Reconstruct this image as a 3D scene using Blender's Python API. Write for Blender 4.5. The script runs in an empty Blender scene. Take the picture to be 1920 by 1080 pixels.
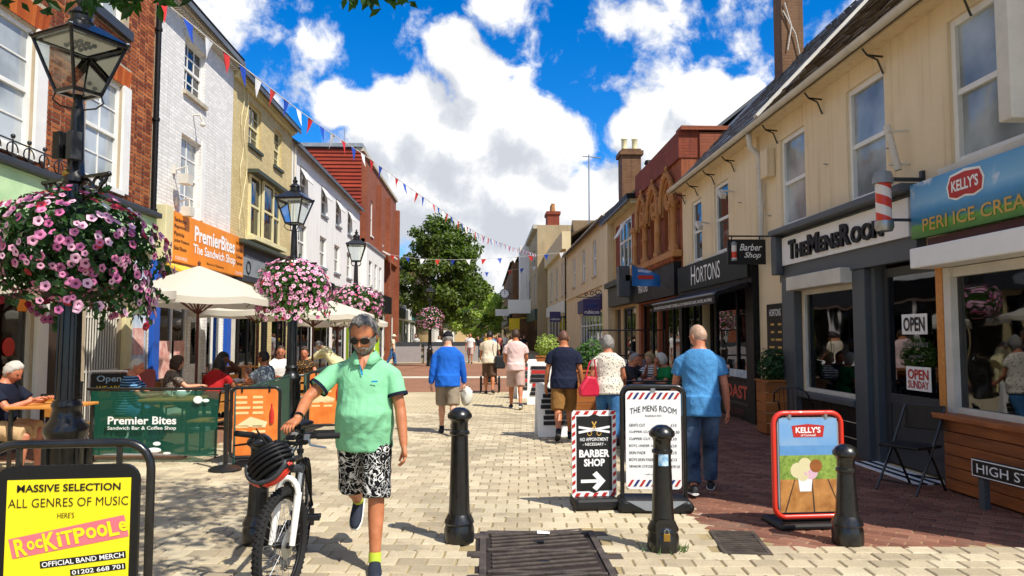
import bpy, bmesh, math, random
from mathutils import Vector, Matrix, noise, Quaternion
R = random.Random(11)
PI = math.pi
rad = math.radians
sc = bpy.context.scene
C = sc.collection

# ------------------------------------------------------------------ camera
cam = bpy.data.objects.new('camera', bpy.data.cameras.new('camera'))
C.objects.link(cam)
cam.location = (0, 0, 1.6)
cam.rotation_euler = (rad(90) + math.atan(90 / 1400), 0, -math.atan(50 / 1400))
cam.data.sensor_width = 36
cam.data.lens = 36 * 1400 / 1920
cam.data.clip_start = 0.05
cam.data.clip_end = 3000
sc.camera = cam

# ------------------------------------------------------------------ exposure
sc.render.engine = 'CYCLES'
sc.view_settings.view_transform = 'Standard'
sc.view_settings.look = 'None'
sc.view_settings.exposure = 0.32
sc.view_settings.gamma = 1
sc.view_settings.use_curve_mapping = False
sc.cycles.max_bounces = 7
sc.cycles.transparent_max_bounces = 12
sc.cycles.use_denoising = True
sc.cycles.sample_clamp_indirect = 8

# ------------------------------------------------------------------ sun and sky
SUN_EL = rad(53)
SX, SY = 0.71, -0.70                                   # horizontal direction towards the sun
sl = bpy.data.lights.new('sun', 'SUN')
sl.energy = 5.0
sl.angle = rad(0.5)
sl.color = (1.0, 0.94, 0.84)
sun = bpy.data.objects.new('sun', sl)
C.objects.link(sun)
sun.location = (20, -25, 40)
tosun = Vector((SX, SY, 0)).normalized() * math.cos(SUN_EL) + Vector((0, 0, math.sin(SUN_EL)))
sun.rotation_euler = tosun.to_track_quat('Z', 'Y').to_euler()

W = bpy.data.worlds.new('World')
sc.world = W
W.use_nodes = True
try:
 W.cycles.sampling_method = 'MANUAL'
 W.cycles.sample_map_resolution = 512
except Exception:
 pass
wn = W.node_tree
wn.nodes.clear()

class NT:
 """tiny node graph helper"""
 def __init__(s, tree):
  s.t = tree

 def n(s, kind, **kw):
  nd = s.t.nodes.new(kind)
  for k, v in kw.items():
   if k.startswith('i_'):
    key = k[2:]
    key = int(key) if key.isdigit() else key
    nd.inputs[key].default_value = v
   else:
    setattr(nd, k, v)
  return nd

 def l(s, a, b):
  s.t.links.new(a, b)

 def math(s, op, a, b=None, clamp=False):
  nd = s.t.nodes.new('ShaderNodeMath')
  nd.operation = op
  nd.use_clamp = clamp
  for i, v in enumerate((a, b)):
   if v is None:
    continue
   if isinstance(v, (int, float)):
    nd.inputs[i].default_value = v
   else:
    s.l(v, nd.inputs[i])
  return nd.outputs[0]

 def mix(s, fac, a, b, blend='MIX'):
  nd = s.t.nodes.new('ShaderNodeMix')
  nd.data_type = 'RGBA'
  nd.blend_type = blend
  for sock, v in ((nd.inputs[0], fac), (nd.inputs[6], a), (nd.inputs[7], b)):
   if isinstance(v, (int, float)):
    sock.default_value = v
   elif isinstance(v, (tuple, list)):
    sock.default_value = (v[0], v[1], v[2], 1)
   else:
    s.l(v, sock)
  return nd.outputs[2]

 def ramp(s, fac, stops):
  nd = s.t.nodes.new('ShaderNodeValToRGB')
  cr = nd.color_ramp
  while len(cr.elements) < len(stops):
   cr.elements.new(0.5)
  for e, (p, c) in zip(cr.elements, stops):
   e.position = p
   e.color = (c[0], c[1], c[2], 1) if isinstance(c, (tuple, list)) else (c, c, c, 1)
  s.l(fac, nd.inputs[0])
  return nd.outputs[0]

 def smooth(s, v, lo, hi):
  nd = s.t.nodes.new('ShaderNodeMapRange')
  nd.interpolation_type = 'SMOOTHSTEP'
  s.l(v, nd.inputs[0])
  nd.inputs[1].default_value = lo
  nd.inputs[2].default_value = hi
  return nd.outputs[0]

def pix_dir(px, py):
 a = (px - 960) / 1400
 b = (540 - py) / 1400
 return (cam.rotation_euler.to_matrix() @ Vector((a, b, -1))).normalized()

def build_sky():
 g = bpy.data.node_groups.new('cloud_density', 'ShaderNodeTree')
 g.interface.new_socket('Vector', in_out='INPUT', socket_type='NodeSocketVector')
 g.interface.new_socket('Density', in_out='OUTPUT', socket_type='NodeSocketFloat')
 G = NT(g)
 gi = G.n('NodeGroupInput')
 go = G.n('NodeGroupOutput')
 v = gi.outputs[0]
 nz1 = G.n('ShaderNodeTexNoise', i_Scale=9.0, i_Detail=2.0)
 G.l(v, nz1.inputs['Vector'])
 sub = G.n('ShaderNodeVectorMath', operation='SUBTRACT')
 G.l(nz1.outputs['Color'], sub.inputs[0])
 sub.inputs[1].default_value = (0.5, 0.5, 0.5)
 scl = G.n('ShaderNodeVectorMath', operation='SCALE')
 scl.inputs['Scale'].default_value = 0.05
 G.l(sub.outputs[0], scl.inputs[0])
 add = G.n('ShaderNodeVectorMath', operation='ADD')
 G.l(v, add.inputs[0])
 G.l(scl.outputs[0], add.inputs[1])
 wv = add.outputs[0]
 blobs = [(640, 195, 62, 1), (715, 240, 105, 1), (790, 210, 80, 1), (860, 95, 62, 1), (895, 150, 70, 1), (860, 250, 110, 1), (980, 240, 105, 1), (1062, 262, 62, 1),
   (800, 350, 150, 1), (660, 330, 90, .9), (980, 360, 140, 1), (1310, 205, 75, 1), (1390, 190, 48, 1), (1215, 245, 75, 1), (1280, 290, 95, 1),
   (1140, 400, 120, 1), (900, 470, 170, .9), (430, 40, 150, .32), (590, 60, 110, .20), (330, 120, 130, .34), (520, 10, 120, .24), (1270, 10, 140, .10), (1195, 130, 80, .14), (1450, 50, 130, .08), (920, 5, 60, .60)]
 den = None
 for px, py, r, k in blobs:
  d = G.n('ShaderNodeVectorMath', operation='DISTANCE')
  G.l(wv, d.inputs[0])
  d.inputs[1].default_value = pix_dir(px, py)
  m = G.math('MULTIPLY_ADD', d.outputs['Value'], -1400.0 / r * k)
  m.node.inputs[2].default_value = k
  if den is None:
   den = m
  else:
   nd = G.n('ShaderNodeMath', operation='SMOOTH_MAX')
   G.l(den, nd.inputs[0])
   G.l(m, nd.inputs[1])
   nd.inputs[2].default_value = 0.06
   den = nd.outputs[0]
 # cumulus everywhere else in the sky
 nz0 = G.n('ShaderNodeTexNoise', i_Scale=2.6, i_Detail=3.0)
 G.l(v, nz0.inputs['Vector'])
 # the sky goes on with scattered cumulus outside the picture
 fwd = G.n('ShaderNodeVectorMath', operation='DOT_PRODUCT')
 G.l(v, fwd.inputs[0])
 fwd.inputs[1].default_value = pix_dir(960, 250)
 away = G.smooth(G.math('MULTIPLY', fwd.outputs['Value'], -1.0), -0.80, -0.62)
 wide = G.math('MULTIPLY', G.math('SUBTRACT', nz0.outputs[0], 0.47), 3.2)
 wide = G.math('SUBTRACT', wide, G.math('MULTIPLY', G.math('SUBTRACT', 1.0, away), 3.0))
 den = G.math('MAXIMUM', den, wide)
 nz2 = G.n('ShaderNodeTexNoise', i_Scale=15.0, i_Detail=6.0, i_Roughness=0.6)
 G.l(wv, nz2.inputs['Vector'])
 den = G.math('ADD', den, G.math('MULTIPLY', G.math('SUBTRACT', nz2.outputs[0], 0.5), 1.55))
 G.l(den, go.inputs[0])

 w = NT(wn)
 tc = w.n('ShaderNodeTexCoord')
 sky = w.n('ShaderNodeTexSky', sky_type='NISHITA', sun_disc=False)
 sky.sun_elevation = SUN_EL
 sky.sun_rotation = math.atan2(SX, SY)
 sky.air_density = 1.0
 sky.dust_density = 0.0
 sky.ozone_density = 3.0
 hs = w.n('ShaderNodeHueSaturation', i_Saturation=1.2, i_Value=1.15)
 w.l(w.mix(1.0, sky.outputs[0], (0.74, 1.03, 1.42), 'MULTIPLY'), hs.inputs['Color'])
 gA = w.n('ShaderNodeGroup', node_tree=g)
 w.l(tc.outputs['Generated'], gA.inputs[0])
 off = w.n('ShaderNodeVectorMath', operation='ADD')
 w.l(tc.outputs['Generated'], off.inputs[0])
 off.inputs[1].default_value = (0.022, -0.004, 0.05)
 gB = w.n('ShaderNodeGroup', node_tree=g)
 w.l(off.outputs[0], gB.inputs[0])
 alpha = w.smooth(gA.outputs[0], -0.02, 0.30)
 lit = w.math('MULTIPLY_ADD', w.math('SUBTRACT', gA.outputs[0], gB.outputs[0]), 1.05, clamp=False)
 lit.node.inputs[2].default_value = 0.57
 lit = w.math('SUBTRACT', lit, w.math('MULTIPLY', w.smooth(gB.outputs[0], 0.30, 1.0), 0.34))
 nz = w.n('ShaderNodeTexNoise', i_Scale=5.5, i_Detail=5.0)
 w.l(tc.outputs['Generated'], nz.inputs['Vector'])
 lit = w.math('ADD', lit, w.math('MULTIPLY', w.math('SUBTRACT', nz.outputs[0], 0.5), 0.55), clamp=True)
 ccol = w.ramp(lit, [(0.0, (5.8, 6.1, 6.7)), (0.35, (6.8, 7.1, 7.6)), (0.75, (9.6, 9.6, 9.6)), (1.0, (11.0, 10.9, 10.7))])
 col = w.mix(alpha, hs.outputs[0], ccol)
 bg = w.n('ShaderNodeBackground', i_Strength=0.09)
 w.l(col, bg.inputs['Color'])
 out = w.n('ShaderNodeOutputWorld')
 w.l(bg.outputs[0], out.inputs[0])

build_sky()

# ------------------------------------------------------------------ things, parts, meshes
SCR = bpy.data.scenes.new('scratch')                    # used only to evaluate modifiers, removed at the end

def tag(o, label=None, cat=None, group=None, kind=None):
 if label: o['label'] = label
 if cat: o['category'] = cat
 if group: o['group'] = group
 if kind: o['kind'] = kind
 return o

def thing(name, label, cat, loc=(0, 0, 0), rz=0, group=None, parent=None):
 o = bpy.data.objects.new(name, None)
 C.objects.link(o)
 o.empty_display_size = 0.1
 o.location = loc
 o.rotation_euler = (0, 0, rz)
 return tag(o, label, cat, group)

def link(name, me, parent=None, m=None):
 o = bpy.data.objects.new(name, me)
 C.objects.link(o)
 if parent is not None: o.parent = parent
 if m is not None and not me.materials:
  for x in (m if isinstance(m, (list, tuple)) else [m]):
   me.materials.append(M(x))
 return o

def copy_tree(o, parent=None):
 c = o.copy()
 C.objects.link(c)
 c.parent = parent
 for ch in list(o.children):
  copy_tree(ch, c)
 return c

class MB:
 """mesh builder: collects shapes, build() makes them ONE mesh object"""
 def __init__(s):
  s.v, s.f, s.m = [], [], []
  s.cur = 0
  s.marks = []

 def add(s, verts, faces):
  b = len(s.v)
  s.v.extend(tuple(p) for p in verts)
  for f in faces:
   s.f.append(tuple(b + i for i in f))
   s.m.append(s.cur)
  return s

 def box(s, x0, x1, y0, y1, z0, z1):
  if x1 < x0: x0, x1 = x1, x0
  if y1 < y0: y0, y1 = y1, y0
  if z1 < z0: z0, z1 = z1, z0
  return s.add([(x0, y0, z0), (x1, y0, z0), (x1, y1, z0), (x0, y1, z0), (x0, y0, z1), (x1, y0, z1), (x1, y1, z1), (x0, y1, z1)],
     [(0, 3, 2, 1), (4, 5, 6, 7), (0, 1, 5, 4), (1, 2, 6, 5), (2, 3, 7, 6), (3, 0, 4, 7)])

 def obox(s, c, size, rot):
  """box of size centred on c turned by a 3x3 matrix"""
  c = Vector(c)
  h = Vector(size) / 2
  vs = [c + rot @ Vector((sx * h.x, sy * h.y, sz * h.z)) for sz in (-1, 1) for sx, sy in ((-1, -1), (1, -1), (1, 1), (-1, 1))]
  return s.add(vs, [(0, 3, 2, 1), (4, 5, 6, 7), (0, 1, 5, 4), (1, 2, 6, 5), (2, 3, 7, 6), (3, 0, 4, 7)])

 def beam(s, a, b, w, d, up=(0, 0, 1)):
  """rectangular bar from a to b; d measured along up"""
  a, b = Vector(a), Vector(b)
  z = (b - a).normalized()
  u = Vector(up)
  x = u.cross(z)
  if x.length < 1e-4: x = Vector((1, 0, 0)).cross(z)
  x.normalize()
  y = z.cross(x)
  return s.obox((a + b) / 2, (w, d, (b - a).length), Matrix((x, y, z)).transposed())

 def tube(s, pts, r, n=8, caps=True, closed=False, sx=1.0):
  pts = [Vector(p) for p in pts]
  k = len(pts)
  rr = r if isinstance(r, (list, tuple)) else [r] * k
  rings = []
  prev = None
  for i, p in enumerate(pts):
   if closed:
    d = pts[(i + 1) % k] - pts[i - 1]
   else:
    d = pts[min(i + 1, k - 1)] - pts[max(i - 1, 0)]
   d.normalize()
   if prev is None:
    a = Vector((0, 0, 1)) if abs(d.z) < 0.9 else Vector((1, 0, 0))
    x = a.cross(d).normalized()
   else:
    x = prev - d * prev.dot(d)
    if x.length < 1e-5: x = Vector((0, 0, 1)).cross(d)
    x.normalize()
   prev = x
   y = d.cross(x)
   rings.append([p + (x * math.cos(2 * PI * j / n) * sx + y * math.sin(2 * PI * j / n)) * rr[i] for j in range(n)])
  vs = [p for ring in rings for p in ring]
  fs = []
  for i in range(k if closed else k - 1):
   a, b = i * n, ((i + 1) % k) * n
   for j in range(n):
    fs.append((a + j, a + (j + 1) % n, b + (j + 1) % n, b + j))
  if caps and not closed:
   fs.append(tuple(range(n - 1, -1, -1)))
   fs.append(tuple((k - 1) * n + j for j in range(n)))
  return s.add(vs, fs)

 def lathe(s, prof, c=(0, 0, 0), n=20, caps=True):
  """profile of (radius, z) turned round a vertical axis at c"""
  vs, fs = [], []
  for r, z in prof:
   for j in range(n):
    a = 2 * PI * j / n
    vs.append((c[0] + r * math.cos(a), c[1] + r * math.sin(a), c[2] + z))
  for i in range(len(prof) - 1):
   for j in range(n):
    fs.append((i * n + j, i * n + (j + 1) % n, (i + 1) * n + (j + 1) % n, (i + 1) * n + j))
  if caps:
   fs.append(tuple(range(n - 1, -1, -1)))
   fs.append(tuple((len(prof) - 1) * n + j for j in range(n)))
  return s.add(vs, fs)

 def prism(s, pts, vec):
  """flat outline (list of 3D points) pushed along vec"""
  k = len(pts)
  v = Vector(vec)
  vs = [Vector(p) for p in pts] + [Vector(p) + v for p in pts]
  fs = [tuple(range(k - 1, -1, -1)), tuple(range(k, 2 * k))]
  for i in range(k):
   j = (i + 1) % k
   fs.append((i, j, k + j, k + i))
  return s.add(vs, fs)

 def ball(s, c, r, nu=10, nv=7, sc=(1, 1, 1)):
  vs, fs = [], []
  for i in range(nv + 1):
   t = PI * i / nv
   for j in range(nu):
    a = 2 * PI * j / nu
    vs.append((c[0] + r * sc[0] * math.sin(t) * math.cos(a), c[1] + r * sc[1] * math.sin(t) * math.sin(a), c[2] + r * sc[2] * math.cos(t)))
  for i in range(nv):
   for j in range(nu):
    fs.append((i * nu + j, (i + 1) * nu + j, (i + 1) * nu + (j + 1) % nu, i * nu + (j + 1) % nu))
  return s.add(vs, fs)

 def rrect_pts(s, w, h, r, n=5):
  pts = []
  for cx, cy, a0 in ((w / 2 - r, h / 2 - r, 0), (-w / 2 + r, h / 2 - r, 90), (-w / 2 + r, -h / 2 + r, 180), (w / 2 - r, -h / 2 + r, 270)):
   for i in range(n + 1):
    a = rad(a0 + 90 * i / n)
    pts.append((cx + r * math.cos(a), cy + r * math.sin(a)))
  return pts

 def mesh(s, name, smooth=None, fix=True):
  me = bpy.data.meshes.new(name)
  me.from_pydata(s.v, [], s.f)
  if any(s.m): me.polygons.foreach_set('material_index', s.m)
  if fix and len(s.f) < 60000:
   bm = bmesh.new()
   bm.from_mesh(me)
   bmesh.ops.recalc_face_normals(bm, faces=bm.faces)
   bm.to_mesh(me)
   bm.free()
  if smooth:
   me.polygons.foreach_set('use_smooth', [True] * len(me.polygons))
   if smooth < 180: me.set_sharp_from_angle(angle=rad(smooth))
  me.update()
  return me

 def build(s, name, m, parent=None, smooth=None, bevel=0, fix=True):
  if len(s.marks) > 1 and 'lettering' in name:   # every line of writing is a part of its own
   ed = s.marks + [(len(s.v), len(s.f))]
   first = None
   if s.marks[0][1] > 0: ed = [(0, 0)] + ed
   for (va, fa), (vb, fb) in zip(ed, ed[1:]):
    if fb <= fa: continue
    q = MB()
    q.v = s.v[va:vb]
    q.f = [tuple(i - va for i in f) for f in s.f[fa:fb]]
    q.m = s.m[fa:fb]
    o = q.build(name, m, parent, smooth, bevel, fix)
    first = first or o
   return first
  o = link(name, s.mesh(name, smooth, fix), parent, m)
  if bevel:
   b = o.modifiers.new('bevel', 'BEVEL')
   b.width = bevel
   b.segments = 2
   b.limit_method = 'ANGLE'
  return o

# ------------------------------------------------------------------ materials
MATS = {}

def lin(c):
 if isinstance(c, str):
  c = tuple(int(c[i:i + 2], 16) / 255 for i in (0, 2, 4))
  return tuple(x / 12.92 if x <= 0.04045 else ((x + 0.055) / 1.055) ** 2.4 for x in c)
 return c

def M(x):
 return MATS[x] if isinstance(x, str) else x

def newmat(name):
 m = bpy.data.materials.new(name)
 m.use_nodes = True
 t = NT(m.node_tree)
 b = m.node_tree.nodes['Principled BSDF']
 MATS[name] = m
 return m, t, b

def objco(t, scale=1.0, kind='Object'):
 tc = t.n('ShaderNodeTexCoord')
 if scale == 1.0: return tc.outputs[kind]
 mp = t.n('ShaderNodeMapping')
 mp.inputs['Scale'].default_value = (scale,) * 3 if isinstance(scale, (int, float)) else scale
 t.l(tc.outputs[kind], mp.inputs[0])
 return mp.outputs[0]

def bump(t, b, h, strength=0.3, dist=0.01):
 bp = t.n('ShaderNodeBump', i_Strength=strength, i_Distance=dist)
 t.l(h, bp.inputs['Height'])
 t.l(bp.outputs[0], b.inputs['Normal'])
 return bp

def mat(name, c, rough=0.6, metal=0.0, var=0.12, scale=6.0, bmp=0.0, bscale=40.0, spec=0.5, c2=None, coat=0.0, rand=0.0):
 """painted or plain surface: base colour with blotchy wear, optional second colour, fine relief"""
 m, t, b = newmat(name)
 c = lin(c)
 co = objco(t)
 nz = t.n('ShaderNodeTexNoise', i_Scale=scale, i_Detail=6.0, i_Roughness=0.6)
 t.l(co, nz.inputs['Vector'])
 hi = lin(c2) if c2 else tuple(min(1, x * (1 + var)) for x in c)
 lo = tuple(x * (1 - var) for x in c)
 col = t.ramp(nz.outputs[0], [(0.3, lo), (0.7, hi)])
 if rand:
  oi = t.n('ShaderNodeObjectInfo')
  f = t.math('MULTIPLY_ADD', oi.outputs['Random'], 2 * rand)
  f.node.inputs[2].default_value = 1 - rand
  cc = t.n('ShaderNodeCombineXYZ')
  for i in range(3): t.l(f, cc.inputs[i])
  col = t.mix(1.0, col, cc.outputs[0], 'MULTIPLY')
 t.l(col, b.inputs['Base Color'])
 rr = t.math('MULTIPLY_ADD', nz.outputs[0], 0.25)
 rr.node.inputs[2].default_value = max(0.02, rough - 0.12)
 t.l(rr, b.inputs['Roughness'])
 b.inputs['Metallic'].default_value = metal
 b.inputs['Specular IOR Level'].default_value = spec
 b.inputs['Coat Weight'].default_value = coat
 if bmp:
  n2 = t.n('ShaderNodeTexNoise', i_Scale=bscale, i_Detail=5.0)
  t.l(co, n2.inputs['Vector'])
  bump(t, b, n2.outputs[0], bmp, 0.01)
 return m

def facade_mat(name, c, c2, dirt, rough=0.85, bmp=0.25, brick=None, axis='YZ', soft=0.6):
 """masonry face in object space: colour patches, streaks of dirt running down, optional painted-over brick courses"""
 m, t, b = newmat(name)
 co = objco(t)
 n1 = t.n('ShaderNodeTexNoise', i_Scale=0.9, i_Detail=7.0, i_Roughness=0.65)
 t.l(co, n1.inputs['Vector'])
 col = t.ramp(n1.outputs[0], [(0.3, lin(c)), (0.7, lin(c2))])
 st = t.n('ShaderNodeMapping')
 st.inputs['Scale'].default_value = (8, 8, 0.3)
 t.l(co, st.inputs[0])
 n2 = t.n('ShaderNodeTexNoise', i_Scale=1.4, i_Detail=5.0)
 t.l(st.outputs[0], n2.inputs['Vector'])
 stk = t.smooth(n2.outputs[0], 0.5, 0.74)
 col = t.mix(t.math('MULTIPLY', stk, soft), col, lin(dirt))
 n3 = t.n('ShaderNodeTexNoise', i_Scale=30.0, i_Detail=5.0)
 t.l(co, n3.inputs['Vector'])
 h = n3.outputs[0]
 if brick:
  sw = t.n('ShaderNodeSeparateXYZ')
  t.l(co, sw.inputs[0])
  cb = t.n('ShaderNodeCombineXYZ')
  t.l(t.math('ADD', sw.outputs['X'], sw.outputs['Y']), cb.inputs[0])
  t.l(sw.outputs['Z'], cb.inputs[1])
  br = t.n('ShaderNodeTexBrick', i_Scale=1.0)
  br.inputs['Brick Width'].default_value = 0.225
  br.inputs['Row Height'].default_value = 0.075
  br.inputs['Mortar Size'].default_value = 0.009
  br.inputs['Mortar Smooth'].default_value = 0.35
  br.inputs['Color1'].default_value = (1, 1, 1, 1)
  br.inputs['Color2'].default_value = (0.82, 0.82, 0.82, 1)
  br.inputs['Mortar'].default_value = (brick, brick, brick, 1)
  t.l(cb.outputs[0], br.inputs['Vector'])
  col = t.mix(1.0, col, br.outputs['Color'], 'MULTIPLY')
  h = t.math('SUBTRACT', t.math('MULTIPLY', n3.outputs[0], 0.35), t.math('MULTIPLY', br.outputs['Fac'], 1.0))
 t.l(col, b.inputs['Base Color'])
 b.inputs['Roughness'].default_value = rough
 bump(t, b, h, bmp, 0.012)
 return m

def glass_mat(name, tint=(0.9, 0.95, 0.95), clear=0.7, rough=0.02, wob=0.02, ior=1.7):
 """window glass: partly see-through, mirror-like at a glancing angle"""
 m = bpy.data.materials.new(name)
 m.use_nodes = True
 MATS[name] = m
 t = NT(m.node_tree)
 m.node_tree.nodes.clear()
 tr = t.n('ShaderNodeBsdfTransparent', i_Color=(tint[0] * clear, tint[1] * clear, tint[2] * clear, 1))
 gl = t.n('ShaderNodeBsdfGlossy', i_Roughness=rough)
 gl.inputs['Color'].default_value = (0.95, 0.97, 1, 1)
 fr = t.n('ShaderNodeFresnel', i_IOR=ior)
 nz = t.n('ShaderNodeTexNoise', i_Scale=1.6, i_Detail=1.0)
 t.l(objco(t), nz.inputs['Vector'])
 bp = t.n('ShaderNodeBump', i_Strength=wob * 4, i_Distance=0.05)
 t.l(nz.outputs[0], bp.inputs['Height'])
 t.l(bp.outputs[0], gl.inputs['Normal'])
 mx = t.n('ShaderNodeMixShader')
 t.l(fr.outputs[0], mx.inputs[0])
 t.l(tr.outputs[0], mx.inputs[1])
 t.l(gl.outputs[0], mx.inputs[2])
 o = t.n('ShaderNodeOutputMaterial')
 t.l(mx.outputs[0], o.inputs[0])
 return m

def pane_mat(name, c, rough=0.04, wob=0.05):
 """upstairs glass: dim room, blind or reflected cloud put into the base colour"""
 m, t, b = newmat(name)
 co = objco(t)
 nz = t.n('ShaderNodeTexNoise', i_Scale=1.1, i_Detail=3.0)
 t.l(co, nz.inputs['Vector'])
 c = lin(c)
 t.l(t.ramp(nz.outputs[0], [(0.35, tuple(x * 0.45 for x in c)), (0.65, tuple(x * 1.25 for x in c))]), b.inputs['Base Color'])
 b.inputs['Roughness'].default_value = rough
 b.inputs['IOR'].default_value = 1.5
 n2 = t.n('ShaderNodeTexNoise', i_Scale=2.2, i_Detail=1.0)
 t.l(co, n2.inputs['Vector'])
 bump(t, b, n2.outputs[0], wob, 0.05)
 return m

def emit_mat(name, c, s):
 m, t, b = newmat(name)
 b.inputs['Base Color'].default_value = (*lin(c), 1)
 b.inputs['Emission Color'].default_value = (*lin(c), 1)
 b.inputs['Emission Strength'].default_value = s
 return m

# paints and metals
mat('black_iron', '08090a', 0.3, 0, 0.3, 14, 0.10, 45, coat=0.3, c2='1b1b1a')
mat('black_plastic', '0c0c0d', 0.5, 0, 0.2, 12, 0.05, 90)
mat('black_rubber', '141414', 0.85, 0, 0.25, 14, 0.2, 120)
mat('steel', 'a9adb0', 0.35, 0.9, 0.1, 10)
mat('brass', 'b08d45', 0.35, 0.9, 0.15, 10)
mat('white_paint', 'e4e3dd', 0.5, 0, 0.06, 3, 0.05, 30)
mat('old_white', 'cfcabd', 0.6, 0, 0.14, 2.5, 0.12, 25)
mat('grey_paint', '4c5256', 0.5, 0, 0.12, 3, 0.06, 30)
mat('dark_grey_paint', '33363a', 0.5, 0, 0.15, 3, 0.06, 30)
mat('shop_black', '0b0b0d', 0.55, 0, 0.2, 3, 0.04, 30, spec=.3)
mat('blue_paint', '1d56b4', 0.45, 0, 0.1, 3, 0.04, 30)
mat('lime_paint', 'a9cc2a', 0.5, 0, 0.1, 3)
mat('green_fascia', 'a8cf96', 0.5, 0, 0.1, 1.5, 0.04, 30, c2='c9e6b4')
mat('dark_green', '1c3d31', 0.55, 0, 0.14, 3)
mat('olive_paint', '3c4234', 0.6, 0, 0.15, 3)
mat('maroon', '4a1715', 0.55, 0, 0.15, 3)
mat('purple', '39305f', 0.5, 0, 0.1, 3)
mat('teal', '1f6f76', 0.5, 0, 0.1, 3)
mat('red_paint', 'd8301c', 0.35, 0, 0.08, 5, coat=0.3)
mat('stone', 'b5ab97', 0.85, 0, 0.2, 4, 0.3, 30)
mat('lead', '8c9296', 0.55, 0.2, 0.18, 4, 0.15, 20)
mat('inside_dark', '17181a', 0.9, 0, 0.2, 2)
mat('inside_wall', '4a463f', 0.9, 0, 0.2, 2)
mat('counter', '6e6a64', 0.7, 0, 0.2, 4)
mat('string', 'd8d5cc', 0.8)
pane_mat('pane_dark', '15181b', .04, .15)
pane_mat('pane_pale', 'a4adae', 0.06, 0.2)  # pale base colour paints in reflected cloud along with the blinds
pane_mat('pane_blind', 'aab0b0', 0.06, 0.04)
glass_mat('shop_glass', clear=0.62)
glass_mat('lantern_glass', clear=0.97, ior=1.35)

def brick_mat(name, c, c2, c3, rough=0.85, spots=False):
 """loose masonry pieces: one colour per piece, speckle and soot on top"""
 m, t, b = newmat(name)
 g = t.n('ShaderNodeNewGeometry')
 oi = t.n('ShaderNodeObjectInfo')
 rnd = t.math('FRACT', t.math('ADD', g.outputs['Random Per Island'], t.math('MULTIPLY', oi.outputs['Random'], 7.31)))
 col = t.ramp(rnd, [(0.0, lin(c)), (0.5, lin(c2)), (1.0, lin(c3))])
 tc = t.n('ShaderNodeTexCoord')
 n1 = t.n('ShaderNodeTexNoise', i_Scale=60.0, i_Detail=5.0, i_Roughness=0.7)
 t.l(g.outputs['Position'], n1.inputs['Vector'])
 f = t.ramp(n1.outputs[0], [(0.25, 0.72), (0.75, 1.12)])
 col = t.mix(1.0, col, f, 'MULTIPLY')
 n2 = t.n('ShaderNodeTexNoise', i_Scale=0.8, i_Detail=6.0, i_Roughness=0.65)
 t.l(g.outputs['Position'], n2.inputs['Vector'])
 f2 = t.ramp(n2.outputs[0], [(0.32, 0.72), (0.62, 1.05)])
 col = t.mix(1.0, col, f2, 'MULTIPLY')
 if spots:                                          # trodden gum, drips and grimy patches
  vo = t.n('ShaderNodeTexVoronoi', i_Scale=2.6)
  t.l(g.outputs['Position'], vo.inputs['Vector'])
  col = t.mix(t.math('MULTIPLY', t.math('SUBTRACT', 1.0, t.smooth(vo.outputs['Distance'],   .035, .075)), .7), col, (.07, .065, .055))
  n4 = t.n('ShaderNodeTexNoise', i_Scale=2.3, i_Detail=7.0, i_Roughness=0.7, i_Distortion=.6)
  t.l(g.outputs['Position'], n4.inputs['Vector'])
  col = t.mix(t.math('MULTIPLY', t.smooth(n4.outputs[0], .53, .74), .55), col, (.16, .14, .11))
 t.l(col, b.inputs['Base Color'])
 b.inputs['Roughness'].default_value = rough
 b.inputs['Specular IOR Level'].default_value = 0.3
 bump(t, b, n1.outputs[0], 0.3, 0.006)
 return m

def wood_mat(name, c, c2, axis=0, rough=0.55, scale=1.0):
 m, t, b = newmat(name)
 s = [6.0 * scale] * 3
 s[axis] = 0.5 * scale
 co = objco(t, tuple(s))
 oi = t.n('ShaderNodeObjectInfo')
 mp = t.n('ShaderNodeVectorMath', operation='ADD')
 t.l(co, mp.inputs[0])
 t.l(oi.outputs['Random'], mp.inputs[1])
 nz = t.n('ShaderNodeTexNoise', i_Scale=4.0, i_Detail=7.0, i_Roughness=0.6, i_Distortion=0.8)
 t.l(mp.outputs[0], nz.inputs['Vector'])
 col = t.ramp(nz.outputs[0], [(0.3, lin(c)), (0.7, lin(c2))])
 f = t.math('MULTIPLY_ADD', oi.outputs['Random'], 0.4)
 f.node.inputs[2].default_value = 0.8
 cc = t.n('ShaderNodeCombineXYZ')
 for i in range(3): t.l(f, cc.inputs[i])
 t.l(t.mix(1.0, col, cc.outputs[0], 'MULTIPLY'), b.inputs['Base Color'])
 b.inputs['Roughness'].default_value = rough
 bump(t, b, nz.outputs[0], 0.15, 0.01)
 return m

brick_mat('red_brick', '74351c', '99502a', 'ba703f')
brick_mat('red_brick_far', '5e2517', '83351d', '99452a')
brick_mat('paver_stone', 'a99b81', 'c0b193', 'cfc2a4', 0.8, True)
brick_mat('paver_brick', '70493a', '835745', '946854', 0.8, True)
brick_mat('roof_tile', '4a3b27', '5d4c34', '746147', 0.9)
brick_mat('slate', '5c6066', '6d7177', '7f8388', 0.55)
brick_mat('hung_tile', '7c2a1a', '933420', 'a84129', 0.75)
wood_mat('stall_wood', '7f441e', 'aa6430', 1)
wood_mat('slat_wood', 'b9722a', 'd08f42', 0)
wood_mat('planter_wood', '93521f', 'b06c2e', 0)
wood_mat('dark_wood', '2e2119', '46352a', 2)
wood_mat('pole_wood', '4e2418', '6a3524', 2)
facade_mat('mortar', 'a8987e', 'b9a990', '7f735f', bmp=0.4)
facade_mat('white_brick', 'e6e4de', 'eeece7', 'b5b1a6', brick=0.74, bmp=0.6, soft=0.4)
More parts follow.
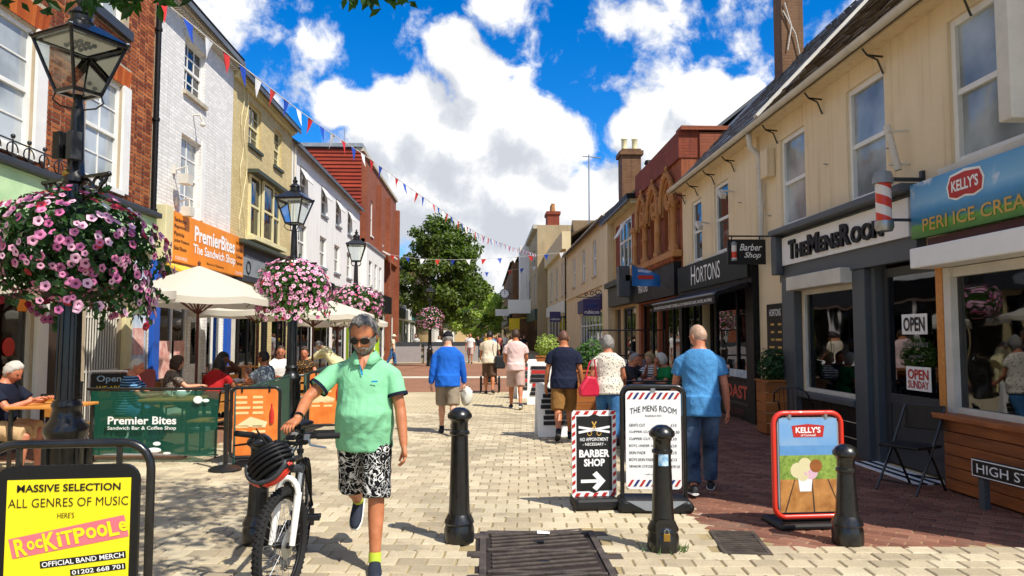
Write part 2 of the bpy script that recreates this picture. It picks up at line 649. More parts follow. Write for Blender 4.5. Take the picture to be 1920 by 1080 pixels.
facade_mat('cream_brick', 'cdb77f', 'dcc893', 'a48f5f', brick=0.72, bmp=0.6, soft=0.4)
facade_mat('white_render', 'e2e0d9', 'eae8e2', 'b0ada4', soft=0.5)
facade_mat('cream_render', 'e0cba4', 'ead8b6', 'b0966c', soft=0.34, bmp=0.25)
facade_mat('tan_render', 'b89a6a', 'c5aa7c', '86704a', soft=0.5)
facade_mat('pale_cream_render', 'd3bf93', 'dfcea6', 'a89268', soft=0.4)
facade_mat('terracotta', '8a4427', 'a9623a', '4f2a1b', soft=0.6, bmp=0.5)
facade_mat('terracotta_pale', 'ad7440', 'c28d58', '6e4526', soft=0.6, bmp=0.5)
facade_mat('brick_far', '7d351f', '93452a', '55281a', brick=0.8, bmp=0.5)
facade_mat('brown_brick', '6b4a30', '83603f', '45301f', brick=0.8, bmp=0.5)
facade_mat('orange_brick', '85452b', '995637', '653621', brick=0.85, bmp=0.4)
facade_mat('stone_wall', 'a08d6b', 'b39f7b', '6c5d45', soft=0.5)

# ------------------------------------------------------------------ lettering
_txt = {}

def text_mesh(s, bold=0.0, thick=0.0, shear=0.0):
 key = (s, bold, thick, shear)
 if key in _txt: return _txt[key]
 cu = bpy.data.curves.new('lettering', 'FONT')
 cu.body = s
 cu.size = 1.0
 cu.offset = bold
 cu.extrude = thick
 cu.shear = shear
 cu.resolution_u = 3
 o = bpy.data.objects.new('lettering', cu)
 SCR.collection.objects.link(o)
 me = bpy.data.meshes.new_from_object(o)
 vs = [v.co.copy() for v in me.vertices]
 fs = [tuple(p.vertices) for p in me.polygons]
 bpy.data.objects.remove(o)
 bpy.data.curves.remove(cu)
 bpy.data.meshes.remove(me)
 _txt[key] = (vs, fs)
 return _txt[key]

def letters(mb, s, o, right, up, w, h, bold=0.01, thick=0.0, shear=0.0, align='C', keep=False, arc=0.0):
 """add lettering fitted into a box w x h whose centre (or left middle) is o"""
 vs, fs = text_mesh(s, bold, 0.02 if thick else 0.0, shear)
 if not vs: return
 mb.marks.append((len(mb.v), len(mb.f)))
 x0 = min(v.x for v in vs); x1 = max(v.x for v in vs)
 y0 = min(v.y for v in vs); y1 = max(v.y for v in vs)
 right = Vector(right).normalized()
 up = Vector(up).normalized()
 nrm = right.cross(up)
 o = Vector(o)
 kx = w / (x1 - x0)
 ky = h / (y1 - y0)
 if keep:
  kx = ky = min(kx, ky)
 out = []
 for v in vs:
  X = (v.x - (x0 + x1) / 2) * kx if align == 'C' else (v.x - x0) * kx
  Y = (v.y - (y0 + y1) / 2) * ky
  if arc: Y += arc * (1 - (2 * X / w) ** 2)
  out.append(o + right * X + up * Y + nrm * (v.z / 0.02 * thick if thick else 0.0))
 mb.add(out, fs)

# ------------------------------------------------------------------ facades
class Fac:
 """a building front along the street. side +1 faces +X (west row), -1 faces -X (east row). u = distance along the street"""
 def __init__(s, name, label, cat, side, X, y0, y1, group=None):
  s.side, s.X, s.y0, s.y1 = side, X, y0, y1
  s.root = thing(name, label, cat, (X, y0, 0), 0, group)

 def p(s, u, n, z):
  return Vector((n * s.side, u - s.y0, z))

 def w(s, u, n, z):
  return Vector((s.X + n * s.side, u, z))

 def box(s, mb, u0, u1, n0, n1, z0, z1):
  return mb.box(n0 * s.side, n1 * s.side, u0 - s.y0, u1 - s.y0, z0, z1)

 def part(s, name, m, u0, u1, n0, n1, z0, z1, parent=None, bevel=0):
  mb = MB()
  s.box(mb, u0, u1, n0, n1, z0, z1)
  return mb.build(name, m, parent or s.root, bevel=bevel)

 def wall(s, m, z0, z1, holes, depth=8.0, reveal=0.14, u0=None, u1=None, name='wall', n=0.0):
  """front face cut by openings with reveals; blank sides, back and top"""
  u0 = s.y0 if u0 is None else u0
  u1 = s.y1 if u1 is None else u1
  us = sorted(set([u0, u1] + [min(max(a, u0), u1) for h in holes for a in h[:2]]))
  zs = sorted(set([z0, z1] + [min(max(a, z0), z1) for h in holes for a in h[2:4]]))
  mb = MB()
  for i in range(len(us) - 1):
   for j in range(len(zs) - 1):
    cu, cz = (us[i] + us[i + 1]) / 2, (zs[j] + zs[j + 1]) / 2
    if any(h[0] < cu < h[1] and h[2] < cz < h[3] for h in holes): continue
    mb.add([s.p(us[i], n, zs[j]), s.p(us[i + 1], n, zs[j]), s.p(us[i + 1], n, zs[j + 1]), s.p(us[i], n, zs[j + 1])], [(0, 1, 2, 3)])
  for a, b, c, d in holes:
   q = [(a, c), (b, c), (b, d), (a, d)]
   for k in range(4):
    (ua, za), (ub, zb) = q[k], q[(k + 1) % 4]
    mb.add([s.p(ua, n, za), s.p(ub, n, zb), s.p(ub, n - reveal, zb), s.p(ua, n - reveal, za)], [(0, 1, 2, 3)])
  for ua in (u0, u1):
   mb.add([s.p(ua, n, z0), s.p(ua, n - depth, z0), s.p(ua, n - depth, z1), s.p(ua, n, z1)], [(0, 1, 2, 3)])
  mb.add([s.p(u0, n - depth, z0), s.p(u1, n - depth, z0), s.p(u1, n - depth, z1), s.p(u0, n - depth, z1)], [(0, 1, 2, 3)])
  mb.add([s.p(u0, n, z1), s.p(u1, n, z1), s.p(u1, n - depth, z1), s.p(u0, n - depth, z1)], [(0, 1, 2, 3)])
  return mb.build(name, m, s.root, fix=False)

 def window(s, u0, u1, z0, z1, cols=1, rows=1, n=-0.1, fw=0.055, m='white_paint', glass='pane_dark', sill='stone', each=True, sash=True, name='window', bar=0.022, pn=0.07):
  """sash window: frame, meeting rail, glazing bars; every pane and the sill are sub-parts"""
  mb = MB()
  s.box(mb, u0, u0 + fw, n - 0.02, n + 0.05, z0, z1)
  s.box(mb, u1 - fw, u1, n - 0.02, n + 0.05, z0, z1)
  s.box(mb, u0 + fw, u1 - fw, n - 0.02, n + 0.048, z1 - fw, z1)
  s.box(mb, u0 + fw, u1 - fw, n - 0.02, n + 0.048, z0, z0 + fw * 1.3)
  zm = (z0 + z1) / 2
  zones = []
  if sash:
   s.box(mb, u0 + fw, u1 - fw, n - 0.02, n + 0.035, zm - 0.03, zm + 0.03)
   zones = [(z0 + fw * 1.3, zm - 0.03, n - 0.005), (zm + 0.03, z1 - fw, n + 0.012)]
  else:
   zones = [(z0 + fw * 1.3, z1 - fw, n)]
  panes = []
  for za, zb, nn in zones:
   wU = (u1 - u0 - 2 * fw)
   for i in range(1, cols):
    uc = u0 + fw + wU * i / cols
    s.box(mb, uc - bar / 2, uc + bar / 2, nn - 0.012, nn + 0.014, za, zb)
   for j in range(1, rows):
    zc = za + (zb - za) * j / rows
    s.box(mb, u0 + fw, u1 - fw, nn - 0.011, nn + 0.013, zc - bar / 2, zc + bar / 2)
   for i in range(cols):
    for j in range(rows):
     panes.append((u0 + fw + wU * i / cols, u0 + fw + wU * (i + 1) / cols, za + (zb - za) * j / rows, za + (zb - za) * (j + 1) / rows, nn))
  w = mb.build(name, m, s.root)
  if each:
   for a, b, c, d, nn in panes:
    q = MB()
    s.box(q, a, b, nn - 0.006, nn - 0.002 + R.uniform(-.0005, .0005), c, d)
    q.build('pane', glass, w)
  else:
   q = MB()
   s.box(q, u0 + fw, u1 - fw, n - 0.012, n - 0.006, z0 + fw, z1 - fw)
   q.build('pane', glass, w)
  if sill:
   q = MB()
   s.box(q, u0 - 0.06, u1 + 0.06, -0.13, pn, z0 - 0.09, z0 - 0.003)
   q.build('sill', sill, w)
  return w

 def roof(s, m, z, over=0.25, run=4.5, rise=3.2, u0=None, u1=None, tile=None, thick=0.08):
  """pitched roof sheet over the wall, rising away from the street, plus the slope behind"""
  u0 = s.y0 if u0 is None else u0
  u1 = s.y1 if u1 is None else u1
  mb = MB()
  sl = rise / run
  pts = [(over, z - over * sl + 0.12), (-run, z + rise + 0.12), (-2 * run, z + 0.12), (-2 * run, z), (-run, z + rise), (over, z - over * sl)]
  mb.prism([s.p(u0, n, zz) for n, zz in pts], (0, u1 - u0, 0))
  r = mb.build('roof', m, s.root)
  return r

 def letter(s, txt, u, z, w, h, n, m, parent=None, **kw):
  """lettering on the front; reads left to right for someone facing it"""
  mb = MB()
  letters(mb, txt, s.p(u, n, z), (0, 1.0 if s.side > 0 else -1.0, 0), (0, 0, 1), w, h, **kw)
  return mb.build('lettering', m, parent or s.root)

def gutter(f, u0, u1, n, z, m='shop_black', r=0.06, name='gutter'):
 mb = MB()
 k = 7
 prof = [(n + r * math.cos(PI + PI * i / (k - 1)) + r, z + r * math.sin(PI + PI * i / (k - 1))) for i in range(k)]
 prof += [(n + 2 * r - 0.012, z), (n + r, z - r + 0.014), (n + 0.012, z)]
 mb.prism([f.p(u0, a, b) for a, b in prof], (0, u1 - u0, 0))
 return mb.build(name, m, f.root, smooth=40)

def downpipe(f, u, n, z0, z1, m='shop_black', r=0.045):
 mb = MB()
 mb.tube([f.p(u, n, z0), f.p(u, n, z1)], r, 10)
 z = z0 + 0.6
 while z < z1:
  mb.tube([f.p(u, n, z), f.p(u, n, z + 0.06)], r * 1.35, 10)
  f.box(mb, u - 0.07, u + 0.07, 0.0, n, z + 0.015, z + 0.045)
  z += 1.8
 return mb.build('downpipe', m, f.root, smooth=40)

# ------------------------------------------------------------------ ground
def bond(x0, x1, y0, y1, L, Wd, gap, rot, keep, cen=(0, 0), jit=0.0025):
 """running-bond pieces over a rectangle: list of (cx, cy, angle)"""
 out = []
 ca, sa = math.cos(rot), math.sin(rot)
 ext = max(x1 - x0, y1 - y0) * 0.8 + 1
 nr = int(2 * ext / Wd)
 nc = int(2 * ext / L)
 mx, my = (x0 + x1) / 2, (y0 + y1) / 2
 for r in range(nr):
  for c in range(nc):
   a = -ext + c * L + (L / 2 if r % 2 else 0)
   b = -ext + r * Wd
   x = mx + a * ca - b * sa
   y = my + a * sa + b * ca
   if x0 <= x <= x1 and y0 <= y <= y1 and keep(x, y):
    out.append((x + R.uniform(-jit, jit), y + R.uniform(-jit, jit), rot + R.uniform(-.006, .006)))
 return out

def piece_verts(L, Wd, h, ch=0.008):
 a, b = L / 2, Wd / 2
 base = [(-a, -b, 0), (a, -b, 0), (a, b, 0), (-a, b, 0)]
 mid = [(-a, -b, h - ch), (a, -b, h - ch), (a, b, h - ch), (-a, b, h - ch)]
 top = [(-a + ch, -b + ch, h), (a - ch, -b + ch, h), (a - ch, b - ch, h), (-a + ch, b - ch, h)]
 fs = []
 for k in (0, 4):
  for i in range(4):
   j = (i + 1) % 4
   fs.append((k + i, k + j, k + 4 + j, k + 4 + i))
 fs.append((8, 9, 10, 11))
 return base + mid + top, fs

def lay(root, pieces, L, Wd, h, m, pname, fname, n_obj=300, zvar=0.003):
 """nearest pieces as objects, the rest as one field"""
 inview = [p for p in pieces if p[1] > 4.9 and abs((p[0] - 0.0357 * p[1]) / p[1]) < 0.70]
 inview.sort(key=lambda p: p[1])
 near = inview[:n_obj]
 ns = set(near)
 vs, fs = piece_verts(L, Wd, h)
 mb = MB(); mb.add(vs, fs)
 me = mb.mesh(pname, fix=False)
 me.materials.append(M(m))
 for x, y, a in near:
  o = bpy.data.objects.new(pname, me)
  C.objects.link(o)
  o.parent = root
  o.location = (x, y, R.uniform(-zvar, 0) - 0.03)
  o.rotation_euler = (R.uniform(-.006, .006), R.uniform(-.006, .006), a)
 fb = MB()
 for p in pieces:
  if p in ns: continue
  x, y, a = p
  ca, sa = math.cos(a), math.sin(a)
  dz = R.uniform(-zvar, 0) - 0.03
  tx, ty = R.uniform(-.008, .008), R.uniform(-.008, .008)
  fb.add([(x + px * ca - py * sa, y + px * sa + py * ca, pz + dz + px * tx + py * ty) for px, py, pz in vs[4:]], [(i % 4, (i + 1) % 4, 4 + (i + 1) % 4, 4 + i % 4) for i in range(4)] + [(4, 5, 6, 7)])
 o = fb.build(fname, m, root, fix=False)
 o['kind'] = 'stuff'
 return o

def paving_mat(name, c, c2, mortar, L, Wd, rot, mort=0.012):
 """distant paving where single stones can no longer be told apart"""
 m, t, b = newmat(name)
 g = t.n('ShaderNodeNewGeometry')
 mp = t.n('ShaderNodeMapping')
 mp.inputs['Rotation'].default_value = (0, 0, -rot)
 t.l(g.outputs['Position'], mp.inputs[0])
 br = t.n('ShaderNodeTexBrick', i_Scale=1.0)
 br.inputs['Brick Width'].default_value = L
 br.inputs['Row Height'].default_value = Wd
 br.inputs['Mortar Size'].default_value = mort
 br.inputs['Color1'].default_value = (*lin(c), 1)
 br.inputs['Color2'].default_value = (*lin(c2), 1)
 br.inputs['Mortar'].default_value = (*lin(mortar), 1)
 t.l(mp.outputs[0], br.inputs['Vector'])
 nz = t.n('ShaderNodeTexNoise', i_Scale=0.6, i_Detail=7.0, i_Roughness=0.65)
 t.l(g.outputs['Position'], nz.inputs['Vector'])
 f = t.ramp(nz.outputs[0], [(0.3, 0.82), (0.7, 1.08)])
 t.l(t.mix(1.0, br.outputs['Color'], f, 'MULTIPLY'), b.inputs['Base Color'])
 b.inputs['Roughness'].default_value = 0.85
 b.inputs['Specular IOR Level'].default_value = 0.25
 bump(t, b, br.outputs['Fac'], -0.2, 0.01)
 return m

mat('sand_joint', '96855f', 0.95, 0, 0.25, 3, 0.3, 60, spec=0.2, c2='ac9a74')
mat('far_ground', '8d8472', 0.95, 0, 0.15, 0.2)
paving_mat('far_paving', 'bdaf8f', 'c8ba99', '9a8c6c', 0.21, 0.175, rad(-3))
paving_mat('band_brick', '8d644c', '976e55', '7c5843', 0.2, 0.1, 0.0, 0.006)
paving_mat('seat_paving', '86604b', '916b55', '6b4b3b', 0.2, 0.1, 0.0, 0.008)
mat('white_line', 'c9c2ad', 0.8, 0, 0.12, 4, 0.1, 60)

def sheet(name, m, x0, x1, y0, y1, z, parent=None, kind='structure'):
 mb = MB()
 mb.add([(x0, y0, z), (x1, y0, z), (x1, y1, z), (x0, y1, z)], [(0, 1, 2, 3)])
 o = mb.build(name, m, parent, fix=False)
 if kind and parent is None: o['kind'] = kind
 return o

def build_ground():
 sheet('ground', 'far_ground', -900, 900, -300, 1600, -0.12)
 g = sheet('pavement', 'sand_joint', -6.6, 5.2, -6, 16.0, -0.013)
 rot = rad(-3.0)
 L, Wd = 0.21, 0.175
 cover = lambda x, y: not (-0.09 < x < 0.93 and 4.0 < y < 6.27) and not (1.79 < x < 2.17 and 5.52 < y < 6.2)
 inred = lambda x, y: x > 1.86 + 0.02 * (y - 6) and y > 5.68
 pcs = bond(-6.6, 5.1, 3.0, 15.9, L, Wd, 0.012, rot, lambda x, y: cover(x, y) and not inred(x, y) and not (x < -3.9 and y > 9.9) and abs(x) < 0.80 * y + .8)
 lay(g, pcs, L - 0.012, Wd - 0.012, 0.03, 'paver_stone', 'paver', 'paver_field')
 r2 = sheet('brick_pavement', 'sand_joint', 1.80, 5.2, 5.6, 20.0, -0.010)
 pcs = bond(1.85, 5.0, 5.68, 15.0, 0.206, 0.106, 0.006, rad(-38), lambda x, y: inred(x, y) and cover(x, y) and x < 0.80 * y + .8)
 lay(r2, pcs, 0.200, 0.100, 0.03, 'paver_brick', 'brick', 'brick_field')
 sheet('cafe_pavement', 'seat_paving', -6.6, -3.95, 9.85, 16.0, -0.006)
 sheet('far_brick_pavement', 'seat_paving', 1.87, 5.2, 14.95, 21.6, -0.003)
 sheet('street', 'far_paving', -6.6, 1.87, 15.9, 21.6, -0.0045)
 sheet('road', 'band_brick', -6.6, 5.2, 21.6, 44.0, -0.003)
 sheet('road_stripe', 'white_line', -6.6, 5.2, 28.7, 29.9, 0.001)
 sheet('far_street', 'far_paving', -7.5, 6.0, 44.0, 260, -0.002)

build_ground()

# ------------------------------------------------------------------ west row of buildings (left side of the street)
XL = -6.5

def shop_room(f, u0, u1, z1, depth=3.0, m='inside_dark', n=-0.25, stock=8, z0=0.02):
 """dim room behind shop glass with a counter and things on shelves"""
 mb = MB()
 a, b = n, n - depth
 for q in ([(u0, b, z0), (u1, b, z0), (u1, b, z1), (u0, b, z1)], [(u0, a, z0), (u0, b, z0), (u0, b, z1), (u0, a, z1)], [(u1, a, z0), (u1, b, z0), (u1, b, z1), (u1, a, z1)],
   [(u0, a, z0), (u1, a, z0), (u1, b, z0), (u0, b, z0)], [(u0, a, z1), (u1, a, z1), (u1, b, z1), (u0, b, z1)]):
  mb.add([f.p(*p) for p in q], [(0, 1, 2, 3)])
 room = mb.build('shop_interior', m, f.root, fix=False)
 cb = MB()
 w = u1 - u0
 f.box(cb, u0 + w * .15, u1 - w * .15, n - depth * .65, n - depth * .45, z0, 1.0)
 cb.build('counter', 'counter', room)
 sb = MB()
 for i in range(stock):
  u = R.uniform(u0 + .1, u1 - .4)
  z = R.choice((0.9, 1.3, 1.7))
  ww, hh = R.uniform(.1, .35), R.uniform(.1, .32)
  sb.cur = i % 4
  f.box(sb, u, u + ww, n - depth * .97, n - depth * .85, z, z + hh)
 sb.build('shelf_goods', ['white_paint', 'red_paint', 'stone', 'teal'], room)
 return room

def glazed_front(f, u0, u1, z0, z1, mull, frame='white_paint', glass='shop_glass', n=-0.08, fw=0.06, transom=None, name='shop_window', each=True):
 """shop window: outer frame, mullions at the listed u, optional transom; panes are sub-parts"""
 mb = MB()
 f.box(mb, u0, u0 + fw, n - .04, n + .04, z0, z1)
 f.box(mb, u1 - fw, u1, n - .04, n + .04, z0, z1)
 f.box(mb, u0 + fw, u1 - fw, n - .04, n + .038, z1 - fw, z1)
 f.box(mb, u0 + fw, u1 - fw, n - .04, n + .038, z0, z0 + fw)
 for u in mull:
  f.box(mb, u - fw / 2, u + fw / 2, n - .035, n + .036, z0 + fw, z1 - fw)
 if transom: f.box(mb, u0 + fw, u1 - fw, n - .03, n + .03, transom - fw / 2, transom + fw / 2)
 w = mb.build(name, frame, f.root)
 ed = [u0] + list(mull) + [u1]
 zz = [z0, z1] if not transom else [z0, transom, z1]
 for a, b in zip(ed, ed[1:]):
  for c, d in zip(zz, zz[1:]):
   q = MB()
   f.box(q, a + .01, b - .01, n - .004, n + .004, c + .01, d - .01)
   q.build('pane', glass, w)
 return w

def panel_door(f, u0, u1, z0, z1, n=-0.12, m='dark_grey_paint', glass='shop_glass', solid=0.35, name='door'):
 mb = MB()
 fw = 0.11
 zk = z0 + (z1 - z0) * solid
 f.box(mb, u0, u0 + fw, n - .025, n + .025, z0, z1)
 f.box(mb, u1 - fw, u1, n - .025, n + .025, z0, z1)
 f.box(mb, u0 + fw, u1 - fw, n - .025, n + .024, z1 - fw, z1)
 f.box(mb, u0 + fw, u1 - fw, n - .025, n + .024, zk - .06, zk + .06)
 f.box(mb, u0 + fw, u1 - fw, n - .025, n + .024, z0, z0 + .18)
 f.box(mb, u0 + fw, u1 - fw, n - .018, n + .008, z0 + .18, zk - .06)
 d = mb.build(name, m, f.root)
 q = MB()
 f.box(q, u0 + fw, u1 - fw, n - .004, n + .004, zk + .06, z1 - fw)
 q.build('pane', glass, d)
 h = MB()
 h.tube([f.p(u0 + .06, n + .05, zk + .1), f.p(u0 + .06, n + .05, zk + .35)], .012, 8)
 f.box(h, u0 + .05, u0 + .07, n + .02, n + .05, zk + .11, zk + .13)
 f.box(h, u0 + .05, u0 + .07, n + .02, n + .05, zk + .32, zk + .34)
 h.build('handle', 'steel', d)
 return d

def brick_facing(f, z0, z1, u0, u1, holes, m='red_brick', n_obj=300, vis=None, n=0.0):
 """real bricks in Flemish-like bond standing 9 mm proud of the mortar"""
 w = f.root.children[0]
 L, H_ = 0.225, 0.075
 rows = int((z1 - z0) / H_)
 out = []
 for r in range(rows):
  z = z0 + r * H_
  u = u0 - (L / 2 if r % 2 else 0) * 1.0
  k = 0
  while u < u1:
   ln = L if (k + r) % 2 == 0 else L / 2
   a, b = max(u, u0), min(u + ln, u1)
   u += ln
   k += 1
   if b - a < 0.04: continue
   segs = [(a, b)]
   for h in holes:
    if z + H_ > h[2] + .01 and z < h[3] - .01:
     ns = []
     for p, q in segs:
      if h[1] <= p or h[0] >= q: ns.append((p, q)); continue
      if p < h[0]: ns.append((p, h[0]))
      if q > h[1]: ns.append((h[1], q))
     segs = ns
   for p, q in segs:
    if q - p > 0.03: out.append((p, q, z))
 whole = [b for b in out if abs((b[1] - b[0]) - L) < 1e-4 and (vis is None or vis(b))]
 whole.sort(key=lambda b: b[0])
 near = whole[:n_obj]
 ns = set(near)
 g = 0.015
 mb = MB()
 f2 = lambda a, b, c, d: mb.add(
  [f.p(a, n, c), f.p(b, n, c), f.p(b, n, d), f.p(a, n, d), f.p(a + .003, n + .010, c + .003), f.p(b - .003, n + .010, c + .003), f.p(b - .003, n + .010, d - .003), f.p(a + .003, n + .010, d - .003)],
  [(0, 1, 5, 4), (1, 2, 6, 5), (2, 3, 7, 6), (3, 0, 4, 7), (4, 5, 6, 7)])
 for b in out:
  if b in ns: continue
  f2(b[0] + g / 2, b[1] - g / 2, b[2] + g / 2, b[2] + H_ - g / 2)
 o = mb.build('brickwork', m, w, fix=False)
 o['kind'] = 'stuff'
 q = MB()
 a, c = (L - g) / 2, (H_ - g) / 2
 sd = f.side
 q.add([(0, -a, -c), (0, a, -c), (0, a, c), (0, -a, c), (.010 * sd, -a + .003, -c + .003), (.010 * sd, a - .003, -c + .003), (.010 * sd, a - .003, c - .003), (.010 * sd, -a + .003, c - .003)],
  [(0, 1, 5, 4), (1, 2, 6, 5), (2, 3, 7, 6), (3, 0, 4, 7), (4, 5, 6, 7)])
 me = q.mesh('brick', fix=False)
 me.materials.append(M(m))
 for b in near:
  o = bpy.data.objects.new('brick', me)
  C.objects.link(o)
  o.parent = w
  o.location = f.p((b[0] + b[1]) / 2, n + R.uniform(-.003, .002), b[2] + H_ / 2)

def soldier(f, u0, u1, z0, z1, m='orange_soldier', w=None, n=0.0):
 """flat arch of upright bricks over a window"""
 k = int((u1 - u0) / 0.078)
 for i in range(k):
  a = u0 + (u1 - u0) * i / k
  b = u0 + (u1 - u0) * (i + 1) / k
  mid = (u0 + u1) / 2
  sp = 0.10
  a2, b2 = a + (a - mid) * sp, b + (b - mid) * sp
  mb = MB()
  pts = [f.p(a + .005, n, z0), f.p(b - .005, n, z0), f.p(b2 - .005, n, z1), f.p(a2 + .005, n, z1)]
  mb.prism(pts, (0.014 * f.side, 0, 0))
  mb.build('brick', m, w, fix=False)

brick_mat('orange_soldier', '9c4419', 'b3551f', 'c56a2c')
mat('orange_sign', 'e8811c', 0.45, 0, 0.1, 1.2, c2='f0952a')
mat('yellow_sign', 'edc81f', 0.45, 0, 0.06, 1.5)
mat('ink_white', 'efefec', 0.55, 0, 0.03)
mat('ink_black', '0d0d0d', 0.5, 0, 0.05)
mat('ink_red', 'b8261c', 0.5, 0, 0.05)
mat('ink_blue', '20306f', 0.5, 0, 0.05)
mat('ink_grey', '6b6b6a', 0.5, 0, 0.05)
mat('poster_pink', 'd9857a', 0.6, 0, 0.2, 6, c2='e9c8bd')
mat('poster_blue', 'a9c3d8', 0.6, 0, 0.2, 5, c2='dfe6ee')
mat('cream_paint', 'd9cfa0', 0.6, 0, 0.1, 2)

def build_west():
 # ---- red brick building
 f = Fac('brick_shop_building', 'red brick building with white sash windows above a pale green shop fascia', 'building', 1, XL, 1.0, 14.63)
 w1, w2 = (9.35, 10.78, 4.18, 6.02), (12.18, 13.35, 4.18, 6.06)
 t1, t2 = (9.35, 10.6, 7.15, 8.7), (12.2, 13.3, 7.15, 8.7)
 shop = (9.2, 11.0, 0.35, 2.95)
 door = (11.28, 12.2, 0.02, 2.95)
 gate = (12.4, 13.55, 0.02, 2.95)
 holes = [w1, w2, t1, t2, shop, door, gate]
 f.wall('mortar', 0, 9.6, holes, reveal=0.16)
 brick_facing(f, 3.98, 9.3, 8.2, 14.55, [(a - .02, b + .27, c - .05, d + (.02 if a != w1[0] else .02)) for a, b, c, d in (w1, w2)] + [(t1[0] - .1, t1[1] + .2, 6.95, 8.75), (t2[0] - .15, t2[1] + .2, 6.95, 8.75), (w1[0] - .05, w1[1] + .3, 6.0, 6.42), (w2[0] - .05, w2[1] + .3, 6.04, 6.42)],
    vis=lambda b: b[0] > 9.9 and b[2] < 3.9 + (b[0] - 9.9) * .5 + 3.0)
 wl = f.root.children[0]
 soldier(f, w1[0], w1[1] + .25, 6.04, 6.38, w=wl)
 soldier(f, w2[0], w2[1] + .25, 6.08, 6.40, w=wl)
 for w in (w1, w2):
  f.window(*w, cols=2, rows=2, glass='pane_blind', sill='white_paint', n=-.10, fw=.07)
  f.part('window_surround', 'white_paint', w[1] + .003, w[1] + .26, -.01, .045, w[2] - .04, w[3] + .015)
 for t in (t1, t2):
  f.window(*t, cols=2, rows=2, glass='pane_blind', sill=None, n=-.10)
  f.part('window_ledge', 'dark_grey_paint', t[0] - .15, t[1] + .2, -.05, .10, 6.93, 7.10)
 f.part('fascia', 'green_fascia', 6.0, 14.58, .003, .14, 3.22, 3.86)
 f.part('cornice', 'dark_grey_paint', 6.0, 14.6, .003, .24, 3.865, 3.97, bevel=.02)
 cr = MB()
 u = 8.6
 while u < 11.4:                                   # iron cresting along the cornice
  cr.tube([f.p(u, .2, 3.97), f.p(u, .2, 4.22)], .012, 6)
  for k in range(9):
   pass
  cr.tube([f.p(u + .12 * math.cos(a), .2, 4.08 + .10 * math.sin(a)) for a in [2 * PI * i / 12 for i in range(12)]], .010, 5, closed=True)
  cr.ball(f.p(u, .2, 4.26), .035, 6, 5)
  u += .36
 cr.tube([f.p(8.5, .2, 4.2), f.p(11.4, .2, 4.2)], .012, 6)
 cr.build('iron_cresting', 'black_iron', f.root, smooth=60)
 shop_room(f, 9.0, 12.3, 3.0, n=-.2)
 glazed_front(f, *shop, mull=[10.1], frame='old_white', transom=2.35)
 f.part('pilaster', 'white_paint', 11.0, 11.27, .003, .07, 0.0, 3.2, bevel=.01)
 panel_door(f, *door, m='dark_wood', solid=.9)
 gt = MB()                                          # folding white gate
 u = 12.42
 while u < 13.52:
  gt.tube([f.p(u, -.02, .05), f.p(u, -.02, 2.75)], .014, 6)
  u += .085
 for z in (.1, 1.0, 1.9, 2.72):
  f.box(gt, 12.4, 13.55, -.035, -.012, z, z + .035)
 gt.build('gate', 'old_white', f.root, smooth=50)
 f.part('gate_backing', 'grey_paint', 12.4, 13.55, -.155, -.15, .02, 2.95)
 f.part('pilaster', 'cream_paint', 13.58, 13.85, .003, .08, 0, 3.2, bevel=.01)
 pn = f.part('poster_panel', 'poster_blue', 13.9, 14.5, .003, .03, .75, 3.0)
 f.part('poster', 'poster_pink', 13.98, 14.42, .031, .035, 1.25, 1.75, pn)
 f.part('poster', 'ink_red', 14.05, 14.35, .031, .036, 2.0, 2.2, pn)
 q = MB()
 for i in range(5): f.box(q, 13.98 + i * .09, 14.03 + i * .09, .031, .037, 2.25, 2.25 + .12 + .04 * (i % 3))
 q.build('print', 'orange_sign', pn)
 for i, (z, m) in enumerate(((2.45, 'teal'), (2.2, 'dark_green'), (1.95, 'orange_sign'))):
  f.part('window_sticker', m, 10.72, 10.93, -.07, -.06, z, z + .17)
 q = MB()
 q.lathe([(0.0, 0), (.13, 0), (.13, .012), (0, .012)], (0, 0, 0), 16)
 o = q.build('window_sticker', 'ink_red', f.root)
 o.location = f.p(10.55, -.065, 1.45)
 o.rotation_euler = (0, PI / 2, 0)
 f.part('stall_riser', 'grey_paint', 9.2, 11.0, -.1, .02, 0, .34)
 downpipe(f, 14.60, .06, 3.4, 9.4, r=.05)
 gutter(f, 1.0, 14.6, .05, 9.62)
 f.roof('slate', 9.6)

 # ---- white painted brick building with the sandwich shop
 f = Fac('white_brick_building', 'white painted brick building above the orange sandwich shop sign', 'building', 1, XL, 14.65, 19.12)
 a, b = (16.02, 17.2, 6.9, 8.06), (15.97, 17.08, 4.22, 5.95)
 holes = [a, b, (14.98, 16.6, .35, 3.0), (16.75, 17.6, .02, 3.0), (17.7, 18.75, .35, 3.0)]
 f.wall('white_brick', 0, 8.75, holes, reveal=.18)
 f.window(*a, cols=3, rows=2, sill='stone', glass='pane_dark', n=-.13, bar=.03)
 f.window(*b, cols=2, rows=2, sill=None, glass='pane_blind', n=-.13, bar=.03)
 f.part('window_surround', 'white_paint', b[1] + .003, b[1] + .2, -.01, .03, b[2], b[3] + .1)
 f.part('window_lintel', 'old_white', a[0] - .1, a[1] + .1, .003, .03, a[3] + .003, a[3] + .16)
 eq = MB()
 for i in range(int((19.1 - 14.66) / .13)):
  f.box(eq, 14.66 + i * .13, 14.66 + i * .13 + .07, .003, .13, 8.42, 8.52)
 eq.build('dentil_course', 'old_white', f.root)
 f.part('eaves_board', 'old_white', 14.66, 19.12, .003, .16, 8.525, 8.70)
 gutter(f, 14.65, 19.12, .16, 8.72)
 f.roof('slate', 8.72, over=.3)
 ch = MB()
 f.box(ch, 18.4, 19.1, -3.2, -2.4, 8.5, 12.2)
 ch.build('chimney', 'brown_brick', f.root)
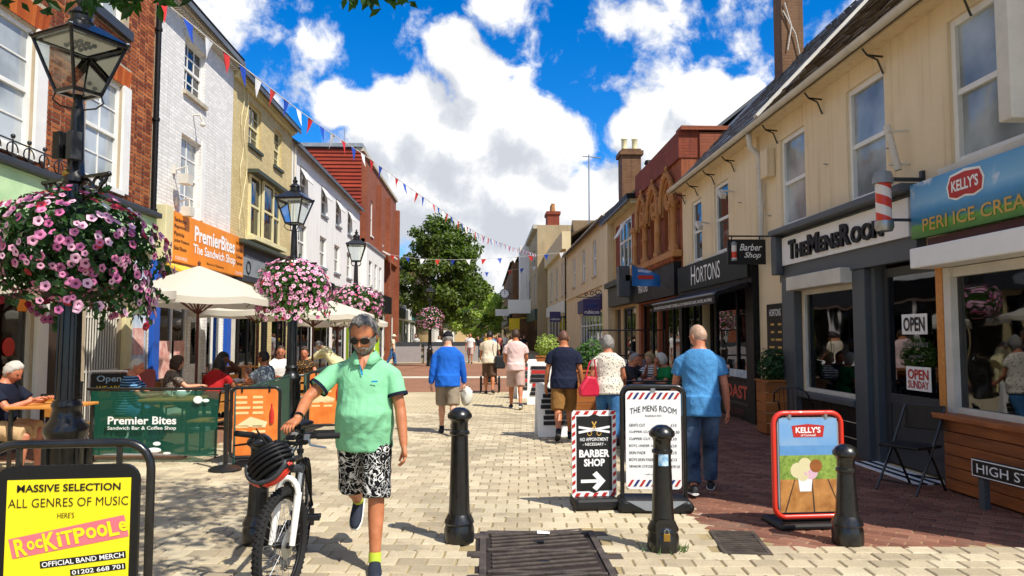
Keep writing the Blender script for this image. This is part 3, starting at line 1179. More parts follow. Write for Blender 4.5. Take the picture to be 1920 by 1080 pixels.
 for u, z, s in ((15.6, 4.85, 1), (15.75, 4.2, .8)):             # wall lamps and a bracket
  q = MB()
  f.box(q, u - .05, u + .05, .003, .06, z + .12, z + .3)
  q.tube([f.p(u, .05, z + .2), f.p(u, .28, z + .28), f.p(u, .3, z + .1)], .02, 6)
  f.box(q, u - .14 * s, u + .14 * s, .16, .36, z - .1, z + .1)
  q.build('wall_light', 'old_white', f.root)
 q = MB()
 q.tube([f.p(16.55, .02, 6.5), f.p(16.55, .16, 6.5), f.p(16.6, .2, 6.35)], .025, 7)
 q.ball(f.p(16.6, .2, 6.3), .06, 8, 6)
 q.build('camera', 'old_white', f.root, smooth=60)
 # ground floor
 shop_room(f, 14.9, 18.9, 3.0, n=-.24, stock=14, m='inside_wall')
 f.part('pilaster', 'blue_paint', 14.68, 14.96, .003, .10, 0, 3.08, bevel=.01)
 glazed_front(f, *holes[2], mull=[15.85], frame='white_paint', transom=2.45)
 panel_door(f, *holes[3], m='white_paint', solid=.3)
 glazed_front(f, *holes[4], mull=[18.2], frame='white_paint', transom=2.45)
 f.part('pilaster', 'blue_paint', 18.8, 19.1, .003, .10, 0, 3.08, bevel=.01)
 f.part('stall_riser', 'white_paint', 14.98, 16.6, -.02, .03, 0, .34)
 f.part('stall_riser', 'white_paint', 17.7, 18.75, -.02, .03, 0, .34)
 f.part('menu_poster', 'poster_pink', 15.1, 15.75, -.03, -.025, .75, 1.5)
 f.part('menu_poster', 'poster_pink', 15.95, 16.5, -.03, -.025, .95, 1.5)
 # sandwich shop fascia sign
 s = thing('fascia_sign', 'orange sandwich shop fascia sign with large white lettering', 'sign', (XL, 14.65, 3.1))
 mb = MB()
 mb.box(.003, .20, .42, 4.95, .02, 1.03)
 mb.build('board', 'orange_sign', s, bevel=.01)
 mb = MB()
 mb.box(.003, .26, .06, .41, -.02, 1.08)
 mb.build('end_box', 'cream_paint', s, bevel=.01)
 mb = MB()
 letters(mb, 'PremierBites', (.206, 2.95, .72), (0, 1, 0), (0, 0, 1), 2.6, .34, bold=.03)
 letters(mb, 'The Sandwich Shop', (.206, 2.95, .36), (0, 1, 0), (0, 0, 1), 2.7, .27, bold=.02)
 letters(mb, '01202 676322', (.206, .98, .10), (0, 1, 0), (0, 0, 1), .6, .07)
 letters(mb, '01202 676322', (.206, 4.6, .10), (0, 1, 0), (0, 0, 1), .5, .07)
 mb.build('lettering', 'ink_white', s)
 mb = MB()
 for i, x in enumerate(('Sandwiches', 'Baguettes', 'Paninis', 'Jacket Potatoes', 'Salad Boxes')):
  letters(mb, x, (.206, .6, .88 - i * .145), (0, 1, 0), (0, 0, 1), .035 * len(x) + .25, .085, align='L')
 for i, x in enumerate(('Hot Drinks', 'Cold Drinks', 'Cakes', 'Pastries')):
  letters(mb, x, (.206, 4.35, .86 - i * .17), (0, 1, 0), (0, 0, 1), .5, .085, align='L')
 letters(mb, 'Eat in or Takeaway', (.206, 2.95, .13), (0, 1, 0), (0, 0, 1), 1.1, .07)
 mb.build('small_lettering', 'ink_black', s)
 aw = MB()                                          # strip awning below the sign
 aw.prism([(XL + .2, 14.9, 3.06), (XL + .75, 14.9, 2.78), (XL + .75, 14.9, 2.72), (XL + .2, 14.9, 3.0)], (0, 2.1, 0))
 tag(aw.build('awning', 'orange_awning'), 'short yellow orange awning below the orange sandwich shop sign', 'awning')

 # ---- cream brick building
 f = Fac('cream_brick_building', 'cream painted brick building with a boxed triple window and dark grey shopfront', 'building', 1, XL, 19.14, 25.0)
 a, b, c = (20.4, 21.55, 6.87, 8.06), (22.85, 23.75, 6.85, 8.0), (20.5, 23.45, 4.35, 6.05)
 shop = [(19.9, 21.9, .3, 2.9), (22.1, 22.9, .02, 2.9), (23.0, 24.8, .3, 2.9)]
 f.wall('cream_brick', 0, 8.6, [a, b, c] + shop, reveal=.18)
 f.window(*a, cols=2, rows=2, sill='olive_paint', m='cream_paint', n=-.13)
 f.window(*b, cols=2, rows=2, sill='olive_paint', m='cream_paint', n=-.13)
 f.window(20.5, 21.4, 4.35, 6.05, sill=None, m='cream_paint', n=.02, name='bay_window')
 f.window(21.45, 22.5, 4.35, 6.05, sill=None, m='cream_paint', n=.10, name='bay_window')
 f.window(22.55, 23.45, 4.35, 6.05, sill=None, m='cream_paint', n=.02, name='bay_window')
 f.part('window_hood', 'olive_paint', 20.35, 23.6, .003, .30, 6.06, 6.16)
 f.part('bay_sill', 'cream_paint', 20.35, 23.6, .003, .26, 4.22, 4.34)
 eq = MB()
 for i in range(int(5.8 / .13)):
  f.box(eq, 19.15 + i * .13, 19.22 + i * .13, .003, .13, 8.28, 8.38)
 eq.build('dentil_course', 'cream_paint', f.root)
 f.part('eaves_board', 'cream_paint', 19.15, 24.98, .003, .16, 8.385, 8.55)
 gutter(f, 19.14, 25.05, .16, 8.56)
 f.roof('slate', 8.58, over=.3)
 cb = MB()                                          # loose cables running down the front
 cb.tube([f.p(20.1 + .15 * math.sin(i * .9), .03, 8.4 - i * .26) for i in range(17)], .012, 5)
 cb.tube([f.p(19.8 + .12 * math.sin(i * 1.3), .03, 8.3 - i * .28) for i in range(15)], .012, 5)
 cb.build('cable', 'cream_paint', f.root)
 f.part('cornice', 'olive_paint', 19.2, 24.95, .003, .34, 3.98, 4.10, bevel=.02)
 s = f.part('fascia', 'dark_grey_paint', 19.25, 24.9, .003, .16, 3.05, 3.97)
 q = MB()
 q.prism([f.p(19.5 + (u), .163, 3.2 + z) for u, z in ((0, 0), (2.6, 0), (2.6, .25), (2.0, .5), (.4, .55), (0, .4))], (.006, 0, 0))
 q.build('fascia_panel', 'lead', s)
 q = MB()
 q.tube([f.p(20.1 + .16 * math.cos(t), .175, 3.42 + .16 * math.sin(t)) for t in [2 * PI * i / 20 for i in range(20)]], .02, 6, closed=True)
 letters(q, 'CLOTHING', f.p(21.4, .172, 3.33), (0, 1, 0), (0, 0, 1), .9, .12)
 q.build('fascia_emblem', 'shop_black', s)
 shop_room(f, 19.8, 24.9, 2.95, n=-.24, stock=16)
 glazed_front(f, *shop[0], mull=[20.9], frame='shop_black')
 panel_door(f, *shop[1], m='shop_black', solid=.2)
 glazed_front(f, *shop[2], mull=[23.9], frame='shop_black')
 for u in (19.3, 19.62, 21.92, 24.82):
  f.part('pilaster', 'old_white' if u < 19.6 else 'shop_black', u, u + .16, .003, .08, 0, 3.04)

 # ---- white rendered building
 f = Fac('white_render_building', 'long white rendered building with four upper windows and dark shopfronts', 'building', 1, XL, 25.02, 38.6)
 ups = [(u, u + 1.15, 6.45, 7.6) for u in (26.1, 29.5, 32.4, 35.2)]
 los = [(u, u + 1.2, 4.35, 5.55) for u in (26.0, 29.4, 32.2, 35.1)]
 gl = [(25.5, 28.3, .3, 2.9), (28.6, 31.6, .3, 2.9), (32.0, 34.9, .3, 2.9), (35.2, 38.2, .3, 2.9)]
 f.wall('white_render', 0, 8.15, ups + los + gl, reveal=.16)
 for w in ups + los:
  f.window(*w, cols=2, rows=1, n=-.12, glass='pane_dark', sill='lead')
 for i, w in enumerate(ups):                        # top-hung lights standing open
  q = MB()
  q.obox(f.p(w[0] + .6, .10, w[3] - .28), (.035, .95, .5), Matrix.Rotation(rad(-28), 3, 'Y'))
  q.build('open_casement', 'white_paint', f.root)
 gutter(f, 25.0, 38.7, .12, 8.12)
 f.roof('slate', 8.15, over=.25)
 downpipe(f, 25.2, .06, 3.9, 8.0, 'old_white')
 f.part('fascia', 'shop_black', 25.1, 31.7, .003, .14, 3.0, 3.8)
 f.part('fascia', 'dark_grey_paint', 31.75, 38.5, .003, .14, 3.0, 3.75)
 shop_room(f, 25.4, 38.3, 2.95, n=-.22, stock=24)
 for g in gl: glazed_front(f, *g, mull=[(g[0] + g[1]) / 2], frame='shop_black')
 ch = MB()
 f.box(ch, 26.2, 27.4, -2.6, -1.5, 8.2, 10.1)
 f.box(ch, 26.12, 27.48, -2.68, -1.42, 10.1, 10.25)
 ck = ch.build('chimney', 'brown_brick', f.root)
 for u in (26.5, 27.1):
  q = MB()
  q.lathe([(.13, 0), (.15, .05), (.11, .12), (.12, .6), (.15, .66), (.12, .7)], f.p(u, -2.05, 10.25), 12)
  q.build('chimney_pot', 'cream_paint', ck, smooth=40)

 # ---- low white shop and tall red brick block behind it
 f = Fac('low_white_shop', 'low white flat-topped shop in front of the tall red brick block', 'building', 1, -6.15, 38.7, 45.4)
 ws = [(39.5, 40.6, 4.2, 5.6), (41.6, 42.5, 4.2, 5.6), (43.4, 44.3, 4.2, 5.6)]
 f.wall('white_render', 0, 6.35, ws + [(39.1, 42.0, .3, 2.8), (42.3, 45.0, .3, 2.8)], depth=3)
 for w in ws: f.window(*w, n=-.1, each=False)
 f.part('coping', 'lead', 38.68, 45.45, -.2, .08, 6.353, 6.45)
 f.part('fascia', 'shop_black', 38.8, 45.3, .003, .5, 2.9, 3.9)
 shop_room(f, 39.0, 45.1, 2.85, n=-.2, depth=2.4, stock=10)
 glazed_front(f, 39.1, 42.0, .3, 2.8, [40.5], frame='lime_paint')
 glazed_front(f, 42.3, 45.0, .3, 2.8, [43.6], frame='shop_black')
 f.part('pilaster', 'lime_paint', 38.75, 39.05, .003, .3, 0, 2.88)
 f.part('pilaster', 'lime_paint', 42.03, 42.27, .003, .2, 0, 2.88)
 f = Fac('tall_brick_block', 'tall red brick block with tile-hung end wall and narrow white windows', 'building', 1, XL, 39.0, 54.0)
 ws = [(u, u + .8, z, z + 2.0) for u in (42.2, 46.2, 50.0) for z in (7.3, 4.3) if not (u < 45.4 and z < 6)]
 f.wall('orange_brick', 0, 11.3, ws + [(46.5, 53.0, .3, 3.0)])
 for w in ws: f.window(*w, n=-.1, each=False, sill='white_paint')
 f.part('coping', 'stone', 38.95, 54.1, -.3, .12, 11.303, 11.5)
 for u in (39.0, 44.4, 48.6, 53.4):
  f.part('brick_pier', 'orange_brick', u, u + .55, .003, .30, 0 if u > 45 else 6.4, 10.6)
 f.part('string_course', 'terracotta', 39.0, 54.0, .003, .2, 6.5, 6.7)
 rb = MB()                                          # tile-hung gable: courses as stepped ledges
 z = 8.0
 i = 0
 tl = MB()
 while z < 11.28:
  tl.add([f.p(38.99, .0, z + .22), f.p(38.93, .0, z), f.p(38.93, -9, z), f.p(38.99, -9, z + .22), f.p(38.99, .0, z), f.p(38.99, -9, z)], [(0, 1, 2, 3), (1, 4, 5, 2)])
  z += .20
 tl.build('tile_course', 'hung_tile', f.root, fix=False)
 cap = MB()
 f.box(cap, 38.85, 40.0, -9, .05, 11.505, 11.7)
 cap.build('roof_edge', 'lead', f.root)
 an = MB()
 an.tube([f.p(39.4, -1.0, 11.7), f.p(39.4, -1.0, 12.6)], .03, 6)
 an.build('aerial', 'steel', f.root)
 shop_room(f, 46.4, 53.2, 3.0, n=-.2, stock=10)
 glazed_front(f, 46.5, 53.0, .3, 3.0, [48.6, 50.8], frame='white_paint')
 q = MB()
 q.prism([f.p(47.2, .003, 7.0), f.p(47.2, .8, 6.6), f.p(47.2, .8, 6.5), f.p(47.2, .003, 6.9)], (0, 1.2, 0))
 q.build('window_awning', 'white_paint', f.root)
 # ---- shops beyond, seen past the tree
 f = Fac('far_white_shop', 'far white shop with dark fascia beside the street tree', 'building', 1, XL, 54.1, 70.0)
 ws = [(u, u + 1.1, 4.2, 5.8) for u in (55.5, 58.5, 61.5, 64.5, 67.5)]
 gl = [(54.8, 59.5, .3, 2.9), (60.0, 64.5, .3, 2.9), (65.0, 69.6, .3, 2.9)]
 f.wall('white_render', 0, 6.8, ws + gl)
 for w in ws: f.window(*w, n=-.1, each=False)
 shop_room(f, 54.7, 69.8, 2.95, n=-.2)
 for i, g in enumerate(gl):
  glazed_front(f, *g, mull=[(g[0] + g[1]) / 2], frame='white_paint')
  f.part('fascia', ('shop_black', 'white_paint', 'teal')[i], g[0] - .2, g[1] + .2, .003, .16, 2.95, 3.7)
 f.roof('slate', 6.8)
 f = Fac('far_brown_house', 'far brown brick house beyond the white shop', 'building', 1, XL, 70.1, 96.0)
 ws = [(u, u + 1.1, 4.2, 5.8) for u in range(72, 95, 4)]
 f.wall('brown_brick', 0, 7.6, ws)
 for w in ws: f.window(*w, n=-.1, each=False)
 f.part('fascia', 'shop_black', 70.3, 95.5, .003, .16, 2.9, 3.7)
 f.part('shop_window', 'pane_dark', 70.6, 95.0, .003, .05, .3, 2.85)
 f.roof('roof_tile', 7.6)

mat('orange_awning', 'ecae25', 0.6, 0, 0.12, 2, c2='f2c94a')
build_west()

# ------------------------------------------------------------------ east row of buildings (right side of the street)
XR = 5.0

def roof_tiles(f, u0, u1, n0, z0, n1, z1, m, tw=0.28, th=0.25, lift=0.13):
 """overlapping tiles on a slope from the eaves (n0,z0) to (n1,z1)"""
 mb = MB()
 ln = math.hypot(n1 - n0, z1 - z0)
 rows = int(ln / th)
 dn, dz = (n1 - n0) / rows, (z1 - z0) / rows
 nn, nz = -dz / (ln / rows), dn / (ln / rows)
 if nz < 0: nn, nz = -nn, -nz
 cols = int((u1 - u0) / tw)
 for r in range(rows):
  a = (n0 + dn * r, z0 + dz * r)
  b = (n0 + dn * (r + 1.15), z0 + dz * (r + 1.15))
  for c in range(cols):
   ua = u0 + (u1 - u0) * c / cols + .006 + (tw / 2 if r % 2 else 0)
   ub = min(ua + tw - .012, u1)
   if ub - ua < .05: continue
   k = R.uniform(.018, .042)
   lo = (a[0] + nn * (lift * 0 + k), a[1] + nz * k)
   lo2 = (a[0], a[1])
   hi = (b[0] + nn * .006, b[1] + nz * .006)
   mb.add([f.p(ua, *lo), f.p(ub, *lo), f.p(ub, *hi), f.p(ua, *hi), f.p(ua, *lo2), f.p(ub, *lo2)], [(0, 1, 2, 3), (0, 4, 5, 1)])
 o = mb.build('roof_tiles', m, f.root, fix=False)
 o['kind'] = 'stuff'
 return o

def bracket(f, u, n0, z):
 """iron stay that carries the gutter"""
 mb = MB()
 mb.tube([f.p(u, n0 + .02, z - .02), f.p(u, .22, z - .10), f.p(u, .02, z - .12)], .014, 6)
 mb.tube([f.p(u, .22, z - .10), f.p(u, .09, z - .16), f.p(u, .02, z - .34)], .013, 6)
 mb.build('gutter_bracket', 'black_iron', f.root, smooth=60)

def build_east():
 # ---- long cream building
 f = Fac('cream_render_building', 'long cream rendered building over the ice cream, barber and black-fronted shops', 'building', -1, XR, 4.7, 18.65)
 wins = [(6.05, 7.74, 3.4, 5.0), (9.03, 10.02, 3.38, 4.98), (11.38, 12.35, 3.38, 4.92), (15.08, 16.02, 3.34, 4.86), (16.98, 17.8, 3.34, 4.82)]
 openings = [(5.2, 7.85, .75, 2.5), (7.98, 9.45, .0, 2.6), (9.85, 11.55, .75, 2.3), (13.9, 15.9, .75, 2.55), (15.95, 17.0, .02, 2.55), (17.05, 18.4, .3, 2.55)]
 f.wall('cream_render', 0, 5.35, wins + openings, reveal=.16)
 pale = ['pane_pale', 'pane_pale', 'pane_pale', 'pane_dark', 'pane_dark']
 for w, g in zip(wins, pale):
  f.window(*w, cols=1, rows=1, n=-.09, fw=.075, glass=g, sill='old_white', m='white_paint', pn=.12)
 f.part('pilaster', 'cream_render', 13.3, 13.75, .003, .06, 3.25, 5.3)
 gutter(f, 4.6, 18.7, .24, 5.30, 'old_white', r=.075)
 f.part('soffit', 'cream_render', 4.7, 18.65, .003, .24, 5.24, 5.33)
 for u in (5.6, 7.3, 9.0, 10.7, 12.4, 14.6, 15.9, 17.2, 18.3): bracket(f, u, .26, 5.22)
 # roof: mossy tiles near, slates beyond
 rf = MB()
 rf.prism([f.p(4.7, n, z) for n, z in ((.32, 5.30), (-3.5, 9.25), (-7.2, 5.3), (-7.2, 5.2), (-3.5, 9.13), (.32, 5.2))], (0, 13.95, 0))
 rf.build('roof', 'roof_tile', f.root)
 roof_tiles(f, 4.7, 12.6, .34, 5.31, -3.5, 9.28, 'roof_tile')
 roof_tiles(f, 12.7, 18.6, .30, 5.31, -3.5, 9.30, 'slate', tw=.3, th=.3)
 vg = MB()
 vg.beam(f.p(12.65, .3, 5.42), f.p(12.65, -3.5, 9.38), .16, .05, (0, 0, 1))
 vg.build('roof_flashing', 'old_white', f.root)
 ch = MB()
 f.box(ch, 17.7, 18.2, -2.82, -2.28, 7.4, 11.2)
 ck = ch.build('chimney', 'brown_brick', f.root)
 q = MB()
 q.tube([f.p(17.66, -2.4, 8.6), f.p(17.64, -2.5, 9.2), f.p(17.66, -2.35, 9.8)], .015, 5)
 q.tube([f.p(17.66, -2.75, 8.2), f.p(17.64, -2.6, 9.0), f.p(17.66, -2.3, 9.6)], .015, 5)
 q.build('cable', 'old_white', ck)
 q = MB()
 q.tube([f.p(17.9, -2.7, 10.0), f.p(17.9, -3.0, 10.2), f.p(17.9, -3.0, 11.5)], .02, 5)
 for k in range(6): q.tube([f.p(17.7, -2.75 - .1 * k, 10.75 + .02 * k), f.p(18.1, -2.75 - .1 * k, 10.75 + .02 * k)], .012, 4)
 q.tube([f.p(17.9, -2.7, 10.72), f.p(17.9, -3.4, 10.85)], .012, 4)
 q.build('aerial', 'steel', ck)
 # downpipe with swan neck between barber and HORTONS
 q = MB()
 q.tube([f.p(13.05, .28, 5.22), f.p(13.05, .26, 4.98), f.p(13.05, .12, 4.86), f.p(13.05, .09, 4.7), f.p(13.05, .09, 3.3)], .05, 10)
 for z in (4.6, 3.9): q.tube([f.p(13.05, .09, z), f.p(13.05, .09, z + .06)], .065, 10)
 q.build('downpipe', 'old_white', f.root, smooth=50)
 bx = MB()
 f.box(bx, 12.55, 12.85, .003, .16, 4.35, 4.85)
 bx.build('alarm_box', 'cream_render', f.root, bevel=.02)
 for u, z in ((16.3, 4.1), (14.7, 4.5)):
  q = MB()
  q.tube([f.p(u, .02, z), f.p(u, .2, z + .02), f.p(u, .26, z - .02)], .02, 6)
  q.obox(f.p(u, .26, z - .05), (.1, .3, .1), Matrix.Rotation(rad(30), 3, 'X'))
  q.build('security_camera', 'old_white', f.root)
 q = MB()                                           # flag pole holder above the barber
 q.tube([f.p(8.52, .14, 3.55), f.p(8.60, .22, 4.10)], .042, 10)
 for z in (3.62, 4.02): q.tube([f.p(8.52, .0, z), f.p(8.55, .24, z)], .014, 6)
 q.build('flag_holder', 'old_white', f.root, smooth=50)
 q = MB()                                           # small hooks
 for u, z in ((8.9, 3.9), (10.6, 4.1), (12.8, 3.7), (14.3, 4.2)): q.tube([f.p(u, .0, z), f.p(u, .07, z + .01)], .010, 5)
 q.build('wall_hook', 'steel', f.root)

 # ---- ground floor: barber
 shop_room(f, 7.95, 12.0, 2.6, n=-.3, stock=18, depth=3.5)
 f.part('cornice', 'grey_paint', 8.22, 12.22, .003, .30, 3.24, 3.34, bevel=.02)
 f.part('fascia_surround', 'grey_paint', 8.24, 12.18, .003, .12, 2.48, 3.235)
 f.part('pilaster', 'grey_paint', 11.62, 12.1, .003, .13, 0, 2.475, bevel=.01)
 f.part('console', 'grey_paint', 12.0, 12.2, .121, .26, 2.6, 3.235, bevel=.02)
 f.part('pilaster', 'grey_paint', 9.48, 9.80, .003, .10, 0, 2.475, bevel=.01)
 glazed_front(f, *openings[2], mull=[], frame='old_white', n=-.03, fw=.06)
 sb = MB()
 f.box(sb, 9.80, 11.6, .003, .26, 2.31, 2.52)
 sb.build('shutter_box', 'old_white', f.root, bevel=.01)
 f.part('window_sill', 'grey_paint', 9.78, 11.62, -.02, .14, .66, .745, bevel=.01)
 rs = f.part('stall_riser', 'ink_white', 9.82, 11.6, -.05, .04, 0, .655)
 for i in range(7):                                # black tiles of the riser
  for j in range(3):
   a, c = 9.84 + i * .25, .02 + j * .212
   mb = MB()
   f.box(mb, a, a + .235, .0405, .052, c, c + .198)
   mb.build('tile', 'shop_black', rs)
 panel_door(f, 8.06, 9.36, .03, 2.45, n=-.1, m='dark_grey_paint', solid=.33)
 f.part('door_frame', 'grey_paint', 9.36, 9.47, -.14, .02, 0, 2.5)
 f.part('door_frame', 'dark_grey_paint', 7.99, 8.06, -.14, .01, 0, 2.5)
 f.part('door_light', 'lit_panel', 8.2, 9.3, -.02, .02, 2.5, 2.54)
 s = MB()
 f.box(s, 8.40, 8.92, -.07, -.065, 1.62, 1.86)
 pw = s.build('open_notice', 'ink_white', f.root)
 f.letter('OPEN', 8.66, 1.74, .44, .17, -.06, 'ink_black', pw, bold=.03)
 s = MB()
 f.box(s, 8.36, 8.86, -.07, -.065, .96, 1.24)
 pw = s.build('open_notice', 'ink_white', f.root)
 f.letter('OPEN', 8.61, 1.15, .42, .12, -.06, 'ink_red', pw, bold=.03)
 f.letter('SUNDAY', 8.61, 1.03, .42, .09, -.06, 'ink_red', pw, bold=.02)
 f.letter('T.07393 493212', 8.64, 1.50, .5, .05, -.06, 'ink_grey', pw)
 f.letter('CARD PAYMENT', 8.64, 1.36, .28, .03, -.06, 'ink_grey', pw)
 mb = MB()
 letters(mb, 'OPEN', f.p(10.35, -.10, .93), (0, -1, 0), (0, 0, 1), .32, .15, bold=.015, thick=.004)
 mb.build('neon_letters', 'neon_red', f.root)
 mt = MB()                                          # striped door mat step
 for i in range(5):
  mt.cur = i % 2
  f.box(mt, 8.0, 9.45, .02 + i * .07, .085 + i * .07, 0.0, .012)
 mt.build('door_mat', ['ink_white', 'shop_black'], f.root)
 s = thing('fascia_sign', 'white fascia sign with raised black letters over the barber door', 'sign', (XR, 12.0, 2.72))
 mb = MB(); mb.box(-.16, -.123, -3.68, -.03, .02, .47); mb.build('board', 'ink_white', s, bevel=.005)
 mb = MB()
 x = -.35
 for txt, h, wd in (('T', .30, .24), ('HE', .22, .42), ('M', .30, .36), ('ENS', .22, .62), ('R', .30, .28), ('OOM', .22, .78)):
  letters(mb, txt, (-.165, x, .09 + h / 2), (0, -1, 0), (0, 0, 1), wd, h, bold=.035, thick=.03, align='L')
  x -= wd + .022
 mb.build('lettering', 'shop_black', s)

 # ---- ice cream kiosk front
 k = thing('ice_cream_kiosk', 'timber-clad ice cream kiosk front with white shutter box and shop window', 'kiosk', (XR, 5.0, 0))
 P = lambda mb, u0, u1, n0, n1, z0, z1: mb.box(-n0, -n1, u0 - 5.0, u1 - 5.0, z0, z1)
 for i in range(6):
  mb = MB(); P(mb, 5.0, 7.72, .05, .20 + R.uniform(-.004, .004), .02 + i * .12, .02 + i * .12 + .112)
  mb.build('plank', 'stall_wood', k, bevel=.004)
 for i in range(6):
  mb = MB(); P(mb, 7.722, 7.742, .003, .195, .02 + i * .12, .02 + i * .12 + .112)
  mb.build('plank', 'stall_wood', k)
 mb = MB(); P(mb, 4.95, 7.86, .003, .30, .745, .80); mb.build('sill_board', 'stall_wood', k, bevel=.006)
 mb = MB(); P(mb, 7.80, 7.92, .003, .12, .80, 2.5); mb.build('corner_post', 'slat_wood', k, bevel=.006)
 mb = MB()
 P(mb, 7.66, 7.78, .003, .12, .80, 2.32); P(mb, 6.42, 6.48, .02, .08, .86, 2.30); P(mb, 5.2, 7.66, .003, .09, 2.22, 2.32); P(mb, 5.2, 7.66, .003, .09, .80, .86)
 w = mb.build('window_frame', 'old_white', k)
 for a, b in ((5.2, 6.42), (6.48, 7.66)):
  mb = MB(); P(mb, a, b, .035, .043, .86, 2.22); mb.build('pane', 'shop_glass', w)
 mb = MB(); P(mb, 5.0, 7.98, .02, .36, 2.33, 2.55); mb.build('shutter_box', 'ink_white', k, bevel=.015)
 mb = MB(); P(mb, 5.0, 8.0, .003, .14, 2.553, 2.67); mb.build('red_band', 'maroon', k)
 # things inside the kiosk window
 mb = MB(); mb.box(.1, .9, .2, 2.6, .4, .86); mb.build('counter', 'slat_wood', k)
 mb = MB(); mb.box(1.5, 1.55, .0, 2.85, .0, 2.6); mb.box(.05, 1.5, 2.84, 2.87, 0, 2.6); mb.box(.05, 1.5, 0, .03, 0, 2.6); mb.box(.05, 1.55, 0, 2.87, 2.58, 2.62)
 mb.build('kiosk_interior', 'maroon', k)
 mb = MB()
 for i in range(5): mb.box(.3, .5, .4 + i * .45, .6 + i * .45, .87, 1.0 + .1 * (i % 3))
 mb.build('display_tubs', 'poster_pink', k)
 mb = MB(); mb.box(.08, .10, 2.1, 2.45, 1.75, 2.15); mb.build('window_poster', 'ink_red', k)
 mb = MB(); letters(mb, 'T', (.075, 2.28, 1.95), (0, -1, 0), (0, 0, 1), .26, .34, bold=.05); mb.build('window_print', 'ink_white', k)
 # sign of the kiosk: flat print of sky, sea and grass
 s = thing('fascia_sign', "blue sky and grass print sign with red badge over the ice cream kiosk", 'sign', (XR, 8.22, 2.68))
 mb = MB(); mb.box(-.20, -.143, -3.2, -.02, 0, .62); mb.build('board', 'seaside_print', s, bevel=.004)
 mb = MB()
 letters(mb, 'PERI ICE CREAM', (-.206, -.25, .13), (0, -1, 0), (0, 0, 1), 1.75, .14, bold=.012, align='L')
 mb.build('lettering', 'gold_print', s)
 mb = MB()
 mb.add([(-.204, -.99 + x, .44 + z) for x, z in ((.27, -.10), (.30, .02), (.24, .13), (0, .16), (-.24, .13), (-.30, .02), (-.27, -.10), (-.14, -.14), (0, -.12), (.14, -.14))], [tuple(range(10))])
 bd = mb.build('badge', 'ink_white', s)
 mb = MB()
 mb.add([(-.2065, -.99 + x, .44 + z) for x, z in ((.25, -.09), (.27, .02), (.22, .11), (0, .13), (-.22, .11), (-.27, .02), (-.25, -.09), (-.13, -.12), (0, -.10), (.13, -.12))], [tuple(range(10))])
 mb.build('badge_shield', 'ink_red', bd)
 mb = MB()
 letters(mb, "KELLY'S", (-.209, -.99, .45), (0, -1, 0), (0, 0, 1), .42, .12, bold=.03)
 mb.build('badge_lettering', 'ink_white', bd)
 # big projecting box sign, seen from the side
 s = thing('box_sign', 'tall white projecting box sign above the ice cream kiosk', 'sign', (XR, 6.0, 3.38))
 mb = MB(); mb.box(-.71, -.02, -.16, .0, 0, 2.2); mb.build('box', 'old_white', s, bevel=.01)
 mb = MB()
 for z in (.2, .6, 1.0, 1.4): mb.ball((-.60, .004, z), .01, 6, 4)
 mb.tube([(-.0, -.08, .4), (-.1, -.08, .4)], .02, 6)
 mb.build('bolt', 'steel', s)
 # barber pole
 s = thing('barber_pole', 'red and white striped barber pole mounted beside the white barber sign', 'barber pole', (4.52, 8.25, 2.78))
 mb = MB(); mb.lathe([(.085, .12), (.085, .55)], n=20); mb.build('striped_cylinder', 'barber_stripe', s, smooth=50)
 mb = MB(); mb.lathe([(.03, 0), (.085, .005), (.105, .05), (.10, .12)], n=20); mb.build('bottom_cap', 'steel', s, smooth=50)
 mb = MB(); mb.lathe([(.11, .55), (.112, .60), (.09, .68), (.03, .70)], n=20); mb.build('top_cap', 'lead', s, smooth=50)
 mb = MB(); mb.box(.07, .47, -.02, .02, .58, .62); mb.box(.07, .47, -.02, .02, .12, .15); mb.box(.44, .48, -.03, .03, .05, .70)
 mb.build('bracket', 'dark_grey_paint', s)
 # hanging Barber Shop sign
 s = thing('projecting_sign', 'small black projecting Barber Shop sign with a painted striped pole', 'sign', (XR - .06, 12.95, 2.86))
 mb = MB(); mb.box(-.68, .0, -.025, .025, 0, .44); mb.build('board', 'ink_black', s, bevel=.006)
 mb = MB(); mb.tube([(-.60, 0, .44), (-.60, 0, .5)], .012, 6); mb.tube([(-.1, 0, .44), (-.1, 0, .5)], .012, 6); mb.tube([(.06, 0, .5), (-.66, 0, .5)], .015, 6); mb.build('bracket', 'black_iron', s)
 mb = MB()
 letters(mb, 'Barber', (-.27, -.028, .30), (1, 0, 0), (0, 0, 1), .40, .12, shear=.35)
 letters(mb, 'Shop', (-.24, -.028, .15), (1, 0, 0), (0, 0, 1), .30, .13, shear=.35)
 mb.build('lettering', 'ink_white', s)
 mb = MB(); mb.lathe([(.045, .09), (.045, .33)], (-.57, -.03, 0), 14); mb.build('painted_pole', 'barber_stripe', s, smooth=50)
 mb = MB(); mb.lathe([(.02, .05), (.055, .06), (.05, .09)], (-.57, -.03, 0), 12); mb.lathe([(.05, .33), (.055, .37), (.02, .40)], (-.57, -.03, 0), 12); mb.build('pole_cap', 'lead', s, smooth=50)

 # ---- HORTONS front
 shop_room(f, 13.8, 18.5, 2.55, n=-.3, stock=22)
 f.part('fascia_surround', 'shop_black', 13.45, 18.62, .003, .14, 2.56, 3.24)
 f.part('pilaster', 'shop_black', 13.45, 13.85, .003, .12, 0, 2.555)
 f.part('pilaster', 'shop_black', 18.42, 18.62, .003, .12, 0, 2.555)
 glazed_front(f, *openings[3], mull=[14.55], frame='shop_black', n=.02)
 panel_door(f, *openings[4], m='shop_black', solid=.15, n=-.2)
 glazed_front(f, *openings[5], mull=[17.6], frame='shop_black', n=.02)
 rp = f.part('stall_riser', 'shop_black', 13.9, 15.9, .003, .06, .02, .74)
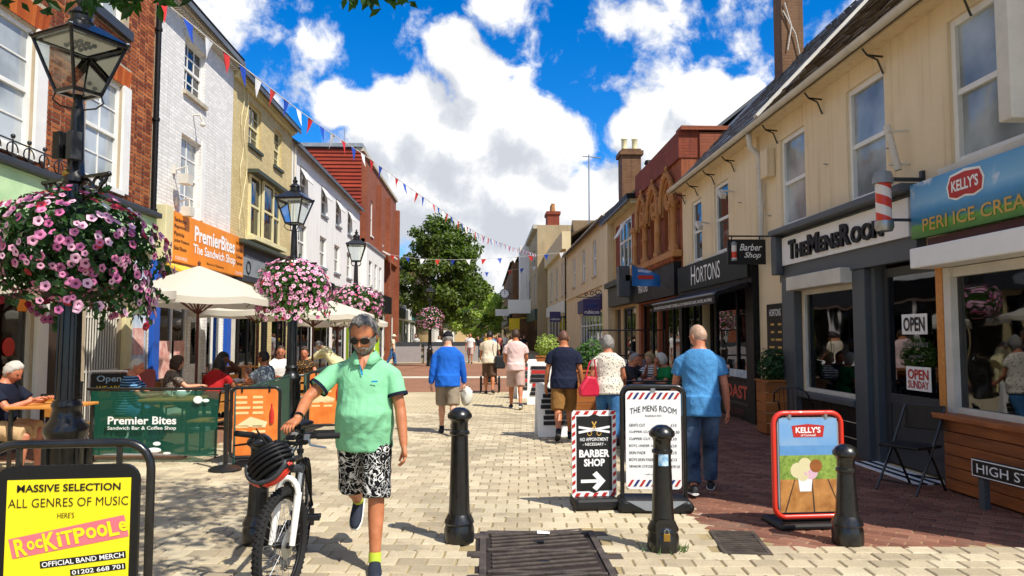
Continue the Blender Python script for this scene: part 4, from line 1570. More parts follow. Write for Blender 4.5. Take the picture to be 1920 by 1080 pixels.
 f.letter('ROAST', 14.75, .52, 1.55, .26, .064, 'roast_red', rp, bold=.03)
 f.letter('stuffing, crackling bits & gravy', 14.55, .30, 1.3, .075, .064, 'ink_grey', rp, bold=.0)
 f.letter('ALL DAY!', 14.7, .14, .95, .12, .064, 'roast_dark', rp, bold=.005)
 f.part('menu_strip', 'poster_blue', 14.0, 15.3, .062, .066, .80, .95)
 f.part('menu_strip', 'poster_pink', 15.0, 15.8, .062, .066, .78, 1.02)
 mb = MB()
 f.box(mb, 12.25, 12.98, .003, .05, .55, 2.15)
 nb = mb.build('menu_board', 'shop_black', f.root)
 f.letter('HORTONS', 12.6, 2.0, .5, .12, .054, 'ink_white', nb)
 q = MB()
 for r in range(9):
  for c in range(2):
   z = 1.78 - r * .13
   f.box(q, 12.33 + c * .32, 12.33 + c * .32 + R.uniform(.12, .27), .0505, .054, z, z + .035)
 q.build('menu_lines', 'gold_print', nb)
 s = thing('fascia_sign', 'long dark fascia sign with tall thin white letters above a black awning', 'sign', (XR, 18.5, 2.68))
 mb = MB(); mb.box(-.19, -.143, -4.98, -.02, 0, .60); mb.build('board', 'foliage_print', s)
 mb = MB()
 letters(mb, 'H', (-.196, -1.25, .32), (0, -1, 0), (0, 0, 1), .34, .44, bold=.0, align='L')
 letters(mb, 'ORTONS', (-.196, -1.65, .30), (0, -1, 0), (0, 0, 1), 1.75, .36, bold=.0, align='L')
 mb.build('lettering', 'ink_white', s)
 s = thing('shop_awning', 'black folded shop awning under the tall white lettered sign', 'awning', (XR, 13.55, 2.3))
 mb = MB(); mb.prism([(-.15, 0, .30), (-.75, 0, .12), (-.80, 0, .06), (-.80, 0, -.10), (-.77, 0, -.10), (-.70, 0, .06), (-.15, 0, .22)], (0, 5.0, 0)); mb.build('canopy', 'shop_black', s)
 mb = MB(); mb.tube([(-.82, 0, .08), (-.82, 5.0, .08)], .02, 8); mb.build('front_bar', 'lead', s)
 mb = MB(); letters(mb, 'HOG ROAST ROLLS & THE BEST COFFEE, ALL DAY BREAKFAST BAPS, PASTIES, MUFFINS', (-.805, 2.5, -.03), (0, -1, 0), (0, 0, 1), 4.7, .07, bold=.01); mb.build('lettering', 'ink_white', s)

 # ---- terracotta Gothic front
 f = Fac('gothic_terracotta_building', 'narrow terracotta building with carved Gothic arches and brick parapet', 'building', -1, XR, 18.68, 24.2)
 bays = [(19.25, 20.55), (20.95, 22.25), (22.65, 23.75)]
 holes = [(a, b, 3.95, 5.45) for a, b in bays] + [(19.1, 21.4, .3, 2.6), (21.6, 23.9, .02, 2.6)]
 f.wall('terracotta', 0, 6.75, holes, reveal=.3)
 for a, b in bays:
  f.part('window', 'pane_dark', a, b, -.29, -.26, 3.95, 5.45)
  m = (a + b) / 2
  f.part('mullion', 'terracotta_pale', m - .06, m + .06, -.25, .04, 3.95, 5.35)
  q = MB()
  for s_ in (0, 1):                              # pointed arch moulding with crockets
   pts = []
   for i in range(9):
    t = i / 8
    x = (a - .05 if s_ == 0 else b + .05) + (m - (a - .05) if s_ == 0 else m - (b + .05)) * (1 - math.cos(t * PI / 2))
    pts.append(f.p(x, .10, 5.0 + .95 * math.sin(t * PI / 2)))
   q.tube(pts, .065, 7)
   q.tube([p + Vector((.07, 0, -.09)) for p in pts], .045, 6)
   for p in pts[1::1]: q.ball(p + Vector((-.03, 0, .07)), .05, 6, 4)
  q.lathe([(.05, 5.95), (.09, 6.02), (.03, 6.08), (.06, 6.14), (.0, 6.24)], f.p(m, .10, 0), 8)
  q.build('arch', 'terracotta_pale', f.root, smooth=50)
  q = MB()
  q.tube([f.p(m + .22 * math.cos(t), .05, 5.25 + .22 * math.sin(t)) for t in [2 * PI * i / 14 for i in range(14)]], .06, 6, closed=True)
  q.build('tracery', 'terracotta_pale', f.root, smooth=50)
 for u in (19.0, 20.75, 22.45, 23.95):
  q = MB()
  q.lathe([(.15, 3.8), (.15, 3.92), (.09, 3.97), (.085, 4.45), (.11, 4.48), (.11, 4.52), (.085, 4.55), (.085, 4.85), (.12, 4.9), (.17, 5.02), (.17, 5.08), (.10, 5.1)], f.p(u, .14, 0), 12)
  for k in range(6): q.ball(f.p(u + .14 * math.cos(k * PI / 3), .14 + .14 * math.sin(k * PI / 3), 4.95), .045, 6, 4)
  q.build('column', 'terracotta_pale', f.root, smooth=50)
 f.part('string_course', 'terracotta_pale', 18.68, 24.2, .003, .26, 3.62, 3.8, bevel=.03)
 for i in range(16):
  q = MB(); q.ball(f.p(18.9 + i * .34, .20, 3.55), .08, 6, 4); q.build('corbel', 'terracotta', f.root, smooth=60)
 f.part('parapet', 'brick_far', 18.66, 24.21, -.46, .07, 6.15, 6.85)
 f.part('parapet_end', 'orange_brick', 18.61, 19.05, -1.45, -.465, 5.5, 6.80)
 f.part('parapet_coping', 'orange_brick', 18.56, 19.1, -1.5, .02, 6.855, 6.96)
 f.part('fascia', 'shop_black', 18.8, 24.1, .003, .2, 2.65, 3.5)
 f.letter('TRAITORS', 22.6, 3.05, 1.4, .26, .206, 'ink_white')
 shop_room(f, 19.0, 24.0, 2.6, n=-.35, stock=8)
 glazed_front(f, *holes[3], mull=[20.2], frame='shop_black', n=-.15)
 glazed_front(f, *holes[4], mull=[22.7], frame='shop_black', n=-.15)
 f.roof('slate', 6.3, over=-.5, run=3.0, rise=1.2)
 q = MB()
 q.lathe([(.1, 6.85), (.1, 7.05), (.14, 7.1), (.1, 7.2), (0.02, 7.22)], f.p(23.4, -.2, 0), 10)
 q.build('roof_vent', 'shop_black', f.root)
 g = Fac('rear_gable_house', 'pale yellow gabled house end rising behind the brick parapet', 'building', -1, 6.8, 21.5, 27.0)
 mb = MB(); mb.prism([(0, 0, 5.5), (5.0, 0, 5.5), (5.0, 0, 7.0), (2.5, 0, 9.6), (0, 0, 7.0)], (0, 5.0, 0)); mb.build('wall', 'yellow_render', g.root)
 for s_ in (0, 1):
  mb = MB(); mb.prism([(-.25 if s_ == 0 else 5.25, -.25, 6.85), (2.5, -.25, 9.72), (2.5, -.25, 9.88), (-.3 if s_ == 0 else 5.3, -.25, 6.98)], (0, 5.5, 0)); mb.build('roof_slope', 'slate', g.root)
 # flag hanging from a pole on the front
 s = thing('wall_flag', 'blue pennant flag on a short pole below the carved terracotta arches', 'flag', (XR - .2, 19.3, 2.95))
 mb = MB(); mb.tube([(0, 0, -.1), (-1.05, -.1, .55)], .016, 6); mb.build('pole', 'steel', s)
 mb = MB()
 n = 9
 vs, fs = [], []
 for i in range(n):
  t = i / (n - 1)
  x = -1.0 + t * .75; dy = .05 * math.sin(t * 7)
  vs += [(x, -.1 + dy, .52 - t * .30), (x, -.1 + dy * 1.4, -.05 - t * .02)]
 for i in range(n - 1): fs.append((2 * i, 2 * i + 2, 2 * i + 3, 2 * i + 1))
 mb.add(vs, fs)
 o = mb.build('flag_cloth', 'flag_blue', s, smooth=60)
 mb = MB(); letters(mb, 'Whippy', (-.68, -.16, .32), (1, 0, 0), (0, 0, 1), .36, .09, bold=.01); mb.build('lettering', 'ink_white', o)
 mb = MB(); mb.box(-.85, -.45, -.165, -.16, .12, .22); mb.build('printed_band', 'ink_red', o)

 # ---- brick house with big white window
 f = Fac('brown_gable_building', 'brown front with a wide white casement window and dentil cornice', 'building', -1, XR, 24.22, 30.2)
 holes = [(24.7, 28.4, 3.95, 5.75), (24.7, 26.9, .4, 2.6), (27.4, 28.6, .02, 2.6)]
 f.wall('tan_render', 0, 6.3, holes, reveal=.2)
 f.part('brick_infill', 'brick_far', 24.7, 25.3, -.19, -.02, 3.95, 5.75)
 f.part('brick_infill', 'brick_far', 27.5, 28.4, -.19, -.02, 3.95, 5.75)
 glazed_front(f, 25.3, 27.5, 3.95, 5.75, [26.0, 26.75], glass='pane_dark', transom=5.0, n=-.05, fw=.09, name='window')
 q = MB(); q.obox(f.p(26.2, .22, 5.35), (.04, .75, .66), Matrix.Rotation(rad(30), 3, 'Y')); q.build('open_casement', 'white_paint', f.root)
 eq = MB()
 for i in range(26): f.box(eq, 24.3 + i * .22, 24.42 + i * .22, .003, .22, 6.0, 6.14)
 eq.build('dentil_course', 'cream_paint', f.root)
 f.part('cornice', 'shop_black', 24.2, 30.2, .003, .36, 6.145, 6.3)
 f.part('pier', 'pale_cream_render', 28.8, 30.15, .003, .25, 0, 6.1)
 f.roof('slate', 6.32, over=.35, run=4.5, rise=3.6)
 f.part('fascia', 'olive_paint', 24.4, 28.7, .003, .25, 2.7, 3.4)
 f.part('fascia_cornice', 'olive_paint', 24.3, 28.8, .003, .4, 3.41, 3.6)
 f.part('bracket_box', 'grey_paint', 24.3, 24.75, .255, .62, 2.9, 3.9)
 glazed_front(f, *holes[1], mull=[25.8], frame='olive_paint')
 f.part('door', 'dark_wood', 27.4, 28.6, -.15, -.1, .02, 2.6)
 shop_room(f, 24.6, 27.0, 2.6, n=-.25, stock=6)
 # chimney of the house beyond
 # ---- cream shop
 f = Fac('cream_shop_building', 'cream rendered building with three sash windows above a purple shop fascia', 'building', -1, XR, 30.22, 45.9)
 wins = [(u, u + 1.15, 4.35, 6.0) for u in (33.4, 37.2, 41.3)]
 holes = wins + [(31.8, 39.2, .35, 2.7)]
 f.wall('pale_cream_render', 0, 6.6, holes, reveal=.2)
 for w in wins: f.window(*w, cols=1, rows=1, n=-.1, each=False, glass='pane_blind')
 f.part('string_course', 'pale_cream_render', 30.25, 45.9, .003, .08, 3.75, 3.87)
 f.part('fascia', 'purple', 31.6, 39.4, .003, .12, 2.75, 3.4)
 glazed_front(f, *holes[-1], mull=[32.9, 34.0, 35.1, 36.2, 37.2, 38.2], frame='white_paint', transom=2.1)
 shop_room(f, 31.7, 39.3, 2.7, n=-.25, stock=14)
 gutter(f, 30.2, 46, .12, 6.58, 'old_white')
 f.roof('roof_tile', 6.6, over=.25, run=4.4, rise=3.6)
 ch = MB(); f.box(ch, 34.4, 35.4, -2.3, -1.4, 7.5, 10.4); f.box(ch, 34.3, 35.5, -2.4, -1.3, 10.1, 10.3); ck = ch.build('chimney', 'brown_brick', f.root)
 for n in (-2.1, -1.6):
  q = MB(); q.lathe([(.16, 0), (.13, .1), (.13, .5), (.16, .55), (.12, .6)], f.p(34.9, n, 10.4), 10); q.build('chimney_pot', 'cream_paint', ck, smooth=40)
 downpipe(f, 45.7, .08, 0, 6.5)
 s = thing('projecting_sign', 'square purple sign hanging from a scrolled iron bracket', 'sign', (XR - .05, 31.0, 2.3))
 mb = MB(); mb.box(-.88, -.15, -.04, .04, .14, .84); mb.build('board', 'purple', s)
 mb = MB(); letters(mb, 'rubicon', (-.515, -.046, .30), (1, 0, 0), (0, 0, 1), .6, .15, bold=.01); mb.build('lettering', 'ink_white', s)
 mb = MB()
 for x, r in ((-.65, .13), (-.42, .17)): mb.ball((x, -.04, .58), r, 12, 8, (1, .06, .6))
 mb.build('cloud_emblem', 'ink_blue', s, smooth=60)
 mb = MB(); mb.tube([(.04, 0, .92), (-1.15, 0, .92)], .02, 6); mb.tube([(-.75, 0, .92), (-.75, 0, .84)], .01, 5); mb.tube([(-.28, 0, .92), (-.28, 0, .84)], .01, 5)
 for c, r in ((-.25, .15), (-.5, .11), (-.75, .08)):
  mb.tube([(c + r * math.cos(t) * (1 - t / 9), 0, .95 + r + r * math.sin(t) * (1 - t / 9)) for t in [i * .5 for i in range(14)]], .022, 5)
 mb.build('bracket', 'black_iron', s, smooth=60)
 s = thing('projecting_sign', 'small far purple sign below the cream parapet building', 'sign', (XR - .05, 47.5, 2.4))
 mb = MB(); mb.box(-.85, -.15, -.05, .05, .1, .75); mb.build('board', 'purple', s)
 mb = MB(); letters(mb, 'rubicon', (-.5, -.056, .28), (1, 0, 0), (0, 0, 1), .55, .14); mb.build('lettering', 'ink_white', s)
 # ---- next cream building with parapet
 f = Fac('cream_parapet_building', 'cream building with plain parapet and tall narrow windows beyond the purple fascia shop', 'building', -1, XR, 45.95, 60.0)
 wins = [(u, u + 1.3, 4.2, 6.4) for u in (47.6, 51.4, 55.6)]
 f.wall('pale_cream_render', 0, 7.0, wins + [(46.8, 59.0, .3, 3.0)], reveal=.2)
 for w in wins: f.window(*w, n=-.1, each=False)
 f.part('parapet', 'pale_cream_render', 45.95, 60.0, -.3, .25, 7.003, 8.1)
 f.part('fascia', 'white_paint', 46.5, 59.4, .003, .15, 3.05, 3.8)
 glazed_front(f, 46.8, 59.0, .3, 3.0, [49.0, 51.5, 54, 56.5], frame='white_paint')
 shop_room(f, 46.7, 59.2, 3.0, n=-.25)
 f.roof('roof_tile', 7.6, over=-.4, run=4.0, rise=2.4)
 q = MB(); q.prism([f.p(52.0, -1.2, 7.9), f.p(52.0, -1.2, 9.0), f.p(53.0, -1.2, 9.9), f.p(54.0, -1.2, 9.0), f.p(54.0, -1.2, 7.9)], (2.5, 0, 0)); q.build('dormer', 'roof_tile', f.root)
 an = MB(); an.tube([f.p(47.0, -1.6, 8.4), f.p(47.0, -1.6, 13.2)], .05, 6); an.tube([f.p(47.0, -1.2, 13.1), f.p(47.0, -2.4, 13.0)], .04, 5)
 an.build('aerial_mast', 'steel', f.root)
 # ---- stone building, stepping into the street
 f = Fac('stone_corner_building', 'tall stone building with a boxed bay stepping out into the street', 'building', -1, 4.2, 60.05, 74.0)
 wins = [(62.0, 63.4, 4.3, 6.8), (66.0, 67.4, 4.3, 6.8), (70.0, 71.4, 4.3, 6.8), (63.0, 66.0, 7.4, 9.2)]
 f.wall('stone_wall', 0, 10.6, wins, reveal=.2)
 for w in wins: f.window(*w, n=-.1, each=False)
 f.part('cornice', 'stone', 60.0, 74.0, .003, .35, 10.3, 10.62)
 f.part('bay', 'white_render', 71.0, 73.5, .003, .9, 3.8, 10.2)
 f.part('fascia', 'dark_green', 60.3, 73.8, .003, .2, 2.9, 3.8)
 f.part('shop_window', 'pane_dark', 60.6, 73.5, .003, .06, .3, 2.85)
 ch = MB(); f.box(ch, 62.0, 64.0, -2.0, -1.0, 10.6, 11.8); f.box(ch, 61.9, 64.1, -2.1, -.9, 11.8, 12.05); ck = ch.build('chimney', 'brick_far', f.root)
 for u in (62.4, 63.0, 63.6):
  q = MB(); q.lathe([(.2, 0), (.16, .6), (.18, .7)], f.p(u, -1.5, 12.05), 8); q.build('chimney_pot', 'terracotta_pale', ck)
 f = Fac('far_dark_building', 'far dark building with hanging signs where the street narrows', 'building', -1, 2.7, 74.1, 110.0)
 wins = [(u, u + 1.4, 4.3, 6.6) for u in range(77, 108, 5)]
 f.wall('brown_brick', 0, 9.0, wins)
 for w in wins: f.window(*w, n=-.1, each=False)
 f.part('fascia', 'shop_black', 74.3, 109.5, .003, .25, 2.9, 3.8)
 f.part('shop_window', 'pane_dark', 74.5, 109.0, .003, .06, .3, 2.85)
 f.roof('roof_tile', 9.0)
 for (x, y, z, w, h, m, lab) in ((3.0, 66.0, 3.6, 2.0, 1.2, 'ink_white', 'white square projecting sign on the far stone building'), (1.9, 78.0, 3.7, 1.7, .7, 'ink_white', 'long white hanging sign on the far dark building'),
         (2.8, 72.0, 2.2, 1.0, 1.1, 'yellow_sign', 'small yellow hanging sign in the far street')):
  q = MB(); q.box(x - w / 2, x + w / 2, y - .06, y + .06, z, z + h); q.box(x + w / 2, 4.15 if y < 74 else 2.7, y - .03, y + .03, z + h, z + h + .06)
  tag(q.build('hanging_sign', m), lab, 'sign')
 s = thing('street_clock', 'round black and white street clock projecting over the far street', 'clock', (1.95, 75.0, 5.85))
 s.scale = (.5, .5, .5)
 mb = MB(); mb.tube([(0, 0, 0), (0, .35, 0)], 1.0, 24); mb.build('case', 'shop_black', s, smooth=40)
 mb = MB(); mb.tube([(0, -.02, 0), (0, -.005, 0)], .85, 24); mb.build('dial', 'ink_white', s, smooth=40)
 mb = MB(); mb.box(-.05, .05, -.05, -.03, -.1, .6); mb.box(-.04, .04, -.06, -.04, -.1, .42)
 for i in range(12):
  a = i * PI / 6
  mb.obox((.72 * math.sin(a), -.04, .72 * math.cos(a)), (.06, .02, .18), Matrix.Rotation(a, 3, 'Y'))
 mb.build('hands', 'shop_black', s)
 mb = MB(); mb.tube([(0, .18, 0), (1.6, .18, 0)], .08, 6); mb.build('bracket', 'black_iron', s)

def stripe_mat(name, c1, c2, c3=None, ang=0.7, scale=9.0):
 m, t, b = newmat(name)
 co = objco(t)
 sp = t.n('ShaderNodeSeparateXYZ')
 t.l(co, sp.inputs[0])
 at = t.math('ARCTAN2', sp.outputs[1], sp.outputs[0])
 v = t.math('FRACT', t.math('ADD', t.math('MULTIPLY', at, 1 / (2 * PI)), t.math('MULTIPLY', sp.outputs[2], scale / 2)))
 st = [(0.0, lin(c1)), (0.5, lin(c2))] if not c3 else [(0.0, lin(c1)), (0.3, lin(c2)), (.5, lin(c3)), (.8, lin(c2))]
 r = t.ramp(v, st)
 r.node.color_ramp.interpolation = 'CONSTANT'
 t.l(r, b.inputs['Base Color'])
 b.inputs['Roughness'].default_value = 0.25
 return m

def seaside_mat(name, h):
 """flat printed picture: sky, sea, grass"""
 m, t, b = newmat(name)
 co = objco(t)
 sp = t.n('ShaderNodeSeparateXYZ')
 t.l(co, sp.inputs[0])
 nz = t.n('ShaderNodeTexNoise', i_Scale=3.0, i_Detail=5.0)
 t.l(co, nz.inputs['Vector'])
 v = t.math('ADD', t.math('MULTIPLY', sp.outputs[2], 1 / h), t.math('MULTIPLY', t.math('SUBTRACT', nz.outputs[0], .5), .12))
 col = t.ramp(v, [(0.0, lin('2e6b1c')), (0.2, lin('5c9a2c')), (0.27, lin('1f6f8f')), (0.45, lin('3a8fc4')), (0.6, lin('7fb9de')), (1.0, lin('4f9ad0'))])
 cl = t.math('MULTIPLY', t.smooth(nz.outputs[0], .55, .7), t.smooth(v, .5, .6))
 t.l(t.mix(cl, col, (.8, .82, .85)), b.inputs['Base Color'])
 b.inputs['Roughness'].default_value = 0.35
 return m

stripe_mat('barber_stripe', 'd8402a', 'e8dfd8', scale=9)
seaside_mat('seaside_print', .62)
mat('gold_print', 'c9a04a', 0.5, 0, 0.1)
mat('roast_red', 'd0553c', 0.6, 0, 0.3, 12)
mat('roast_dark', '7a2c22', 0.6, 0, 0.2, 12)
mat('flag_blue', '2670b8', 0.7, 0, 0.2, 5)
facade_mat('yellow_render', 'd6b878', 'e0c68a', 'b09456')
mat('foliage_print', '080b09', 0.6, 0, 0.5, 9, c2='1c281d', spec=.3)
emit_mat('neon_red', 'ff2a14', 6.0)
emit_mat('lit_panel', 'e8dcae', 0.5)
build_east()

# ------------------------------------------------------------------ street lamps with hanging flowers
def make_lamp(label, loc, rz=0.0, boxes=False):
 t = thing('street_lamp', label, 'street lamp', loc, rz, 'black Victorian lamp posts along the cafe seating')
 mb = MB()
 mb.lathe([(.20, 0), (.20, .06), (.17, .10), (.17, .22), (.145, .26), (.145, .80), (.165, .84), (.165, .88), (.12, .94), (.10, 1.02), (.115, 1.05), (.10, 1.09)], n=16)
 for a in range(8): mb.tube([(.15 * math.cos(a * PI / 4), .15 * math.sin(a * PI / 4), .30), (.15 * math.cos(a * PI / 4), .15 * math.sin(a * PI / 4), .76)], .018, 6)
 mb.build('base', 'black_iron', t, smooth=40)
 mb = MB()
 prof = [(.085, 1.09), (.08, 1.3), (.072, 2.3), (.066, 2.82), (.095, 2.84), (.095, 2.88), (.07, 2.92), (.06, 3.05), (.05, 3.42), (.035, 3.50), (.035, 3.56)]
 mb.lathe(prof, n=16)
 for a in range(10): mb.tube([(.083 * math.cos(a * PI / 5), .083 * math.sin(a * PI / 5), 1.1), (.070 * math.cos(a * PI / 5), .070 * math.sin(a * PI / 5), 2.8)], .010, 5)
 mb.build('post', 'black_iron', t, smooth=40)
 if boxes:
  mb = MB(); mb.box(-.115, -.025, -.13, -.06, 3.02, 3.24); mb.build('control_box', 'black_plastic', t, bevel=.008)
  mb = MB(); mb.box(.04, .12, -.12, -.03, 3.0, 3.23); mb.build('control_box', 'dark_grey_paint', t, bevel=.008)
 mb = MB()                                          # ladder bar with scrolled brackets
 mb.box(-.40, .40, -.018, .018, 2.86, 2.885)
 for s in (-1, 1):
  for c, z, r in ((.14, 2.77, .085), (.27, 2.80, .06), (.35, 2.83, .035)):
   mb.tube([(s * (c + r * math.cos(a) * (1 - i * .03)), 0, z + r * math.sin(a) * (1 - i * .03)) for i, a in enumerate([k * .55 for k in range(13)])], .012, 5)
  mb.tube([(s * .07, 0, 2.66), (s * .16, 0, 2.68), (s * .30, 0, 2.76), (s * .40, 0, 2.86)], .012, 5)
  mb.ball((s * .41, 0, 2.872), .022, 6, 5)
 mb.build('ladder_bar', 'black_iron', t, smooth=60)
 mb = MB(); mb.ball((0, -.075, 2.90), .035, 8, 6); mb.build('boss', 'brass', t, smooth=60)
 L = [(.115, 3.58), (.24, 4.0)]
 mb = MB()
 for sx, sy in ((1, 1), (1, -1), (-1, -1), (-1, 1)):
  mb.tube([(sx * .115, sy * .115, 3.57), (sx * .24, sy * .24, 4.0)], .015, 6)
  mb.tube([(sx * .02, sy * .02, 3.44), (sx * .09, sy * .09, 3.46), (sx * .13, sy * .13, 3.51), (sx * .115, sy * .115, 3.57)], .008, 5)
  mb.ball((sx * .245, sy * .245, 4.02), .024, 6, 5)
 for h, z in ((.115, 3.575), (.24, 4.0)):
  for a, b in (((-h, -h), (h, -h)), ((h, -h), (h, h)), ((h, h), (-h, h)), ((-h, h), (-h, -h))):
   mb.beam((*a, z), (*b, z), .026, .03)
 fr = mb.build('lantern_frame', 'black_iron', t, smooth=40)
 for a in range(4):
  m = Matrix.Rotation(a * PI / 2, 3, 'Z')
  q = MB(); q.add([m @ Vector(p) for p in ((-.11, -.112, 3.59), (.11, -.112, 3.59), (.232, -.236, 3.99), (-.232, -.236, 3.99))], [(0, 1, 2, 3)])
  q.build('pane', 'lantern_glass', fr, fix=False)
 mb = MB()
 h = .265
 mb.add([(-h, -h, 4.015), (h, -h, 4.015), (h, h, 4.015), (-h, h, 4.015), (-.10, -.10, 4.14), (.10, -.10, 4.14), (.10, .10, 4.14), (-.10, .10, 4.14)], [(0, 1, 5, 4), (1, 2, 6, 5), (2, 3, 7, 6), (3, 0, 4, 7), (4, 5, 6, 7), (3, 2, 1, 0)])
 mb.lathe([(.10, 4.13), (.105, 4.16), (.085, 4.18), (.085, 4.215), (.10, 4.23), (.09, 4.25), (.05, 4.285), (.03, 4.30), (.045, 4.325), (.045, 4.345), (.018, 4.37), (.028, 4.39), (.0, 4.43)], n=16)
 mb.build('lantern_roof', 'black_iron', t, smooth=35)
 mb = MB(); mb.box(-.19, .19, -.19, .19, 3.985, 4.005); mb.build('lamp_tray', 'ink_white', fr)
 mb = MB()
 for i in range(4):
  for j in range(3): mb.ball((-.09 + i * .06, -.06 + j * .06, 3.975), .02, 6, 4)
 mb.build('lamp_module', 'lead', fr)
 return t

def petunia_mesh(name, mats):
 mb = MB()
 k = 10
 c = (0, 0, -.018)
 inner = [(.30 * math.cos(2 * PI * i / k), .30 * math.sin(2 * PI * i / k), .02) for i in range(k)]
 outer = [((1.0 if i % 2 == 0 else .84) * math.cos(2 * PI * i / k), (1.0 if i % 2 == 0 else .84) * math.sin(2 * PI * i / k), .22 if i % 2 == 0 else .12) for i in range(k)]
 mid = [(.66 * math.cos(2 * PI * i / k), .66 * math.sin(2 * PI * i / k), .26) for i in range(k)]
 vs = [(0, 0, -.25)] + inner + mid + outer
 mb.cur = 1
 mb.v = [tuple(p) for p in vs]
 for i in range(k):
  j = (i + 1) % k
  mb.f.append((0, 1 + i, 1 + j)); mb.m.append(1)
  mb.f.append((1 + i, 1 + k + i, 1 + k + j, 1 + j)); mb.m.append(0)
  mb.f.append((1 + k + i, 1 + 2 * k + i, 1 + 2 * k + j, 1 + k + j)); mb.m.append(0)
 me = mb.mesh(name, smooth=60, fix=False)
 for m in mats: me.materials.append(M(m))
 return me

def petal_mat(name, c, c2):
 m, t, b = newmat(name)
 oi = t.n('ShaderNodeObjectInfo')
 g = t.n('ShaderNodeNewGeometry')
 f = t.math('FRACT', t.math('ADD', oi.outputs['Random'], g.outputs['Random Per Island']))
 t.l(t.ramp(f, [(0, lin(c)), (1, lin(c2))]), b.inputs['Base Color'])
 b.inputs['Roughness'].default_value = 0.6
 b.inputs['Subsurface Weight'].default_value = 0.0
 return m

def leaf_mat(name, c, c2, trans=0.35):
 m = bpy.data.materials.new(name)
 m.use_nodes = True
 MATS[name] = m
 t = NT(m.node_tree)
 m.node_tree.nodes.clear()
 g = t.n('ShaderNodeNewGeometry')
 col = t.ramp(g.outputs['Random Per Island'], [(0, lin(c)), (1, lin(c2))])
 d = t.n('ShaderNodeBsdfPrincipled', i_Roughness=0.5)
 t.l(col, d.inputs['Base Color'])
 tr = t.n('ShaderNodeBsdfTranslucent')
 t.l(t.mix(1.0, col, (1.6, 1.9, .7), 'MULTIPLY'), tr.inputs['Color'])
 mx = t.n('ShaderNodeMixShader', i_Fac=trans)
 t.l(d.outputs[0], mx.inputs[1])
 t.l(tr.outputs[0], mx.inputs[2])
 o = t.n('ShaderNodeOutputMaterial')
 t.l(mx.outputs[0], o.inputs[0])
 return m

petal_mat('petal_pink', 'b9558a', 'd884ab')
petal_mat('petal_pale', 'd98fae', 'efc0d2')
petal_mat('petal_heart', '5a1740', '7d2a5a')
petal_mat('petal_red', '9c1424', 'c02338')
petal_mat('petal_white', 'e6e2df', 'f2eeec')
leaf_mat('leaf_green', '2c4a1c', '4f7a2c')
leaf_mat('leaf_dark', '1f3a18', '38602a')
leaf_mat('leaf_tree', '36481a', '6b7d34', .4)
leaf_mat('leaf_lime', '7f9440', 'b5bf6c', .4)

def leaf_quad(mb, p, nrm, size, rnd=R, k=1.0):
 """one small pointed leaf of two triangles pairs"""
 n = nrm.normalized()
 a = n.orthogonal().normalized()
 a = Quaternion(n, rnd.uniform(0, 2 * PI)) @ a
 b = n.cross(a)
 s = size * rnd.uniform(.7, 1.3)
 q = p + n * s * .15
 mb.add([p - a * s * .5, q - b * s * .32 * k, p + a * s * .55, q + b * s * .32 * k], [(0, 1, 2), (0, 2, 3)])

def ss_(a, b, x):
 t = max(0, min(1, (x - a) / (b - a)))
 return t * t * (3 - 2 * t)

